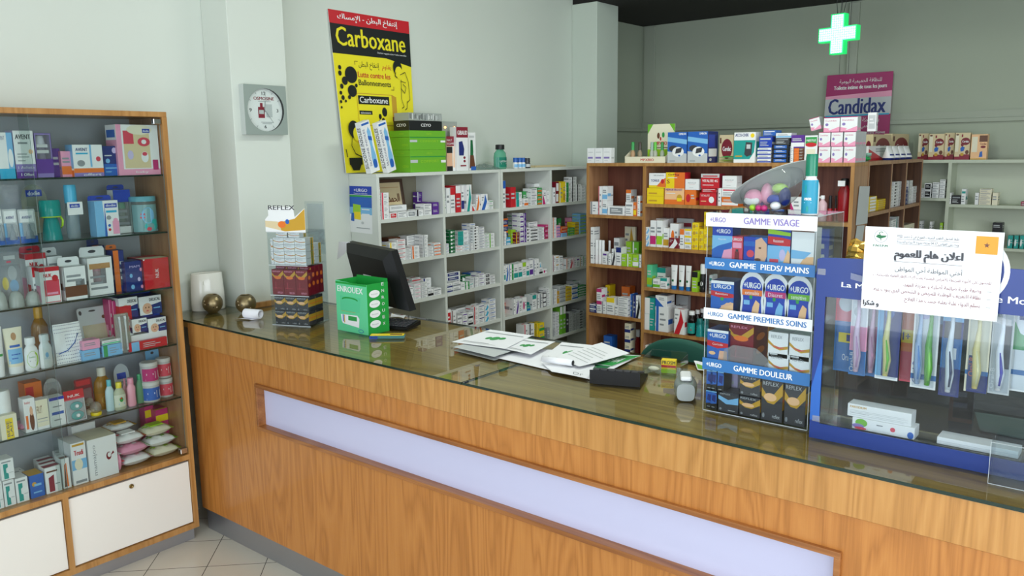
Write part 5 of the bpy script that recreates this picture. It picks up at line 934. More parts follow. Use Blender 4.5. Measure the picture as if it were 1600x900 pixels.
ops += [('e', .8, .685, .06, .05, 'black'), ('e', .815, .655, .05, .04, 'posteryellow')] + seg([(.79, .62), (.76, .63), (.775, .655)], .003, 'black') + seg([(.83, .64), (.9, .66), (.94, .6), (.95, .48), (.91, .46)], .0025, 'black') + seg([(.84, .61), (.83, .48), (.86, .43), (.83, .42)], .0025, 'black') + seg([(.91, .47), (.9, .42), (.87, .41)], .0025, 'black') + seg([(.83, .55), (.88, .52), (.9, .56), (.86, .58)], .0025, 'black') + seg([(.83, .6), (.9, .59)], .002, 'black')
ops += [('e', .15, .275, .07, .055, 'black'), ('e', .185, .245, .05, .045, 'posteryellow'), ('r', .05, .05, .22, .095, 'black'), ('p', ((.06, .05), (.2, .05), (.17, .015), (.09, .015)), 'black')] + seg([(.12, .24), (.1, .17), (.14, .12), (.22, .1), (.3, .12)], .0035, 'black') + seg([(.22, .21), (.26, .16), (.24, .12)], .0035, 'black') + seg([(.2, .17), (.27, .19), (.3, .24)], .0035, 'black') + seg([(.02, .15), (.03, .1)], .005, 'black') + seg([(.24, .1), (.3, .05), (.26, .03)], .0035, 'black') + [('e', .2, .2, .012, .012, 'red')]
board('advertising_poster', 'tall yellow advertising poster with black bubbles leaning on the wall above white shelving', 'poster', [U(512, 13.5, 0, -3.412), U(638.5, 34, 0, -3.412), U(651, 266, 0, -3.392), U(541, 270.5, 0, -3.392)], .004, YEL, ops)
MAG = mat('poster_magenta', 'a52a68', .18); _M['pack_postermag'] = MAG; PAL['postermag'] = 'a52a68'
board('advertising_poster', 'magenta advertising poster with white band hanging on the far wall under the cross', 'poster', [U(1293, 118, 1, 6.06), U(1396, 111, 1, 6.06), U(1388, 225, 1, 6.06), U(1284, 228, 1, 6.06)], .004, MAG,
  [('r', .0, .42, 1, .66, 'lightgrey'), ('p', ((0, .66), (1, .66), (1, .74), (0, .7)), 'pink'), ('t', .2, .86, .84, .93, 'للنظافة الحميمية اليومية', 'white'), ('T', .12, .77, .92, .84, 'Toilette intime de tous les jours', 'white'), ('T', .06, .44, .92, .66, 'Candidax', 'navy'), ('r', .02, .41, .98, .43, 'cyan'),
   ('t', .14, .31, .84, .38, 'يهدئ الحكة و الالتهابات المزعجة', 'white'), ('t', .28, .22, .7, .29, 'يحمي من التعفنات', 'white'), ('t', .06, .14, .94, .19, 'Soulage irritations et demangeaisons intimes', 'white'), ('t', .2, .07, .8, .12, 'Protege contre les infections', 'white')], edge='postermag')
for k, (x, y0, y1) in enumerate(((1311, 84, 117), (1325, 80, 115))):
    a = U(x, y0, 1, 6.04); b = U(x, y1, 1, 6.04)
    MB().tube([(0, 0, 0), (0, 0, 2.62-b.z)], .0012, P('charcoal'), 5).build('hanging_wire', None, b, label=['thin dark wire holding the magenta poster, on its near side', 'thin dark wire holding the magenta poster, on its far side'][k], cat='wire')
# notice taped to the toothbrush display
FLAG = mat('flag_orange', 'e59a2c', .5); _M['pack_flag'] = FLAG; PAL['flag'] = 'e59a2c'
PAPER = mat('white_paper', 'f0f0f4', .55)
YS = 1.879
ops = [('r', .815, .75, .965, .95, 'flag')] + [('p', [(.89+.022*(1 if i % 2 == 0 else .42)*math.cos(PI/2+PI*i/5)*1.0, .85+.033*(1 if i % 2 == 0 else .42)*math.sin(PI/2+PI*i/5)) for i in range(10)], 'brown')]
ops += [('e', .125, .89, .052, .075, 'grey'), ('e', .125, .89, .048, .07, 'white'), ('p', ((.085, .88), (.12, .86), (.16, .88), (.17, .9), (.13, .9), (.1, .91)), 'darkgreen'), ('r', .122, .84, .128, .88, 'darkgreen')] + seg([(.12, .9), (.11, .93), (.13, .945), (.14, .93)], .003, 'darkgreen') + [('T', .07, .765, .18, .79, 'F.N.S.P.M', 'darkgreen'),
  ('t', .25, .87, .7, .92, 'طبقا لفصول الظهير الشريف المؤرخ في 2 دجنبر 1922.', 'charcoal'), ('t', .25, .815, .7, .86, 'وبناء على القوانين 04-17 بمثابة مدونة الأدوية و الصيدلة', 'charcoal'), ('r', .25, .866, .7, .869, 'charcoal'), ('r', .25, .81, .7, .813, 'charcoal'),
  ('T', .24, .61, .735, .75, 'اعلان هام للعموم', 'charcoal'), ('r', .24, .6, .735, .604, 'charcoal'), ('t', .25, .46, .74, .56, 'أختي المواطنة أخي المواطن', 'charcoal'), ('t', .07, .4, .94, .455, 'للحصول على الأدوية المرتبطة بالأمراض النفسية يجب الإدلاء للإطار العاملة بالصيدلية ب :', 'darkred'),
  ('t', .32, .3, .88, .37, 'وصفة طبية صالحة أصلية و حديثة العهد.', 'darkred'), ('t', .09, .21, .88, .28, 'بطاقة التعريف الوطنية للمريض و الشخص الذي ينوب عنه.', 'darkred'), ('t', .33, .12, .88, .19, 'يسلم الدواء علبة بعلبة حسب مدة العلاج.', 'darkred'), ('T', .02, .03, .14, .11, 'و شكرا', 'charcoal'),
  ('r', .92, .33, .95, .335, 'grey'), ('r', .92, .24, .95, .245, 'grey'), ('r', .92, .15, .95, .155, 'grey')]
board('printed_notice', 'white printed notice with Arabic text and orange flag taped to the toothbrush display', 'notice', [U(1352.7, 353.4, 1, YS), U(1570, 363.7, 1, YS), U(1557.5, 503, 1, YS), U(1345, 481, 1, YS)], .0008, PAPER, ops)
# leaflet on the shelving's side
board('leaflet', 'blue and white plaster leaflet stuck to the side of the white shelving', 'leaflet', [U(546, 290.5, 1, 2.8205), U(580.5, 291.5, 1, 2.8205), U(582, 366, 1, 2.8205), U(547.5, 362, 1, 2.8205)], .0006, 'white',
  [('r', 0, .82, 1, 1, 'royal'), ('T', .2, .88, .8, .95, '+URGO', 'white'), ('t', .2, .83, .8, .86, 'Piqures insectes', 'white'), ('r', 0, .77, 1, .81, 'green'), ('r', 0, .55, 1, .77, 'blue'), ('r', 0, .4, 1, .55, 'lightblue'), ('p', ((.15, .3), (.5, .28), (.5, .6), (.15, .62)), 'lime'), ('p', ((.2, .3), (.5, .28), (.5, .45), (.2, .45)), 'yellow'), ('p', ((.05, .25), (.2, .24), (.2, .42), (.08, .42)), 'blue'), ('r', .55, .5, .9, .52, 'white'), ('r', .55, .4, .9, .42, 'white'), ('e', .58, .22, .06, .03, 'lightgrey'), ('r', .3, .1, .9, .115, 'grey')])
board('price_list', 'long paper list hanging on the side of the oak shelving', 'paper list', [U(1343, 291, 0, RX+.004), U(1359, 291, 0, RX+.004), U(1355, 349, 0, RX+.004), U(1337, 352, 0, RX+.004)], .0006, 'lightgrey', [('r', .1, .9-.08*k, .9-.1*(k % 3), .905-.08*k, 'grey') for k in range(11)], edge='lightgrey')
board('price_list', 'short paper list hanging lower on the oak shelving side, below the long one', 'paper list', [U(1339, 353, 0, RX+.004), U(1351, 352, 0, RX+.004), U(1346, 384, 0, RX+.004), U(1334, 387, 0, RX+.004)], .0006, 'lightgrey', [('r', .1, .8-.12*k, .9, .81-.12*k, 'grey') for k in range(6)], edge='lightgrey')
# wall clock
XK = -3.185; a = U(380, 131, 0, XK); b = U(445, 134.5, 0, XK); c = U(451.5, 210.5, 0, XK); d = U(384.5, 210.5, 0, XK); wd = (b.y-a.y+c.y-d.y)/2; hd = (a.z-d.z+b.z-c.z)/2
t = thing('wall_clock', 'square grey wall clock with round white dial on the pillar', 'clock', (-3.2195, (a.y+b.y+c.y+d.y)/4, (a.z+b.z+c.z+d.z)/4), PI/2)
CG = mat('clock_grey', '9aa6a0', .35, .2); CG2 = mat('clock_side', 'c3cac6', .35); R_ = wd*.43; D_ = .034
m = MB(); n = 40
ring = [(R_*math.cos(2*PI*i/n), R_*math.sin(2*PI*i/n)) for i in range(n)]; sq = []
for x, z in ring:
    s_ = max(abs(x)/(wd/2), abs(z)/(hd/2)); sq.append((x/s_, z/s_))
vs = [(x, -D_, z) for x, z in sq] + [(x, -D_, z) for x, z in ring] + [(x, -D_+.014, z) for x, z in ring] + [(x, 0, z) for x, z in sq]
m.add(vs, [(i, (i+1) % n, n+(i+1) % n, n+i) for i in range(n)], CG); m.add(vs, [(n+i, n+(i+1) % n, 2*n+(i+1) % n, 2*n+i) for i in range(n)], P('black')); m.add(vs, [(i, 3*n+i, 3*n+(i+1) % n, (i+1) % n) for i in range(n)], CG2)
m.build('case', t)
fm = MB(); fm.add([(x, -D_+.0135, z) for x, z in ring], [tuple(range(n))], P('white'))
TT = lambda x, y, e: (x-wd/2, -D_+.0133-e, y-hd/2)
nums = [('T', .455, .8, .545, .87, '12', 'charcoal'), ('T', .79, .46, .83, .53, '3', 'charcoal'), ('T', .48, .13, .53, .2, '6', 'charcoal'), ('T', .15, .46, .2, .53, '9', 'charcoal'), ('T', .26, .7, .74, .765, 'OSMOSINE', 'maroon'), ('r', .36, .67, .66, .678, 'grey'), ('r', .35, .34, .5, .56, 'maroon'), ('r', .37, .42, .48, .5, 'lightgrey'), ('r', .4, .56, .46, .64, 'maroon'), ('r', .54, .36, .68, .62, 'lightgrey'), ('r', .4, .25, .7, .258, 'grey'), ('r', .43, .22, .66, .228, 'grey')]
for k in range(12):
    if k % 3: 
        A = PI/6*k; nums += seg([(.5+.36*math.sin(A), .5+.36*math.cos(A)), (.5+.41*math.sin(A), .5+.41*math.cos(A))], .004, 'grey')
fm.art(nums, wd, hd, TT); fm.build('dial', t)
for nm, A, L, w_ in (('hour_hand', .08, .17, .007), ('minute_hand', 2.5, .3, .005), ('second_hand', .1, .36, .0025)):
    MB().prism([(-w_*wd, -.04*wd), (w_*wd, -.04*wd), (w_*.5*wd, L*wd), (-w_*.5*wd, L*wd)], -.0006, 0, P('grey')).build(nm, t, (0, -D_+.0095-.001*(nm[0] == 's')-.0005*(nm[0] == 'm'), 0)).rotation_euler = (0, A, 0)
MB().lathe([(R_*.999, 0), (R_*.999, .001)], glass('clock_glass', 'fafcfb', 1.3), 40, M=Matrix.Translation((0, -D_+.003, 0)) @ Matrix.Rotation(PI/2, 4, 'X')).build('dial_glass', t)
# green pharmacy cross
CRX = U(1308, 53, 1, 5.0); a_, b_ = .113, .041
t = thing('pharmacy_cross', 'lit green and white pharmacy cross of small lamps hanging from the dark ceiling', 'illuminated sign', CRX, -.12)
GH = mat('cross_green_housing', '0d6b3a', .4, emit='16d86a', es=.9); GF = mat('cross_lit_field', '50f0a0', .4, emit='8dffc4', es=1.5); GD = mat('cross_lamp', 'ffffff', .3, emit='e8fff4', es=5)
def crs(a, b): return [(-b, -a), (b, -a), (b, -b), (a, -b), (a, b), (b, b), (b, a), (-b, a), (-b, b), (-a, b), (-a, -b), (-b, -b)]
m = MB(); vs = [(x, 0, z) for x, z in crs(a_, b_)]
def cross_fill(m, a, b, y0, y1, mt): m.box((-b, y0, -a), (b, y1, a), mt).box((-a, y0, -b), (-b, y1, b), mt).box((b, y0, -b), (a, y1, b), mt)
cross_fill(m, a_, b_, 0, .05, GH); m.build('housing', t)
m = MB(); cross_fill(m, a_-.006, b_-.006, -.002, -.0005, GF); m.build('lit_field', t)
m = MB(); g_ = .0128
for i in range(-8, 9):
    for j in range(-8, 9):
        x, z = i*g_, j*g_
        if (abs(x) < b_-.006 or abs(z) < b_-.006) and abs(x) < a_-.006 and abs(z) < a_-.006:
            m.add([(x+.0035*math.cos(q*PI/3), -.0035, z+.0035*math.sin(q*PI/3)) for q in range(6)], [tuple(range(6))], GD)
m.build('lamp_dots', t)
for x in (-.012, .006, .022): MB().tube([(x, .02, a_), (x*1.6, .02, a_+.06), (x*.4, .02, 2.62-CRX.z)], .0018, P('black'), 5).build('hanging_cable', t)
lp = bpy.data.lights.new('cross_glow', 'POINT'); lp.energy = 1.2; lp.color = (.3, 1, .6); lp.shadow_soft_size = .1; lo = link(bpy.data.objects.new('cross_glow', lp)); lo.location = CRX + Vector((0, -.12, 0))
# ================================================================== on top of the white shelving
tp = Plane(0, WX, 1.518, -1)
for k, (p0, p1) in enumerate(((576, 596), (602, 622))):
    w, h, loc = tp.rect(p0, 196, p1, .02 + .012*(k == 0)); me = carton(.07, .034, .262, 'insole'); o = place(me, 'insole_box', None, loc+Vector((0, -.006, .0105)), 0, (0, -.27, PI/2+.12), ['white silicone insole box tilted against the poster', 'white silicone insole box leaning on the first one, beside green boxes'][k], 'insole box', 'insole boxes')
yL = U(641, 240, 0, WX-.012).y; yR = U(697, 240, 0, WX-.012).y; xB = U(608, 240, 1, yL).x; dg = min(WX-.012-xB, .158)
def tpz(py, px=668): return U(px, py, 0, WX-.012).z
for k, (zb, zt2, zl) in enumerate(((1.518, tpz(244), tpz(234)), (tpz(234), tpz(214), tpz(204)))):
    t = thing('shoe_box', ['green shoe box at the bottom on the white shelving', 'green shoe box on top of another, under the black box'][k], 'shoe box', (WX-.012, (yL+yR)/2, zb+.0003), PI/2, 'green shoe boxes')
    w = yR-yL; place(carton(w-.004, dg-.004, zt2-zb-.001, 'greenbox'), 'box_base', t, (0, .002, 0)); place(carton(w, dg, zl-zt2, 'greenlid'), 'box_lid', t, (0, 0, zt2-zb-.0005))
z2 = tpz(204); yr2 = U(691, 190, 0, WX-.012).y
place(carton(yr2-yL, .12, tpz(189)-z2-.001, 'ceyo'), 'shoe_box', None, (WX-.014, (yL+yr2)/2, z2+.0008), PI/2, label='black flat box with white lettering lying on the green boxes', cat='box')
t = thing('clear_packs_tray', 'row of clear plastic packs with grey pattern on the black box', 'clear packs', (WX-.016, (yL+yr2)/2, tpz(189)+.001), PI/2)
m = MB(); h_ = tpz(177)-tpz(189); wq = yr2-yL
m.box((-wq/2, 0, 0), (wq/2, .11, h_), clearc('tray', 'c9cfcb', .5)); m.build('clear_tray', t)
m = MB(); rr = random.Random(5)
for k in range(30): x = -wq/2+wq*(k+.5)/30; m.box((x-.0018, -.0012, h_*rr.uniform(.05, .3)), (x+.0012, -.0004, h_*rr.uniform(.6, .95)), rr.choice(['grey', 'charcoal', 'lightgrey', 'white']))
m.build('grey_pattern', t)
tp.box(697.5, 213, 712, 'belt', 'beige and black support belt carton beside the green boxes', .03, .03, None, 'support_belt_box', 'orthopaedic carton')
tp.box(712.8, 198.5, 731, 'gibaud', 'maroon topped white knee support carton', .05, .01, None, 'knee_support_box', 'orthopaedic carton')
tp.box(731.6, 207, 743, 'knee', 'white knee support carton with dark green picture', .05, .03, None, 'knee_support_box', 'orthopaedic carton')
w, h, loc = tp.rect(690, 190, 714, .09); t = thing('lamp_pack', 'clear pack with two small glowing orange lamps behind the belt carton', 'clear pack', loc+Vector((0, 0, .0004)), PI/2)
MB().box((-w/2, 0, 0), (w/2, .03, h), clearc('tray', 'c9cfcb', .5)).build('clear_box', t)
for k in (-.3, .3): MB().sphere((w*k, -.004, h*.88), .006, mat('amber_glow', 'ffb070', .3, emit='ffb46a', es=3), n=8).build('amber_lamp', t)
# crumpled clear bag, mouthwash, eye drop bottles, card
w, h, loc = tp.rect(744, 248, 782, .03); t = thing('plastic_bag', 'crumpled clear plastic bag lying beside the mouthwash bottle', 'plastic bag', loc+Vector((0, 0, .002)), PI/2)
rr = random.Random(9); NZ = [[rr.uniform(-1, 1) for _ in range(16)] for _ in range(16)]
def crum(w, d, h, am):
    def f(u, v):
        i, j = int(u*14.99), int(v*14.99); q = math.sin(PI*u)**.5*math.sin(PI*v)**.5; return ((u-.5)*w, v*d, max(.0005, h*q*(.7+.3*math.sin(u*7+v*3))+am*NZ[i][j]*q))
    return f
MB().grid(crum(w*1.15, .15, .04, .006), 15, 15, clearc('bagfilm', 'b9cbc6', .3)).build('film', t)
bottle(tp, 779, 226, 795.5, 'mouthwash_bottle', 'pale green mouthwash bottle with black cap on the white shelving', 'bottle', clearc('mouthwash', '8fd8bd', .4), P('black'), 'flat', .03, band=(.1, .6, clearc('mwlabel', '2f8f78', .8)), art=[('r', 0, .72, 1, .86, 'mint'), ('t', .12, .5, .88, .68, 'LISTERINE', 'white'), ('r', .2, .3, .8, .38, 'white'), ('r', .1, .06, .9, .14, 'mint')], capf=.2, neck=.5)
for k, (a, b, cc, l) in enumerate(((806, 811.3, '2a5fb0', 'small eye drop bottle with blue cap, standing apart from the pair'), (812.5, 817.3, '2a5fb0', 'small eye drop bottle with blue cap, first of the pair'), (817.8, 822.6, '2a5fb0', 'small eye drop bottle with blue cap, second of the pair'), (824.5, 831, '3a3a40', 'small dark bottle beside the eye drop bottles'))):
    bottle(tp, a, 246.5 if k < 3 else 247, b, 'eye_drop_bottle', l, 'bottle', P('white') if k < 3 else P('charcoal'), shiny('dcap%d' % (k == 3), cc), 'round', .03, band=(.2, .7, 'lightblue' if k < 3 else 'lightgrey'), capf=.42, neck=.8, group='small bottles on the white shelving')
w, h, loc = tp.rect(836, 250, 884, .1); MB().box((-w/2, 0, 0), (w/2, .08, .008), P('beige')).box((-w/2+.02, 0, .0085), (w/2-.03, .06, .012), P('beige')).build('folded_card', None, loc+Vector((0, 0, .0004)), PI/2, label='flat folded beige cardboard lying on the white shelving', cat='cardboard')
# ================================================================== on top of the oak shelving
ot = Plane(1, YO, 1.545, 1)
DS['whitep'] = dict(base='white', f=[('r', .1, .3, .8, .42, 'violet'), ('r', .15, .7, .8, .74, 'lightgrey'), ('r', .15, .15, .6, .18, 'lightgrey')], s=[('r', .1, .3, .8, .4, 'lightgrey')])
for k, (a, b) in enumerate(((917.5, 928.5), (929.3, 941.5), (942.2, 955))): ot.box(a, 231.5-.3*k, b, 'whitep', ['small white cream carton at the very end of the oak shelving top', 'small white cream carton, middle of the three on oak top', 'small white cream carton next to the counter display of dropper bottles'][k], .04, .008, None, 'cream_box', 'skincare box', group='white cream cartons on the oak shelving')
w, h, loc = ot.rect(976, 231, 1040, .01); t = thing('counter_display', 'cream card display holding small dropper bottles with palm printed header', 'counter display', loc+Vector((0, 0, .0004)), 0)
hf = h*.42
MB().box((-w/2, 0, 0), (w/2, .002, hf), P('cream')).art([('T', .4, .3, .72, .7, 'MPXBIO', 'red')], w, hf, Fr(w)).box((-w/2, .002, 0), (w/2, .1, .003), P('cream')).prism([(0, 0), (.1, 0), (.1, h), (0, hf)], -w/2, -w/2+.002, P('cream'), Matrix(((0, 1, 0, 0), (1, 0, 0, 0), (0, 0, 1, 0), (0, 0, 0, 1)))).prism([(0, 0), (.1, 0), (.1, h), (0, hf)], w/2-.002, w/2, P('cream'), Matrix(((0, 1, 0, 0), (1, 0, 0, 0), (0, 0, 1, 0), (0, 0, 0, 1)))).build('card_tray', t)
hh2 = U(1028, 194, 1, YO+.1).z-1.545; x0 = -w/2+w*.36; MB().box((x0, .1, 0), (w/2+.004, .102, hh2), P('cream')).art([('r', 0, 0, 1, 1, 'cream'), ('r', 0, .0, 1, .35, 'lime'), ('p', ((0, 1), (.2, 1), (0, .75)), 'leaf'), ('p', ((1, 1), (.8, 1), (1, .78)), 'leaf'), ('e', .4, .7, .05, .08, 'brown'), ('e', .58, .72, .05, .07, 'green'), ('e', .48, .62, .03, .05, 'red'), ('T', .3, .46, .72, .55, 'MPXBIO', 'red'), ('r', .1, .38, .9, .4, 'brown')], w/2+.004-x0, hh2, lambda x, y, e: (x0+x, .1-e, y)).build('header_card', t)
for k, (px, col, c2) in enumerate(((987, '2f9a4a', 'd9b48c'), (998, '3a2a20', 'b9a98c'), (1017, '9bb4a8', 'd8dcd0'), (1022, '5fc23a', 'd3d6c4'), (1033, '2f9a4a', 'c9d2bc'))):
    bottle(ot, px-3.2, 222, px+3.2, 'dropper_bottle', ['dropper bottle with green cap at the low end of the card display', 'dropper bottle with dark brown cap in the card display', 'dropper bottle with grey green cap before the header card', 'dropper bottle with bright lime cap before the header card', 'dropper bottle with deep green cap beside the blood pressure cartons'][k], 'dropper bottle', clearc('drop'+c2, c2, .6), shiny('dc'+col, col), 'round', .04, z=1.5485, capf=.4, neck=.6, group='dropper bottles in the card display')
ot.box(1043.3, 206.5, 1073.5, 'bp', 'blue blood pressure monitor carton beside the dropper bottle display', .1, .01, None, 'monitor_box', 'medical device carton')
ot.box(1074.6, 205.5, 1106, 'bp', 'blue blood pressure monitor carton beside the green pouches', .13, .006, None, 'monitor_box', 'medical device carton')
ot.box(1124, 211, 1146, 'balea', 'small red and white cereal carton behind the green pouches', .05, .13, None, 'cereal_box', 'cereal box')
for k in range(4):
    w, h, loc = ot.rect(1119+k*1.2, 240, 1144.5, .03+.004*k); mb = MB(); zz = [0, .009, .018, .028][k]
    mb.grid(lambda u, v: ((u-.5)*w, v*.07, (.0045 if k < 3 else .009)*(math.sin(PI*u)*math.sin(PI*v))**.5+.0002), 10, 6, P(['beige', 'lime', 'green', 'green'][k])).grid(lambda u, v: ((.5-u)*w, v*.07, 0), 4, 4, P(['beige', 'lime', 'green', 'green'][k])).build('foil_pouch', None, loc+Vector((0, 0, .0005+zz)), 0, label=['beige foil pouch at the bottom of the pouch heap', 'lime foil pouch second from the bottom', 'dark green foil pouch, third of the heap', 'crumpled green foil pouch on top of the heap'][k], cat='foil pouch', group='foil pouches on the oak shelving')
ot.box(1147, 206.5, 1180.5, 'accu', 'white and teal glucose meter carton with yellow disc', .07, .008, None, 'glucose_meter_box', 'medical device carton')
L_ = 'on oak shelving top'
cell(ot, L_, [(1183, 1204.5, 231, 4, 'white/royal/b', .01, .1), (1206, 1232, 226, 4, 'black/blue/k', .01, .1), (1234, 1239.5, 228, 2, 'white/grey/s', .01, .09), (1240, 1256, 231.5, 5, 'brown/orange/m', .01, .1)], 'flat cartons on top of the oak shelving', 'pharmacy_carton', 'pharmacy box', dmax=.22)
za = U(1195, 231, 1, YO+.01).z+.001
ot.box(1186, 213, 1206, 'royal/lightgrey/p', 'blue carton with photo print on the white and blue stack', .09, .012, za, 'pharmacy_carton', 'pharmacy box')
ot.box(1192, 203.5, 1212, 'blue/white/p', 'bright blue carton crowning the blue stack', .08, .03, U(1195, 213, 1, YO+.012).z+.002, 'pharmacy_carton', 'pharmacy box')
ot.box(1211, 216, 1233, 'charcoal/grey/p', 'grey carton with faces lying on the black stack', .09, .014, U(1219, 226, 1, YO+.01).z+.001, 'pharmacy_carton', 'pharmacy box')
ot.box(1212, 208, 1236, 'white/lightblue/b', 'white and pale blue carton on the grey one', .08, .016, U(1219, 216, 1, YO+.014).z+.001, 'pharmacy_carton', 'pharmacy box')
ot.box(1236, 211, 1257, 'purple/white/b', 'purple and white carton on the brown stack', .09, .012, U(1248, 231.5, 1, YO+.01).z+.001, 'pharmacy_carton', 'pharmacy box')
ot.box(1257.5, 211.5, 1277.5, 'bali', 'white herb tea box with green and red arch', .06, .006, None, 'tea_box', 'tea box')
ct_ = ['front', 'second', 'third', 'rear']; rw = ['beside the tea box', 'in the middle column', 'at the open side end']
def zz1(py): return U(1308, py, 1, YO+.008).z
zl = [1.5453, zz1(228.3)+.0004, zz1(205.8)+.0006]
for j in range(2):
    for i, (a, b) in enumerate(((1279, 1297.3), (1298.6, 1316.8), (1318.5, 1337))):
        for k in range(3):
            w, h, loc = ot.rect(a, [228.3, 205.8][j], b, .008); loc.z = zl[j]; loc.y += k*.058; 
            place(carton(w-.001, .055, zl[j+1]-zl[j]-.0006, 'candb'), 'hygiene_gel_box', None, loc, 0, label=f'pink and white gel carton, {["lower", "upper"][j]} layer {rw[i]}, {ct_[k]} row', cat='gel carton', group='pink and white gel cartons')
for k, (a, b, y) in enumerate(((1287, 1312, 183.5), (1313, 1340, 182))):
    w, h, loc = ot.rect(a, y, b, .012, zl[2]); place(carton(w-.001, .055, h, 'candb'), 'hygiene_gel_box', None, loc, 0, label=['pink and white gel carton, third layer beside the tilted one', 'pink and white gel carton, third layer at the open end'][k], cat='gel carton', group='pink and white gel cartons')
w, h, loc = ot.rect(1287, 187, 1287+17, .012, zl[2]); loc.x = U(1279, 200, 1, YO+.01).x; place(carton(.052, .05, .062, 'candb'), 'hygiene_gel_box', None, loc+Vector((-.012, 0, .012)), 0, (0, -.24, 0), 'pink and white gel carton tilting over the edge of the top layer', 'gel carton', 'pink and white gel cartons')
place(carton(.042, .03, .095, 'white/lightgrey/k'), 'hygiene_gel_box', None, (U(1372, 200, 1, YO+.12).x-.05, YO+.185, zl[2]), 0, label='pale tall carton standing behind the pink gel cartons', cat='gel carton')
# ---- goods on the side run
rt = Plane(0, RX, 1.545, -1)
w, h, loc = rt.rect(1358, 244, 1395, .03); t = thing('wrapped_hairbrush', 'green hairbrush in clear wrap lying on the side shelving', 'hairbrush', (RX-.03, 4.66, 1.546), PI/2)
m = MB(); m.sphere((.02, .03, .014), .03, shiny('brushg', '2fa35c'), sx=1.5, sy=.8, sz=.45); m.build('brush_head', t)
MB().tube([(-.02, .03, .012), (-.08, .03, .012), (-.13, .03, .01)], [.012, .009, .012], shiny('brushg', '2fa35c')).build('handle', t)
m = MB()
for i in range(8):
    for j in range(4): m.tube([(-.01+i*.009, .015+j*.01, .026), (-.012+i*.009, .012+j*.01, .044)], .0022, clearc('bristle', 'aee0cf', .7), 5)
m.build('bristles', t)
rt.box(1357, 228, 1392, 'white/red/t', 'long white carton behind the green hairbrush', .05, .1, None, 'pharmacy_carton', 'pharmacy box')
for k in range(4):
    a = 1394+k*9; tube_(rt, a, 228, a+8, ['white and navy cream tube next to the brush', 'white and navy cream tube, second along the side shelving', 'white and navy cream tube, third along the side shelving', 'white and navy cream tube at the far end of its row'][k], 'white', P('navy'), [('r', .05, .2, .95, .32, 'navy')], .02, 'white and navy cream tubes')
rt.box(1364, 210, 1392, 'balea', 'beige cereal carton with red oval behind the cream tubes', .05, .17, None, 'cereal_box', 'cereal box'); rt.box(1394, 209, 1420, 'balea', 'beige cereal carton at the far end behind the tubes', .05, .17, None, 'cereal_box', 'cereal box')
def rn(z): return Plane(0, RX, z, -1)
for (lo, hi, nm), up, dn in (((4.546, 4.96, 'first bay'), [(1358, 1370, 307, 5, 'yellow/white/k', .02, .1), (1372, 1388, 311, 5, 'yellow/gold/b', .02, .1)], []),
    ((4.979, 5.275, 'middle bay'), [(1391.5, 1397, 290, 7, 'white/charcoal/s', .02), (1397.5, 1404, 284, 8, 'white/black/o', .02), (1404.5, 1411, 283, 8, 'white/grey/p', .02)], [(1390, 1395, 345, 3, 'white/grey/s', .02), (1395.5, 1400, 343, 3, 'white/grey/p', .02), (1400.5, 1410, 338, 3, 'lightgrey/teal/s', .02)]),
    ((5.294, 5.64, 'last bay'), [(1415.5, 1419, 292, 4, 'navy/blue/n', .02), (1419.5, 1426, 282, 6, 'white/grey/s', .02), (1426.5, 1432, 291, 5, 'white/grey/p', .02)], [(1415, 1430, 350, 1, 'cream/grey/n', .02)])):
    cell(rn(1.273), 'upper row of side shelving, '+nm, up, 'boxes on the side shelving', 'pharmacy_carton', 'pharmacy box', lo=lo, hi=hi)
    cell(rn(1.06), 'lower row of side shelving, '+nm, dn, 'boxes on the side shelving', 'pharmacy_carton', 'pharmacy box', lo=lo, hi=hi)
# ---- cereal boxes and boxes on the far unit
ft = Plane(1, 5.9, 1.534, 1)
for k, (a, b, y, ds, bk) in enumerate(((1435, 1451, 208.5, 'cerelac', .06), (1451.5, 1475, 209, 'cerelac', .005), (1475.5, 1491.5, 207.5, 'cerelac', .05), (1492.5, 1516, 207.5, 'cerelac', .005), (1517.5, 1543, 209.5, 'cerelac2', .005))):
    ft.box(a, y, b, ds, ['cereal carton nearest to the side shelving', 'beige baby cereal carton, second along the far shelving', 'beige baby cereal carton set back in the middle', 'beige baby cereal carton in front beside the orange one', 'orange toned cereal carton at the end of the row'][k].replace('nearest to', 'tucked against'), .055, bk, None, 'cereal_box', 'cereal box', group='baby cereal cartons')
fu = lambda z: Plane(1, 5.9, z, 1)
F_ = 'boxes on the far shelving'
cell(fu(1.288), 'far unit upper shelf, narrow bay', [(1438, 1443, 294, 2, 'white/grey/p'), (1443.5, 1455, 286, 2, 'white/black/k'), (1456.5, 1467, 285, 3, 'white/grey/p'), (1468, 1477, 280.5, 4, 'white/grey/p')], F_, 'pharmacy_carton', 'pharmacy box', dmax=.15)
cell(fu(1.251), 'far unit upper shelf, wide bay', [(1483, 1486, 301, 1, 'white/grey/s'), (1486.5, 1501, 305.5, 1, 'black/grey/p'), (1502, 1509, 295, 1, 'white/teal/p'), (1523, 1529, 301, 1, 'white/grey/n'), (1530, 1549, 295, 4, 'cream/grey/p'), (1550, 1559, 301, 1, 'cream/grey/n'), (1594, 1612, 315, 1, 'maroon/pink/p')], F_, 'pharmacy_carton', 'pharmacy box', dmax=.15)
cell(fu(1.06), 'far unit second shelf, narrow bay', [(1436, 1440, 345, 1, 'white/grey/n'), (1452, 1456, 346, 1, 'white/grey/n'), (1468, 1473, 348, 1, 'lime/green/n')], F_, 'pharmacy_carton', 'pharmacy box', dmax=.15)
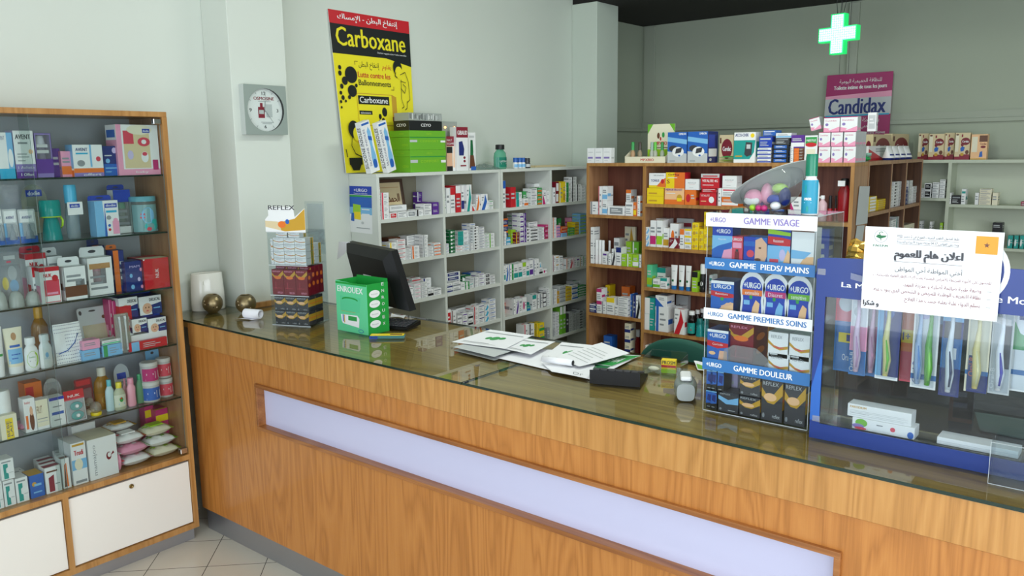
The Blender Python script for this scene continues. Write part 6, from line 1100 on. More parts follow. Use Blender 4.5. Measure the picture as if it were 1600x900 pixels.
cell(fu(.985), 'far unit second shelf, wide bay', [(1550, 1566, 348, 3, 'black/navy/n', .05), (1574, 1582, 368, 1, 'teal/white/o'), (1584, 1591, 368, 1, 'teal/white/o'), (1593, 1600, 368, 1, 'teal/white/o'), (1602, 1609, 368, 1, 'teal/white/o')], F_, 'pharmacy_carton', 'pharmacy box', dmax=.15)
# ================================================================== on the oak unit: shaped goods
pk = op(.916)
for k, (a, b) in enumerate(((929, 933.5), (934, 938.5), (938.8, 943), (950, 953))):
    bottle(pk, a, 375+k*.4, b, 'tablet_tube', ['white tablet tube with purple ring, first beside the tall white boxes', 'white tablet tube with purple ring, second of the group', 'white tablet tube with purple ring, third of the group', 'white tablet tube with purple ring half hidden behind boxes'][k], 'tablet tube', P('white'), P('white'), 'tub', .012 if k < 3 else .09, band=(.1, .8, 'white'), art=[('r', 0, .75, 1, .9, 'purple'), ('r', .1, .1, .9, .5, 'pink')], capf=.14, group='white tablet tubes')
pk = op(.801)
for k, (a, b) in enumerate(((1047, 1057), (1059, 1068.5), (1070, 1079))):
    tube_(pk, a, 414.5+k*.6, b, ['white cream tube with blue cap next to the teal topped boxes', 'white cream tube with blue cap, middle of three', 'white cream tube with blue cap beside the lime box'][k], 'white', shiny('bluecap', '2a7ac0'), [('r', .15, .2, .6, .3, 'darkgreen'), ('r', .2, .7, .8, .73, 'lightgrey')], .02, 'white cream tubes with blue caps')
bottle(pk, 1092, 413, 1101, 'spray_bottle', 'black spray bottle with white nozzle on the oak shelving', 'bottle', P('black'), P('white'), 'round', .03, band=(.1, .7, 'black'), art=[('e', .5, .6, .3, .2, 'white'), ('r', .1, .1, .9, .25, 'white')], capf=.35, neck=.8)
pk = op(.538)
for k, (a, b, bk) in enumerate(((1072, 1084, .012), (1083, 1092, .07), (1091, 1099, .11))):
    bottle(pk, a, 487-k*2, b, 'syrup_bottle', ['dark syrup bottle with white cap in front of the others', 'dark syrup bottle with white cap, second in the line', 'dark syrup bottle with white cap, third in the line'][k], 'syrup bottle', clearc('syrup', '1c1412', .9), P('white'), 'round', bk, band=(.1, .62, 'teal'), art=[('r', .1, .5, .7, .62, 'white'), ('r', .1, .08, .9, .2, 'lime'), ('r', .6, .3, .8, .4, 'red')], capf=.16, neck=.62, group='dark syrup bottles')
for k, (a, b, bk) in enumerate(((1085, 1096, .01), (1097, 1106, .02))):
    bottle(pk, a, 499, b, 'mouth_spray', ['small teal bottle at the shelf front, first', 'small teal bottle at the shelf front beside the acrylic case'][k], 'bottle', shiny('tealb', '1f8f8f'), shiny('tealb2', '17706e'), 'cone', bk, capf=.3, neck=.7, group='small teal bottles')
pk = op(.3); bottle(pk, 990, 516, 999, 'syrup_bottle', 'glass bottle with dark red liquid on the lowest visible shelf', 'syrup bottle', clearc('redsy', '5a1614', .8), P('grey'), 'round', .03, capf=.2, neck=.6)
bottle(op(1.227), 983.5, 296, 991, 'round_mirror_pack', 'brown round topped pack behind the small white carton', 'pack', P('brown'), P('tan'), 'flat', .11, flat=.3, z=1.2272)
pk = op(ZR)
bottle(pk, 1308, 279, 1328, 'shampoo_bottle', 'large dark red bottle with black cap and white tag, end oak bay', 'bottle', shiny('redb', '9c1420'), P('black'), 'lotion', .06, capf=.16, neck=.55)
MB().box((0, 0, 0), (.036, .002, .028), P('white')).build('price_tag', None, (U(1312, 285, 1, YO+.05).x-.004, YO+.035, U(1312, 289, 1, YO+.05).z-.006), label='small white price tag on the big red bottle cap', cat='price tag')
bottle(pk, 1290, 306, 1301, 'nail_care_bottle', 'small dark red bottle with black top behind the pump bottle', 'bottle', shiny('redb', '9c1420'), P('black'), 'cone', .05, capf=.5, neck=.4); bottle(pk, 1301.5, 306, 1308, 'nail_care_bottle', 'narrow dark red bottle beside the large red one', 'bottle', shiny('redb', '9c1420'), P('black'), 'cone', .09, capf=.5, neck=.4)
tpb = bottle(pk, 1275.5, 306, 1290, 'pump_bottle', 'pale pink pump bottle beside the teal spray', 'bottle', shiny('palepink', 'd9b7bd'), P('white'), 'round', .03, capf=.14, neck=.4)
MB().tube([(0, 0, .105), (0, 0, .125)], .003, P('white')).tube([(.004, 0, .125), (-.022, -.004, .122)], .0045, P('white')).build('pump', tpb)
op(ZR).box(1235, 308, 1252, 'white/magenta/t', 'white carton with magenta corner behind the bag', .06, .03, None, 'skincare_box', 'pharmacy box')
op(.93).box(1271, 357, 1296, 'royal/blue/n', 'deep blue carton on the middle shelf of the end oak bay', .08, .02, None, 'skincare_box', 'pharmacy box')
# ================================================================== REFLEX tower
def Pz(px, py, z=CT): return U(px, py, 2, z)
A, B, Cc = Pz(425.7, 507.8), Pz(485.6, 511.5), Pz(515, 500.5)
ang = math.atan2(B.y-A.y, B.x-A.x); wR = (B-A).length; dR = max(.12, abs((Cc-B).dot(Vector((-math.sin(ang), math.cos(ang), 0))))); O = (A+B)/2
hz = lambda py, px=485.5: U(px, py, 1, B.y).z - CT
H1, H2, H3 = hz(465), hz(417.5), hz(365)
t = thing('acrylic_tower', 'three tier clear acrylic counter stand with white advertising header', 'display stand', (O.x, O.y, CT+.0005), ang)
m = MB(); e = .002
for x0, x1, y0, y1 in ((-wR/2, -wR/2+e, 0, dR), (wR/2-e, wR/2, 0, dR), (-wR/2+e, wR/2-e, 0, e), (-wR/2+e, wR/2-e, dR-e, dR)):
    for z0, z1 in ((0, H1), (H1+.003, H2), (H2+.003, H3)): m.box((x0, y0, z0), (x1, y1, z1 if y0 > 0 or x1-x0 < .01 else z0+(z1-z0)*.98), ACR)
m.build('clear_wall', t)
for z in (0, H1, H2, H3): MB().box((-wR/2, 0, z), (wR/2, dR, z+.003), ACR).box((-wR/2, -.0004, z), (wR/2, 0, z+.003), ACREDGE).build('clear_shelf', t)
hc = U(450, 327, 1, A.y).z-CT; MB().prism([(-wR/2*1.02, H3+.003), (wR/2*1.02, H3+.003), (wR/2*1.02, hc-.0), (wR*.25, hc-.035), (wR*.22, hc+.005), (-wR*.42, hc+.005), (-wR*.42, hc-.03), (-wR/2*1.02, hc-.045)], -.003, -.001, P('white')).art([('p', ((0, .05), (1, .0), (1, .95), (.75, .55), (.4, .4), (0, .45)), 'gold'), ('p', ((.0, .1), (.4, .05), (.35, .4), (0, .45)), 'beige'), ('e', .42, .3, .1, .14, 'orange'), ('e', .56, .42, .05, .1, 'blue'), ('p', ((.0, .0), (1, 0), (1, .1), (.5, .02), (0, .2)), 'white'), ('T', .1, .9, .76, 1.08, 'REFLEX', 'charcoal')], wR*1.02, hc-H3, lambda x, y, e_: (x-wR*.51, -.003-e_, H3+.003+y)).build('header_card', t)
MB().box((wR*.0, dR-.0005, H3-.1), (wR*.5, dR+.0015, H3+.115), ACR).box((wR*.05, dR+.0018, H3-.06), (wR*.46, dR+.0026, H3+.105), FILM).build('clear_back_sheet', t)
RM = Mz(Vector((O.x, O.y, CT+.0005)), ang)
def inR(x, y, z, w, d, h, des, lab, name, grp): place(carton(w, d, h, des), name, None, RM @ Vector((x, y, z)), ang, label=lab, cat='medicine carton', group=grp)
pw = (wR-.022)/3; ro = ['front', 'second', 'third']
for L, (z0, z1) in enumerate(((.0035, H1), (.0035, H1))):
    hh = (H1-.008)/2
    for i in range(3):
        for k in range(2 if i == 2 else 1): inR(-wR/2+.014+pw*(i+.5)-.002, .006+k*.056, .0036+L*(hh+.001), pw-.001, .054, hh-.001, 'reflexb', f'black and gold carton, {["lower", "upper"][L]} row, {NTH[i]} column, {ro[k]}, bottom tier of tower', 'pain_relief_carton', 'black and gold cartons in the tower')
for i in range(3):
    for k in range(2 if i < 2 else 4): inR(-wR/2+.006+(wR-.014)/3*(i+.5)+.001, .006+k*.03, H1+.0036, (wR-.016)/3-.001, .028, H2-H1-.02 if k == 0 else H2-H1-.008, 'reflexr', f'dark red carton, {NTH[i]} column, {ORD[0] if 0 else ["front", "second", "third", "rear"][k]}, middle tier of tower', 'pain_relief_carton', 'dark red cartons in the tower')
hh = .0265; pw2 = (wR-.03)/3
for L in range(4):
    for i in range(3):
        for k in range(2 if i == 2 else 1):
            if L == 3 and k: continue
            inR(-wR/2+.022+pw2*(i+.5), .006+k*.064, H2+.0036+L*(hh+.0006), pw2-.001, .06 if k == 0 else .05, hh, 'reflexw', f'white and gold carton, {NTH[3-L]} layer down, {NTH[i]} column, {ro[k]}, top tier', 'pain_relief_carton', 'white and gold cartons in the tower')
for i in range(2): inR(-wR/2+.03+.056*(i+.5), .014, H2+.0036+4*(hh+.0006), .05, .05, .02, 'reflexw', ['short white and gold carton crowning the pile, first', 'short white and gold carton crowning the pile, second'][i], 'pain_relief_carton', 'white and gold cartons in the tower')
for i in range(2): inR(-wR/2+.0135, .008, H2+.0036+i*.052, .012, .06, .05, 'reflexw', ['upright white and gold carton at the side, lower', 'upright white and gold carton at the side, upper'][i], 'pain_relief_carton', 'white and gold cartons in the tower')
# ================================================================== green ENROUEX carton
GRN = mat('enrouex_mint', '63cf98', .4); _M['pack_emint'] = GRN; PAL['emint'] = '63cf98'; GR2 = mat('enrouex_green', '1f9a3e', .4); _M['pack_egreen'] = GR2; PAL['egreen'] = '1f9a3e'
xa, xb, ya, yb, he = -2.53, -2.349, 2.0, 2.107, .194; w = xb-xa; dd = yb-ya
t = thing('counter_carton', 'open green counter carton with white serif lettering and oval labels', 'counter carton', ((xa+xb)/2, ya, CT+.0005))
m = MB(); th = .0015
m.prism([(-w/2, 0), (w/2, 0), (w/2, he), (.0, he-.001), (-w*.15, he+.001), (-w/2, he+.004)], 0, th, GRN)
m.art([('r', .0, .0, 1, 1, 'emint'), ('r', .0, .96, 1, 1.0, 'egreen'), ('p', ((.14, .42), (.75, .42), (.8, .72), (.14, .72)), 'mint'), ('e', .45, .66, .26, .05, 'egreen'), ('e', .45, .64, .24, .04, 'mint'), ('T', .06, .8, .88, .92, 'ENROUEX', 'white'), ('r', .16, .41, .62, .415, 'gold'), ('p', ((.2, .16), (.72, .12), (.74, .3), (.68, .36), (.14, .34), (.16, .2)), 'white'), ('r', .38, .24, .66, .33, 'green'), ('r', .24, .18, .27, .34, 'gold'), ('r', .2, .2, .23, .34, 'blue'), ('e', .78, .06, .08, .035, 'royal'), ('e', .78, .06, .07, .025, 'emint')], w, he, Fr(w)); m.build('front_panel', t)
m = MB(); m.box((w/2-th, th, 0), (w/2, dd, he), GR2).art([('e', .35, y, .25, .075, 'white') for y in (.2, .4, .6, .8)] + [('t', .2, y-.012, .5, y+.012, 'Enrouex', 'grey') for y in (.2, .4, .6, .8)] + [('t', .68, .94-.132*k, .8, 1.0-.132*k, c, 'white') for k, c in enumerate('ENROUEX')], dd, he, Rt(w)); m.build('side_panel', t)
MB().box((-w/2, th, 0), (-w/2+th, dd, he+.004), GR2).build('side_panel', t); MB().box((-w/2+th, dd-th, 0), (w/2-th, dd, he+.012), GR2).build('back_panel', t); MB().box((-w/2+th, th, 0), (w/2-th, dd-th, th), GR2).build('bottom_panel', t)
# ================================================================== point of sale monitor and keyboard
YM = 2.2
tl, tr, br = U(549, 381, 1, YM+.03), U(611, 392, 1, YM-.0), U(634, 487, 1, YM+.03)
t = thing('pos_monitor', 'black touch monitor seen from behind, tilted on its foot at the counter', 'monitor', (0, 0, 0))
TLm, TRm = Vector((-2.79, 2.275, 1.245)), Vector((-2.425, 2.2, 1.238)); BRm = Vector((-2.345, 2.215, 1.0)); BLm = Vector((-2.72, 2.29, 1.0))
nrm = (TRm-TLm).cross(BLm-TLm).normalized(); nrm = nrm if nrm.y < 0 else -nrm
m = MB(); front = [TLm, TRm, BRm, BLm]; ctr = sum(front, Vector())/4; bk_ = [p - nrm*.03 for p in front]; inn = [ctr+(p-ctr)*.8+nrm*.028 + Vector((0, 0, -.012)) for p in front]
m.add(front+bk_, [(4, 7, 6, 5), (0, 4, 5, 1), (1, 5, 6, 2), (2, 6, 7, 3), (3, 7, 4, 0)], BLACKP); m.add(front+inn, [(0, 1, 5, 4), (1, 2, 6, 5), (2, 3, 7, 6), (3, 0, 4, 7), (4, 5, 6, 7)], BLACKP); m.build('housing', t)
q = [ctr+(p-ctr)*.93-nrm*.0304 for p in front]; MB().quad(q[::-1], mat('dark_screen', '0c0f12', .1)).build('screen', t)
st = [inn[3]*(1-u)*(1-v)+inn[2]*u*(1-v)+inn[0]*(1-u)*v+inn[1]*u*v + nrm*.0008 for u, v in ((.36, .34), (.58, .34), (.55, .6), (.33, .6))]
MB().quad(st, P('lightgrey')).build('rating_sticker', t)
MB().tube([ctr-nrm*.005+Vector((0, 0, -.05)), (-2.62, 2.285, 1.0), (-2.64, 2.28, CT+.02)], [.03, .028, .03], BLACKP, 12).lathe([(.085, 0), (.085, .012), (.05, .022)], BLACKP, 24, (-2.665, 2.26, CT+.0005)).build('foot', t)
pts = [TLm+nrm*.004+Vector((-.045, 0, .0)), TLm+nrm*.004+Vector((.03, 0, .004)), TLm+nrm*.004+Vector((-.01, 0, -.05)), TLm+nrm*.004+Vector((-.065, 0, -.08))]
MB().quad(pts, PAPER).quad([p-nrm*.0006 for p in pts][::-1], PAPER).build('taped_paper', None, (0, 0, 0), label='white paper taped to the monitor corner', cat='paper')
def keyb(name, lab, cat, p, w, d, rz, rows, cols, kc, tilt=.06, wedge=.02, disp=False, base=BLACKP):
    t = thing(name, lab, cat, (p[0], p[1], CT+.0006), rz); hb = wedge
    MB().add([(-w/2, 0, 0), (w/2, 0, 0), (w/2, d, 0), (-w/2, d, 0), (-w/2, 0, .008), (w/2, 0, .008), (w/2, d, hb), (-w/2, d, hb)], [(0, 3, 2, 1), (4, 5, 6, 7), (0, 1, 5, 4), (1, 2, 6, 5), (2, 3, 7, 6), (3, 0, 4, 7)], base).build('body', t)
    sl = (hb-.008)/d; m = MB(); d1 = d*(.62 if disp else .94)
    for i in range(cols):
        for j in range(rows):
            x = -w/2+w*(.04+.92*(i+.5)/cols); y = d*.04+(d1-d*.04)*(j+.5)/rows; kw, kd = w*.92/cols*.4, (d1-d*.04)/rows*.38; z = .008+sl*y
            m.box((x-kw, y-kd, z), (x+kw, y+kd, z+.0045), kc, bev=.0008)
    m.build('keys', t)
    if disp: 
        y0, y1 = d*.7, d*.94; MB().add([(-w*.44, y0, .0095+sl*y0), (w*.44, y0, .0095+sl*y0), (w*.44, y1, .012+sl*y1), (-w*.44, y1, .012+sl*y1)], [(0, 1, 2, 3)], mat('lcd', '7d8a7c', .2)).build('display', t)
    return t
keyb('keyboard', 'black keyboard with silver front edge beside the monitor', 'keyboard', (-2.395, 2.125), .2, .11, .3, 5, 10, P('charcoal'), wedge=.018)
keyb('desk_calculator', 'black desktop calculator with wedge body near the acrylic case', 'calculator', (-1.29, 2.107), .15, .13, .35+PI, 5, 6, P('charcoal'), wedge=.042)
# small flat pack, papers by the monitor
t = thing('lozenge_pack', 'flat yellow and blue film pack lying in front of the green carton', 'flat pack', (-2.245, 2.0, CT+.0006), .68)
MB().box((-.065, 0, 0), (.065, .036, .012), clearc('packfilm', '5aa0a0', .5), bev=.003).build('film', t); MB().box((-.064, .004, .0122), (.062, .034, .0145), P('yellow'), bev=.001).box((-.0655, 0, .001), (-.035, .03, .011), P('royal')).box((.01, .006, .0145), (.055, .02, .0155), P('brown')).build('card', t)
def sheet(name, lab, cat, corners, z, ops, base=None, wav=.002, th=.0006, cat2=None, seed=1, group=None):
    "loose paper: slightly rippled sheet with print"
    r = random.Random(seed); a = [r.uniform(0, 6) for _ in range(3)]; c = sum((Vector(p) for p in corners), Vector())/len(corners)
    tl, tr, br, bl = [Vector(p)-c for p in corners]
    def S(u, v, e): p = (bl*(1-u)+br*u)*(1-v)+(tl*(1-u)+tr*u)*v; return (p.x, p.y, z-c.z+e+wav*(1+math.sin(3*u+a[0])*math.cos(2.5*v+a[1]))*.5)
    m = MB().grid(lambda u, v: S(u, v, th), 10, 8, base or PAPER).grid(lambda u, v: S(1-u, v, 0), 10, 8, base or PAPER); fine = []
    for op_ in ops:
        if op_[0] == 'r':
            _, a0, b0, c0, d0, col = op_; n = 5
            for i in range(n):
                for j in range(n): fine.append(('r', a0+(c0-a0)*i/n, b0+(d0-b0)*j/n, a0+(c0-a0)*(i+1)/n, b0+(d0-b0)*(j+1)/n, col))
        else: fine.append(op_)
    for k, op_ in enumerate(fine): m.art([op_], 1, 1, lambda x, y, e: S(x, y, th+e+.0002))
    return m.build(name, None, c, label=lab, cat=cat, group=group)
zc = CT+.0008
def q4(*p): return [U(x, y, 2, CT+.002) for x, y in p]
GRH = [('r', .05, .8, .9, .84, 'grey'), ('e', .5, .5, .08, .12, 'green'), ('e', .62, .55, .06, .08, 'green'), ('e', .38, .48, .05, .08, 'green'), ('r', .1, .15, .6, .17, 'grey'), ('r', .1, .1, .75, .12, 'lightgrey')]
sheet('prescription_pad', 'thick pad with dark edge under the folded newspaper', 'paper pad', q4((776, 527), (838, 541), (772, 563), (708, 547)), zc, [], P('lightgrey'), .001, .012, seed=2)
sheet('pharmacy_paper', 'white paper with green leaf print lying on the pad', 'paper sheet', q4((766, 522), (832, 530), (790, 553), (706, 540)), zc+.0145, GRH, seed=3, wav=.004)
sheet('pharmacy_paper', 'green bordered leaflet beneath the white paper', 'paper sheet', q4((778, 519), (835, 530), (823, 536), (770, 524)), zc+.001, [('r', .02, .1, .98, .9, 'darkgreen'), ('t', .2, .4, .9, .6, 'pharmacie', 'white')], P('darkgreen'), .001, seed=4)
sheet('pharmacy_paper', 'white paper with green plant drawing in the middle of the counter', 'paper sheet', q4((818, 534), (868, 541), (830, 561), (776, 550)), zc+.014, GRH, seed=5, wav=.005)
sheet('pharmacy_paper', 'wide white sheet lying under the curled paper', 'paper sheet', q4((835, 545), (1000, 556), (925, 594), (770, 558)), zc+.001, [('r', .7, .1, .95, .5, 'darkgreen'), ('t', .72, .2, .94, .4, 'leaflet', 'white')], seed=6, wav=.001)
sheet('pharmacy_paper', 'white paper with green leaf emblem, curled at its front edge', 'paper sheet', q4((878, 537), (938, 546), (900, 578), (845, 564)), zc+.006, GRH, seed=7, wav=.006)
sheet('pharmacy_paper', 'top white sheet with fine print and pointed corner', 'paper sheet', q4((940, 542), (984, 560), (905, 580), (868, 566)), zc+.015, [('r', .1, .2+.1*k, .9-.1*(k % 3), .22+.1*k, 'lightgrey') for k in range(6)], seed=8, wav=.005)
sheet('pharmacy_paper', 'white and green brochure edge beside the calculator', 'paper sheet', q4((960, 556), (1002, 557), (955, 574), (930, 570)), zc+.003, [('r', .02, .02, .98, .98, 'green'), ('T', .3, .3, .8, .7, 'EVA', 'white')], seed=9, wav=.001)
sheet('pharmacy_paper', 'white sheet with signature nearest the calculator', 'paper sheet', q4((848, 571), (930, 572), (918, 594), (862, 583)), zc+.0045, [('t', .6, .1, .85, .3, 'Dr', 'grey')], seed=10, wav=.002)
a, b = U(848, 566, 2, CT+.01), U(895, 573, 2, CT+.01); d_ = b-a
MB().tube([a+Vector((0, 0, .012)), b+Vector((0, 0, .012))], .0105, PAPER, 14).tube([b+Vector((0, 0, .012))-d_*.02, b+Vector((0, 0, .012))+d_*.012], .0085, P('black'), 12).build('rolled_paper', None, label='curled up white paper roll with dark hollow end on the sheets', cat='paper roll')
sheet('receipt', 'small white receipt lying by the keyboard', 'receipt', q4((612, 492), (634, 493), (631, 500), (610, 497)), zc, [], seed=12, wav=.012)
sheet('receipt', 'green patterned leaflet behind the acrylic case', 'leaflet', q4((1084, 567), (1102, 566), (1100, 582), (1090, 578)), zc, [('r', .1, .1, .9, .6, 'leaf')], seed=13, wav=.008)
# acrylic tray with lozenge box
tx = (U(1035, 585, 2, CT)+U(1077, 582, 2, CT))/2; t = thing('acrylic_tray', 'small clear acrylic tray holding a yellow lozenge packet', 'tray', (-1.2, 2.2, CT+.0006), .25)
m = MB(); m.box((-.06, -.035, 0), (.06, .06, .002), ACR)
for a_0, b_0 in (((-.06, -.035, .002), (-.058, .06, .05)), ((.058, -.035, .002), (.06, .06, .05)), ((-.058, -.035, .002), (.058, -.033, .03)), ((-.058, .058, .002), (.058, .06, .055))): m.box(a_0, b_0, ACR)
m.build('clear_box', t)
DS['prosm'] = dict(base='yellow', f=[('r', 0, .62, 1, .98, 'yellow'), ('T', .06, .66, .94, .92, 'PROSM', 'black'), ('r', 0, .42, 1, .6, 'red'), ('r', 0, 0, 1, .3, 'lime')])
place(carton(.045, .02, .042, 'prosm'), 'lozenge_packet', None, (-1.18, 2.19, CT+.003), .35, label='yellow and red packet with black letters inside the clear tray', cat='packet')
MB().sphere((0, 0, .008), .012, P('cream'), sx=1.6, sz=.6).build('wrapped_sweet', None, (-1.228, 2.185, CT+.003), label='cream coloured wrapped sweet in the clear tray', cat='sweet')
# grey hand scanner
t = thing('hand_scanner', 'grey rounded hand device with white top standing by the acrylic case', 'hand device', (-1.005, 1.965, CT+.0006), .5)
MB().grid(lambda u, v: ((.024+.008*math.sin(PI*v))*math.copysign(abs(math.cos(2*PI*u))**.6, math.cos(2*PI*u)), .105*v, .026+(.024)*math.copysign(abs(math.sin(2*PI*u))**.6, math.sin(2*PI*u))), 24, 8, shiny('scan', '77807c')).build('body', t)
MB().add([((.024)*math.copysign(abs(math.cos(a))**.6, math.cos(a)), -.0004, .026+.024*math.copysign(abs(math.sin(a))**.6, math.sin(a))) for a in [2*PI*i/24 for i in range(24)]], [tuple(range(24))], shiny('scan2', '9aa2a2')).build('front_cap', t)
MB().box((-.014, .02, .051), (.016, .09, .064), P('white'), bev=.004).build('white_top', t)
# ceramic vase, brass candle balls, paper roll, card
t = thing('ceramic_vase', 'white oval ceramic vase with embossed ring standing against the wall', 'vase', (-3.345, 1.93, CT+.0005), 1.25)
vm = shiny('ceramic', 'e2e2d8', .12)
MB().lathe([(.068, 0), (.073, .004), (.072, .08), (.067, .165), (.064, .168), (.062, .16), (.066, .01)], vm, 40, sy=.5, cap=False).build('body', t)
MB().lathe([(.017, -.002), (.019, 0), (.017, .002), (.015, 0), (.017, -.002)], vm, 24, M=Matrix.Translation((-.005, -.0325, .125)) @ Matrix.Rotation(PI/2, 4, 'X')).build('ring_relief', t)
BR = mat('antique_brass', '877858', .36, .85)
def ball(x, y, lab):
    t = thing('candle_holder', lab, 'candle holder', (x, y, CT+.0005), 0, 'brass ball candle holders'); r = .044
    MB().lathe([(.018, 0)]+[(r*math.sin(a), r-.002-r*math.cos(a)) for a in [.45+(2.62-.45)*k/14 for k in range(15)]]+[(.02, .078), (.03, .06)], BR, 28, cap=False).build('brass_ball', t)
    m = MB()
    for k in range(22):
        th_ = .9+.33*(k % 4); ph = k*.83
        n_ = Vector((math.sin(th_)*math.cos(ph), math.sin(th_)*math.sin(ph), math.cos(th_))); c = Vector((0, 0, r-.002))+n_*(r+.0003); a_ = n_.cross(Vector((0, 0, 1))).normalized(); b_2 = n_.cross(a_)
        m.add([tuple(c+(a_*math.cos(q*PI/4)+b_2*math.sin(q*PI/4))*.0028) for q in range(8)], [tuple(range(8))], P('black') if k % 3 else P('beige'))
    m.build('pierced_holes', t)
ball(-3.268, 1.905, 'round pierced brass candle holder in front of the white vase'); ball(-3.135, 1.985, 'round pierced brass candle holder behind the paper roll')
t = thing('till_roll', 'white till paper roll with loose end lying on the glass', 'paper roll', (-3.0, 1.93, CT+.0005), .3)
n = 24; MB().lathe([(.02, -.04), (.02, .04), (.013, .04), (.013, -.04)], PAPER, n, M=Matrix.Translation((0, 0, .0205)) @ Matrix.Rotation(PI/2, 4, 'Y'), cap=False).build('roll', t)
MB().grid(lambda u, v: ((u-.5)*.08, -.002+.0-.045*v*0-.0, .0005) if v == 0 else ((u-.5)*.08-.03*v, .002-.04*v, .0006+.004*v*(v > .9)), 4, 6, PAPER).build('loose_end', t)
t = place(carton(.07, .012, .085, 'white/lightgrey/n'), 'folded_card', None, (-2.94, 2.04, CT+.001), .4, (-.12, 0, .4), 'white folded card standing against the acrylic tower', 'card')
MB().box((-3.2195, 2.045, CT+.0005), (-3.2, 2.32, CT+.022), OAK).build('trim_5', kind='structure')
# ================================================================== green office chair
t = thing('office_chair', 'dark green round backed office chair behind the counter', 'office chair', (-1.46, 2.93, 0), .12)
FG = mat('green_upholstery', '0f4f41', .75)
def cush(cx, cy, cz, rx, ry, rz_, p=2.6):
    def f(u, v):
        a, b = 2*PI*u, PI*(v-.5); s_ = lambda x: math.copysign(abs(x)**(2/p), x); return (cx+rx*math.cos(b)**(2/p)*math.cos(a), cy+ry*math.cos(b)**(2/p)*math.sin(a)*1.0, cz+rz_*s_(math.sin(b)))
    return f
m = MB(); m.grid(lambda u, v: (.205*math.cos(2*PI*u)*math.cos(PI*(v-.5))**.9, -.17+.05*(math.cos(2*PI*u)*math.cos(PI*(v-.5)))**2+.028*math.copysign(abs(math.sin(PI*(v-.5)))**.6, math.sin(PI*(v-.5))), .735+.175*math.sin(2*PI*u)*math.cos(PI*(v-.5))**.9), 40, 14, FG); m.build('backrest', t)
MB().grid(cush(0, .1, .47, .23, .22, .04), 32, 12, FG).build('seat', t)
MB().tube([(0, -.13, .7), (0, -.16, .5), (0, -.08, .43), (0, .08, .425)], .014, BLACKP).build('back_bar', t); MB().tube([(0, .1, .08), (0, .1, .44)], .025, BLACKP, 14).build('gas_column', t)
for k in range(5):
    a = 2*PI*k/5; l_ = MB().tube([(0, .1, .1), (.26*math.cos(a), .1+.26*math.sin(a), .07)], [.022, .014], BLACKP).build('base_leg', t); MB().lathe([(.025, -.012), (.025, .012)], BLACKP, 14, M=Matrix.Translation((.26*math.cos(a), .1+.26*math.sin(a), .026)) @ Matrix.Rotation(PI/2, 4, 'X')).build('caster', l_)
# ================================================================== plaster display case (acrylic)
ux0, ux1, uy0, uy1, uh = -.937, -.66, 1.93, 2.12, .522
t = thing('acrylic_display_case', 'clear acrylic four tier case with blue and white plaster range strips', 'display case', ((ux0+ux1)/2, uy0, CT+.0006)); w = ux1-ux0; d = uy1-uy0; e = .003
m = MB()
for a_0, b_0 in (((-w/2, 0, 0), (-w/2+e, d, uh)), ((w/2-e, 0, 0), (w/2, d, uh)), ((-w/2+e, d-e, 0), (w/2-e, d, uh)), ((-w/2+e, 0, 0), (w/2-e, e, uh))): m.box(a_0, b_0, ACR)
m.build('clear_wall', t); zs = [0, .118, .252, .384, uh-.003]
for z in zs: MB().box((-w/2+e, e, z), (w/2-e, d-e, z+.003), ACR).build('clear_shelf', t)
m = MB()
for x in (-w/2, w/2-.0012): m.box((x, -.0006, 0), (x+.0012, 0, uh), ACREDGE)
m.box((-w/2, -.0006, uh-.002), (w/2, 0, uh), ACREDGE).box((w/2, 0, uh-.002), (w/2+.0005, d, uh), ACREDGE).box((w/2, d-.001, 0), (w/2+.0005, d, uh), ACREDGE).box((-w/2, -.0006, 0), (w/2, 0, .002), ACREDGE); m.build('polished_edge', t)
SB = mat('strip_blue', '2f6fae', .35); _M['pack_stripblue'] = SB; PAL['stripblue'] = '2f6fae'
for z0, z1, bc, tc_, tx_, x0_ in ((1.427, 1.461, 'white', 'violet', 'GAMME VISAGE', .36), (1.318, 1.347, 'stripblue', 'white', 'GAMME  PIEDS/ MAINS', .24), (1.187, 1.216, 'white', 'stripblue', 'GAMME PREMIERS SOINS', .24), (1.052, 1.083, 'stripblue', 'white', 'GAMME DOULEUR', .31)):
    h = z1-z0; MB().box((-w/2-.003, -.0028, z0-CT), (w/2+.001, -.0012, z1-CT), bc).art([('T', .04, .32, .19, .68, '+URGO', tc_), ('T', x0_, .27, .95 if 'DOU' not in tx_ and 'VIS' not in tx_ else .85, .75, tx_, tc_)], w+.004, h, lambda x, y, e_: (x-w/2-.003, -.0028-e_, z0-CT+y)).build('range_strip', t)
MB().prism([(.0-w*.32, .13), (w*.12, .13), (w*.12, .16), (w*.0, .185), (-w*.22, .186), (-w*.31, .17)], .0045, .0055, FILM).build('clear_flap', t)
UM = Vector(((ux0+ux1)/2, uy0, CT+.0006)); VP_ = Plane(1, uy0, 0, 1)
def uc(px0, py0, px1, tier, des, lab, dep=.06, back=.008, name='plaster_box', cat='plaster box', group=None, dz=0):
    z = CT+.0006+zs[tier]+.0034+dz; wq, h, loc = VP_.rect(px0, py0, px1, back, z); loc.x = min(max(loc.x, ux0+.004+wq/2), ux1-.004-wq/2); return place(carton(wq-.001, dep, h-.0006, des), name, None, loc, 0, label=lab, cat=cat, group=group)
uc(1113, 353, 1145, 3, 'urgoblue', 'light blue plaster box with white head on the top tier', .05)
uc(1143, 369, 1161, 3, 'urgopink', 'narrow pink carton on the top tier', .04)
uc(1162, 370, 1199, 3, 'urgoface', 'blue plaster box with face picture on the top tier', .05)
uc(1200, 356, 1236, 3, 'urgores', 'blue and red plaster box with green flash on the top tier', .05)
uc(1237, 357, 1273, 3, 'urgohand', 'white plaster box with hand picture on the top tier', .05)
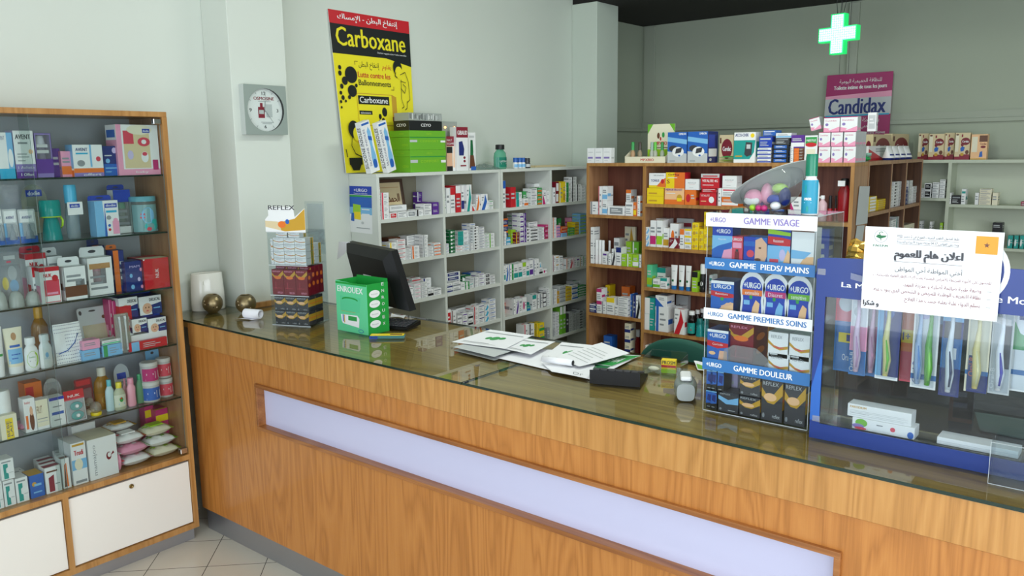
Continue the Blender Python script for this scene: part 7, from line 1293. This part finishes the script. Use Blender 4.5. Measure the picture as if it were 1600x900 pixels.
wq, h, loc = VP_.rect(1150, 351, 1234, .07, CT+zs[3]+.075); place(carton(wq, .03, .022, 'white/red/t'), 'plaster_box', None, (loc.x, loc.y, CT+zs[3]+.1), 0, (0, .05, 0), 'long thin white and red carton lying across the top tier boxes', 'plaster box')
uc(1111, 439, 1147, 2, 'urgor', 'blue plaster box with red band on the second tier', .07)
hangm = U(1130, 432, 1, uy0+.03)
for k, (px, col, txt, c3, lb) in enumerate(((1177, 'orange', 'extensible', 'peach', 'white rounded plaster dispenser with orange band'), (1213.5, 'magenta', 'Discret', 'lightblue', 'white rounded plaster dispenser with pink band'), (1250, 'leaf', 'sensitive', 'peach', 'white rounded plaster dispenser with green band'))):
    z = CT+zs[2]+.004; cx = U(px, 470, 1, uy0+.02).x; W2 = .0325; Hh = .122
    t2 = thing('plaster_dispenser', lb, 'plaster dispenser', (cx, uy0+.012, z), 0, 'white rounded plaster dispensers')
    def outl(s_, W2=W2, Hh=Hh): return [(-W2*s_, Hh*(.5-.5*s_)), (W2*s_, Hh*(.5-.5*s_)), (W2*s_*.88, Hh*.42), (W2*s_, Hh*.66)] + [(W2*s_*math.cos(a), Hh*(.5+.18*s_)+Hh*.32*s_*math.sin(a)) for a in [PI*q/10 for q in range(1, 10)]] + [(-W2*s_, Hh*.66), (-W2*s_*.88, Hh*.42)]
    MB().prism(outl(1), 0, .05, P('white')).build('body', t2)
    MB().prism(outl(.8), -.0012, -.0002, P('royal')).art([('T', .08, .66, .92, .8, '+URGO', 'white'), ('r', 0, .48, 1, .62, col), ('t', .15, .5, .85, .59, txt, 'white'), ('e', .45, .44, .08, .05, 'green'), ('p', ((.5, .02), (.85, .05), (.9, .3), (.7, .38), (.55, .2)), c3), ('r', .1, .25, .4, .36, 'lightblue')], W2*1.6, Hh*.85, lambda x, y, e_: (x-W2*.8, -.0013-e_, Hh*.1+y)).build('label', t2)
uc(1102, 515, 1135, 1, 'urgob', 'blue corn plaster box with red band on the third tier', .07)
uc(1139, 506, 1178, 1, 'reflexr', 'dark red and gold carton on the third tier', .09, .02, 'pain_relief_carton', 'medicine carton')
for k, (a, b) in enumerate(((1200, 1232), (1233, 1266))):
    for j, (y0, dz) in enumerate(((560, 0), (519+k*4, .047))): uc(a, y0-8+k*4 if j == 0 else y0, b, 1, 'reflexw', f'white and gold carton, {["first", "second"][k]} column, {["lower", "upper"][j]}, third tier of case', .06, .01, 'pain_relief_carton', 'medicine carton', 'white and gold cartons in the plaster case', dz)
for k in range(3): uc(1099+k*11, 577+k*1.5, 1109+k*11, 0, 'darkpain', ['slim dark blue carton, first on the bottom tier', 'slim dark blue carton, second on the bottom tier', 'slim dark blue carton, third on the bottom tier'][k], .05, .008, 'pain_relief_carton', 'medicine carton', 'slim dark blue cartons', .05)
for k in range(2): uc(1099+k*11, 609+k*2, 1109+k*11, 0, 'darkpain', ['slim dark carton in the lower row at the case corner', 'slim dark carton in the lower row, second'][k], .05, .008, 'pain_relief_carton', 'medicine carton', 'slim dark blue cartons')
uc(1122, 613, 1154, 0, 'greypain', 'low dark carton with blue swirl on the bottom tier', .05, .008, 'pain_relief_carton', 'medicine carton')
uc(1133, 579, 1153, 0, 'lilac/lightblue/n', 'pale lilac carton behind on the bottom tier', .05, .068, 'pain_relief_carton', 'medicine carton')
uc(1155, 620, 1188, 0, 'reflexb', 'black and gold carton, lower one of the column', .05, .008, 'pain_relief_carton', 'medicine carton'); uc(1156, 588, 1188, 0, 'reflexb', 'black and gold carton, upper one of the column', .05, .008, 'pain_relief_carton', 'medicine carton', None, .055)
uc(1190, 594, 1224, 0, 'reflexb', 'tall black and gold carton beside the two stacked ones', .05, .008, 'pain_relief_carton', 'medicine carton'); uc(1226, 600, 1260, 0, 'reflexb', 'tall black and gold carton at the display end', .05, .008, 'pain_relief_carton', 'medicine carton')
# teal spray and clear shell pack on the case
pc = Plane(1, uy0, CT+uh+.001, 1); pc.val -= .0; h0 = pc
bottle(pc, 1251, 241, 1277.5, 'hair_spray', 'turquoise spray bottle with green cap standing on the acrylic case', 'spray bottle', P('white'), shiny('sprayg', '0f7a5c'), 'round', .012, band=(.04, .9, 'spraycol'), art=[('r', 0, .0, 1, .9, 'spraycol'), ('r', 0, .93, 1, .96, 'gold'), ('r', .3, .62, .4, .85, 'teal'), ('T', .25, .4, .8, .48, 'AMINEXIL', 'white'), ('r', .25, .32, .8, .34, 'lightblue'), ('r', .45, .06, .6, .22, 'teal')], capf=.36, neck=.62)
lc = U(1205, 300, 1, uy0+.06); t = thing('shell_pack', 'clear domed shell pack with soothers lying slanted on the acrylic case', 'shell pack', (lc.x-.012, lc.y+.015, CT+uh+.001), 0)
Rm = Matrix.Translation((.0, .01, .07)) @ Matrix.Rotation(-.46, 4, 'Y') @ Matrix.Rotation(-.42, 4, 'X')
FR = glass('frosted_lid', 'd8dcda', 1.35, .3, .8, 'b4bab8')
pts = [(.112*math.cos(a)*(1+.12*(math.cos(a) > 0)*math.cos(a)**6), (.06)*math.sin(a)) for a in [2*PI*k/36 for k in range(36)]]
MB().prism(pts, .0, .0022, FR, Rm, 'xy').build('frosted_lid', t)
def dome(u, v): a, b = 2*PI*u, PI/2*v; p = Rm @ Vector((.084*math.cos(a)*math.cos(b)**.6, .056*math.sin(a)*math.cos(b)**.6, -.066*math.sin(b))); return tuple(p) if p.z > .001 else (p.x, p.y, .001)
MB().grid(dome, 28, 10, glass('dome_film', 'eef0f0', 1.42, .06, .14, 'c9ced0')).build('clear_dome', t)
for k, (x, y, z, r, c, sx_, sy_, sz_) in enumerate(((-.035, -.01, .035, .02, 'pink', 1.2, .9, 1.1), (-.005, .0, .045, .018, 'pink', .8, 1, 1.5), (.03, -.005, .06, .018, 'lime', 1.1, .9, .7), (.045, -.01, .04, .018, 'navy', .8, .8, 1.3), (.02, -.005, .032, .016, 'royal', 1.5, .9, .8), (-.035, -.022, .028, .013, 'white', 1.6, .5, .9), (.028, -.025, .018, .011, 'white', 1.2, 1, .9), (-.028, -.03, .012, .0085, 'lime', 1, 1, 1), (-.012, -.031, .0115, .0085, 'magenta', 1, 1, 1), (.002, -.031, .0115, .0085, 'magenta', 1, 1, 1), (-.03, .0, .018, .014, 'purple', 1.4, 1, .8))):
    MB().sphere((x, y, z), r, shiny('gift_'+c, PAL[c], .3), sx=sx_, sy=sy_, sz=sz_, n=10).build('gift_piece', t)
# ================================================================== toothbrush display
bx0, bx1, bz1, by = -.642, -.035, .43, 1.89
BL_ = mat('display_blue', '16347f', .3); _M['pack_dblue'] = BL_; PAL['dblue'] = '1b3f9e'
w = bx1-bx0; t = thing('toothbrush_display', 'blue framed counter display with clear window full of hanging toothbrush packs', 'display stand', ((bx0+bx1)/2, by, CT+.0006))
m = MB(); zb, zh, th = .038, .342, .004
top = [(w/2*math.cos(a)*1.0, .43+.006*math.sin(a)) for a in [PI*k/12 for k in range(13)]]
m.prism([(-w/2, zh), (w/2, zh)] + [(w/2, .43)] + top[1:-1] + [(-w/2, .428)], 0, th, BL_).box((-w/2, 0, 0), (w/2, th, zb), BL_).box((-w/2, 0, zb), (-w/2+.022, th, zh), BL_).box((w/2-.022, 0, zb), (w/2, th, zh), BL_)
m.art([('p', ((0, .28), (.036, .5), (.036, .1), (.0, .1)), 'blue')], w, .44, lambda x, y, e: (x-w/2, -e*.5, y))
m.art([('T', .094, .828, .27, .862, 'La Marque', 'white'), ('T', .5, .83, .75, .862, 'dans le Monde', 'white')], w, .44, lambda x, y, e: (x-w/2, -e, y)); m.build('blue_frame', t)
cx_, cz_ = -.332-(bx0+bx1)/2, .428
MB().lathe([(.074, 0), (.074, .003)], P('white'), 40, M=Matrix.Translation((cx_, -.0002, cz_)) @ Matrix.Rotation(PI/2, 4, 'X')).lathe([(.064, .0032), (.064, .0036)], BL_, 40, M=Matrix.Translation((cx_, -.0002, cz_)) @ Matrix.Rotation(PI/2, 4, 'X')).build('round_badge', t)
MB().box((-w/2+.02, .0045, zb-.004), (w/2-.02, .006, zh+.004), ACR).build('clear_window', t)
for x in (-w/2, w/2-.002): MB().box((x, th, 0), (x+.002, .2, .40), ACR).build('clear_side', t)
MB().box((-w/2+.002, th, .0), (w/2-.002, .2, .003), ACR).build('clear_base', t); MB().box((-w/2+.012, .02, .003), (w/2-.012, .09, .034), ACR).build('clear_step', t); MB().box((-w/2+.002, th, .397), (w/2-.002, .2, .4), ACR).build('clear_top', t); MB().box((-w/2+.002, .198, .003), (w/2-.002, .2, .397), glass('darkening_sheet', 'a6acb8', 1.35)).build('darkening_back', t)  # grey tinted back sheet added to darken the view through the window
MB().tube([(-w/2+.003, .02, .3535), (w/2-.003, .02, .3535)], .002, CHROME).build('hanging_rail', t)
for x, z in ((-w/2+.008, .40), (-w/2+.012, .05)): MB().box((x-.006, -.0008, z-.008), (x+.012, -.0003, z+.006), FILM).build('tape', t)
m = MB(); ops_ = None
for lab_, x_, z_ in (('clear tape strip holding the notice edge at its low end', -.548, 1.334), ('clear tape strip holding the far lower corner of the notice', -.262, 1.27)):
    MB().quad([(-.015, 0, -.004), (.015, 0, -.01), (.015, 0, .004), (-.015, 0, .01)], FILM).build('sticky_tape', None, (x_, YS-.0006, z_), label=lab_, cat='tape')
def brushpack(px, wpx, yb, lab, cardc, art, bcols, back=.035, top=1.292):
    yy = by+back; c = U(px, yb, 1, yy); wq = U(px+wpx/2, yb, 1, yy).x-U(px-wpx/2, yb, 1, yy).x; h = top-c.z
    t = thing('toothbrush_pack', lab, 'toothbrush pack', (c.x, yy, c.z), 0, 'toothbrush packs hanging in the blue display')
    MB().prism([(-wq/2, 0), (wq/2, 0), (wq/2, h), (-wq/2, h)], 0, .0012, cardc).art(art, wq, h, Fr(wq)).box((-.004, 0, h), (.004, .001, 1.2895-c.z+.003), P('white')).build('backing_card', t)
    n = len(bcols)
    for k, (c1, c2) in enumerate(bcols):
        x = wq*((k+.5)/n-.5)*.8; w_ = wq/n
        MB().tube([(x, -.010, h*.06), (x+w_*.06, -.012, h*.25), (x-w_*.04, -.012, h*.5), (x+w_*.03, -.010, h*.75), (x, -.010, h*.97)], [.0055, .0085, .007, .004, .0038], shiny('tb'+c1, c1), 10).tube([(x+.003, -.016, h*.12), (x+w_*.06+.003, -.018, h*.28), (x, -.017, h*.5)], [.002, .0035, .002], shiny('tb'+c2, c2), 8).build('toothbrush', t)
    def fn(u, v):
        q = math.sin(min(1, min(u, 1-u)*4, min(v, 1-v)*8)*PI/2); return ((u-.5)*wq*.86, -.001-.02*q, h*(.02+.96*v))
    MB().grid(fn, 8, 12, glass('pack_blister', 'f0f4f8', 1.4, .05, .06)).build('clear_cover', t); return t
O1 = ('r', 0, 0, 1, .3, 'stripblue')
brushpack(1317, 32, 580, 'small blue and red pack with yellow offer mark at the display corner', P('stripblue'), [('r', 0, .62, 1, 1, 'rose'), ('e', .5, .84, .36, .1, 'lightgrey'), ('r', .2, .36, 1, .48, 'yellow'), ('T', .6, .38, .75, .46, '1', 'navy'), ('t', .42, .14, .98, .22, 'Oral-B', 'white')], [], .06)
brushpack(1338, 26, 586, 'pink and white toothbrush pack, first from the display corner', P('white'), [O1, ('r', 0, .3, 1, .6, 'pink'), ('e', .4, .78, .24, .06, 'lightgrey'), ('v', .04, .04, .3, .28, 'Oral-B', 'white')], [('e3c3d8', 'c99ac0')], .03)
brushpack(1361, 20, 588, 'pink and white toothbrush pack behind the first one', P('white'), [O1, ('r', 0, .3, 1, .6, 'pink')], [('e6b8cc', 'd59ab8')], .06)
brushpack(1384, 36, 593, 'navy toothbrush pack with yellow and lime brush', P('navy'), [('r', 0, 0, .26, 1, 'lightblue'), ('r', 0, .0, 1, .04, 'white'), ('e', .5, .8, .2, .06, 'blue')], [('e8dc90', '6fc23a')], .03)
brushpack(1415, 22, 596, 'orange pack with yellow offer mark half behind the white one', P('orange'), [('r', 0, .45, .9, .6, 'yellow'), ('T', .1, .48, .6, .57, '1+', 'navy'), ('r', 0, 0, 1, .35, 'rose')], [], .075)
brushpack(1441, 40, 607, 'white pack with blue and green toothbrushes', P('white'), [('r', 0, .1, 1, .16, 'stripblue'), ('v', .05, .06, .28, .3, 'Oral-B', 'royal'), ('e', .4, .84, .26, .06, 'lilac')], [('a8bede', '5f8fd0'), ('5fae3c', '8fd06a')], .034)
tb = brushpack(1481, 32, 619, 'electric toothbrush pack with blue wrap and white base', P('navy'), [('r', 0, .3, 1, .62, 'stripblue'), ('r', .1, .62, .9, .8, 'black'), ('r', .0, .8, 1, 1, 'lightblue'), ('r', .3, .4, .75, .52, 'white')], [('e8ecf0', '20305a')], .03)
brushpack(1523, 36, 613, 'cream pack with pale yellow toothbrush and navy foot', P('cream'), [('r', .1, 0, 1, .2, 'navy'), ('r', 0, .2, 1, .25, 'stripblue'), ('r', .12, .16, .45, .42, 'navy'), ('v', .14, .18, .4, .4, 'Oral-B', 'orange')], [('ecd98e', 'f0e6b0')], .03)
brushpack(1559, 34, 616, 'glossy silver pack with white and violet toothbrush', P('lightgrey'), [('v', .05, .06, .25, .3, 'Oral-B', 'white'), ('r', .5, .3, .9, .8, 'charcoal')], [('f2f2f6', '4a48b0')], .03)
brushpack(1593, 34, 612, 'white pack with green curve at the end of the display', P('white'), [('p', ((0, .5), (1, .5), (1, .62), (.3, .7), (0, .85)), 'green'), ('r', 0, .2, 1, .26, 'stripblue'), ('r', .2, .86, .6, .93, 'navy')], [], .04)
brushpack(1463, 34, 570, 'dark pack hanging behind the electric toothbrush', P('charcoal'), [('r', 0, .6, 1, 1, 'lightblue')], [], .09)
# cartons inside the display
def flat_c(px0, py, px1, back, h, d, des, lab, dz=0, rz=0): 
    a, b = U(px0, py, 1, by+back), U(px1, py, 1, by+back); place(carton(b.x-a.x, d, h, des), 'toothpaste_box', None, ((a.x+b.x)/2, by+back, CT+.0355+dz), rz, label=lab, cat='toothpaste box')
DS['tp1'] = dict(base='white', f=[('T', .04, .7, .3, .88, 'PARODIUM', 'gold'), ('r', .04, .5, .9, .53, 'lightgrey'), ('r', .04, .4, .95, .43, 'lightgrey'), ('r', .04, .3, .35, .33, 'grey'), ('r', .4, .25, .95, .28, 'lightgrey'), ('r', .04, .15, .9, .18, 'lightgrey')])
flat_c(1330, 690, 1428, .024, .027, .04, 'flowbox', 'white carton with flower print inside the display, lower one')
flat_c(1323, 660, 1424, .026, .03, .04, 'tp1', 'white carton with gold letters on the flower print carton', .0275)
flat_c(1463, 700, 1592, .03, .016, .05, 'whiteflat', 'long flat white carton lying inside the display')
# brush and paper behind the display
t = thing('electric_toothbrush_box', 'tall black and orange red carton standing behind the display', 'carton', (-.372, 2.155, CT+.0008), .1)
place(carton(.05, .05, .135, 'black/charcoal/n'), 'carton', t); MB().box((-.0254, -.001, .02), (-.017, -.0002, .134), P('orange')).box((-.0254, -.001, .02), (.025, -.0002, .03), P('orange')).build('orange_band', t)
sheet('green_sheet', 'pale green paper lying on the counter behind the display', 'paper sheet', [(-.37, 2.33, CT+.002), (-.06, 2.33, CT+.002), (-.06, 2.16, CT+.002), (-.33, 2.17, CT+.002)], zc, [('r', .1, .1+.12*k, .9, .105+.12*k, 'leaf') for k in range(5)], mat('palegreen', 'b9d6b2', .6), .004, seed=20)
# gold crumpled bag behind the blue header
t = thing('foil_bag', 'crumpled gold foil bag in clear wrap behind the blue header', 'foil bag', (-.53, 1.99, CT+.402), 0)
NZ2 = [[rr.uniform(-1, 1) for _ in range(14)] for _ in range(14)]
m = MB(); GF_ = mat('gold_foil', 'c9a04a', .25, .8)
def fb(s_): return lambda u, v: ((u-.5)*(.17-.03*v), s_*(.04*math.sin(PI*u)**.6*(1-v**3)+.004*NZ2[int(u*12.99)][int(v*12.99)]), (.07*v*(.75+.25*math.cos(5*u)))+.006*NZ2[int(v*12.99)][int(u*12.99)]*v)
m.grid(fb(-1), 12, 12, GF_, smooth=False).grid(lambda u, v: fb(1)(1-u, v), 12, 12, GF_, smooth=False).build('foil_front', t)
# small acrylic box in front
t = thing('acrylic_box', 'small open clear acrylic box standing before the blue frame', 'acrylic box', (-.155, 1.835, CT+.0006))
m = MB(); a, d_, h_ = .103, .05, .088
for p0, p1 in (((-a, 0, 0), (-a+.002, d_, h_)), ((a-.002, 0, 0), (a, d_, h_)), ((-a+.002, 0, 0), (a-.002, .002, h_)), ((-a+.002, d_-.002, 0), (a-.002, d_, h_)), ((-a+.002, .002, 0), (a-.002, d_-.002, .002))): m.box(p0, p1, ACR)
m.box((-a-.0003, -.0004, 0), (-a+.0006, 0, h_), ACREDGE).box((-a, -.0004, 0), (a, 0, .0015), ACREDGE).box((-a, -.0004, h_), (a, .002, h_+.0006), ACREDGE).box((-a-.0003, d_-.001, 0), (-a, d_, h_), ACREDGE); m.build('clear_wall', t)
# framed calligraphy in the shelving
a_, b_, z0_ = U(590, 300, 0, WX-.13).y, U(636, 300, 0, WX-.13).y, 1.2835
a_ = max(a_, 2.845); wf = b_-a_; hf = .2
t = thing('framed_calligraphy', 'brown framed Arabic calligraphy leaning inside the white shelving', 'picture frame', (WX-.145, (a_+b_)/2, z0_), 0); t.rotation_euler = (-.16, 0, PI/2)
BF = mat('frame_brown', '4a3324', .4); m = MB(); rim(m, -wf/2, wf/2, 0, hf, -.01, .0, .018, BF); m.build('frame', t)
MB().box((-wf/2+.016, -.004, .016), (wf/2-.016, -.002, hf-.016), P('beige')).art([('T', .15, .35, .9, .62, 'الحمد لله', 'brown'), ('r', .1, .82, .9, .84, 'tan'), ('r', .1, .14, .9, .16, 'tan')], wf-.032, hf-.032, lambda x, y, e: (x-wf/2+.016, -.004-e, .016+y)).build('picture', t)
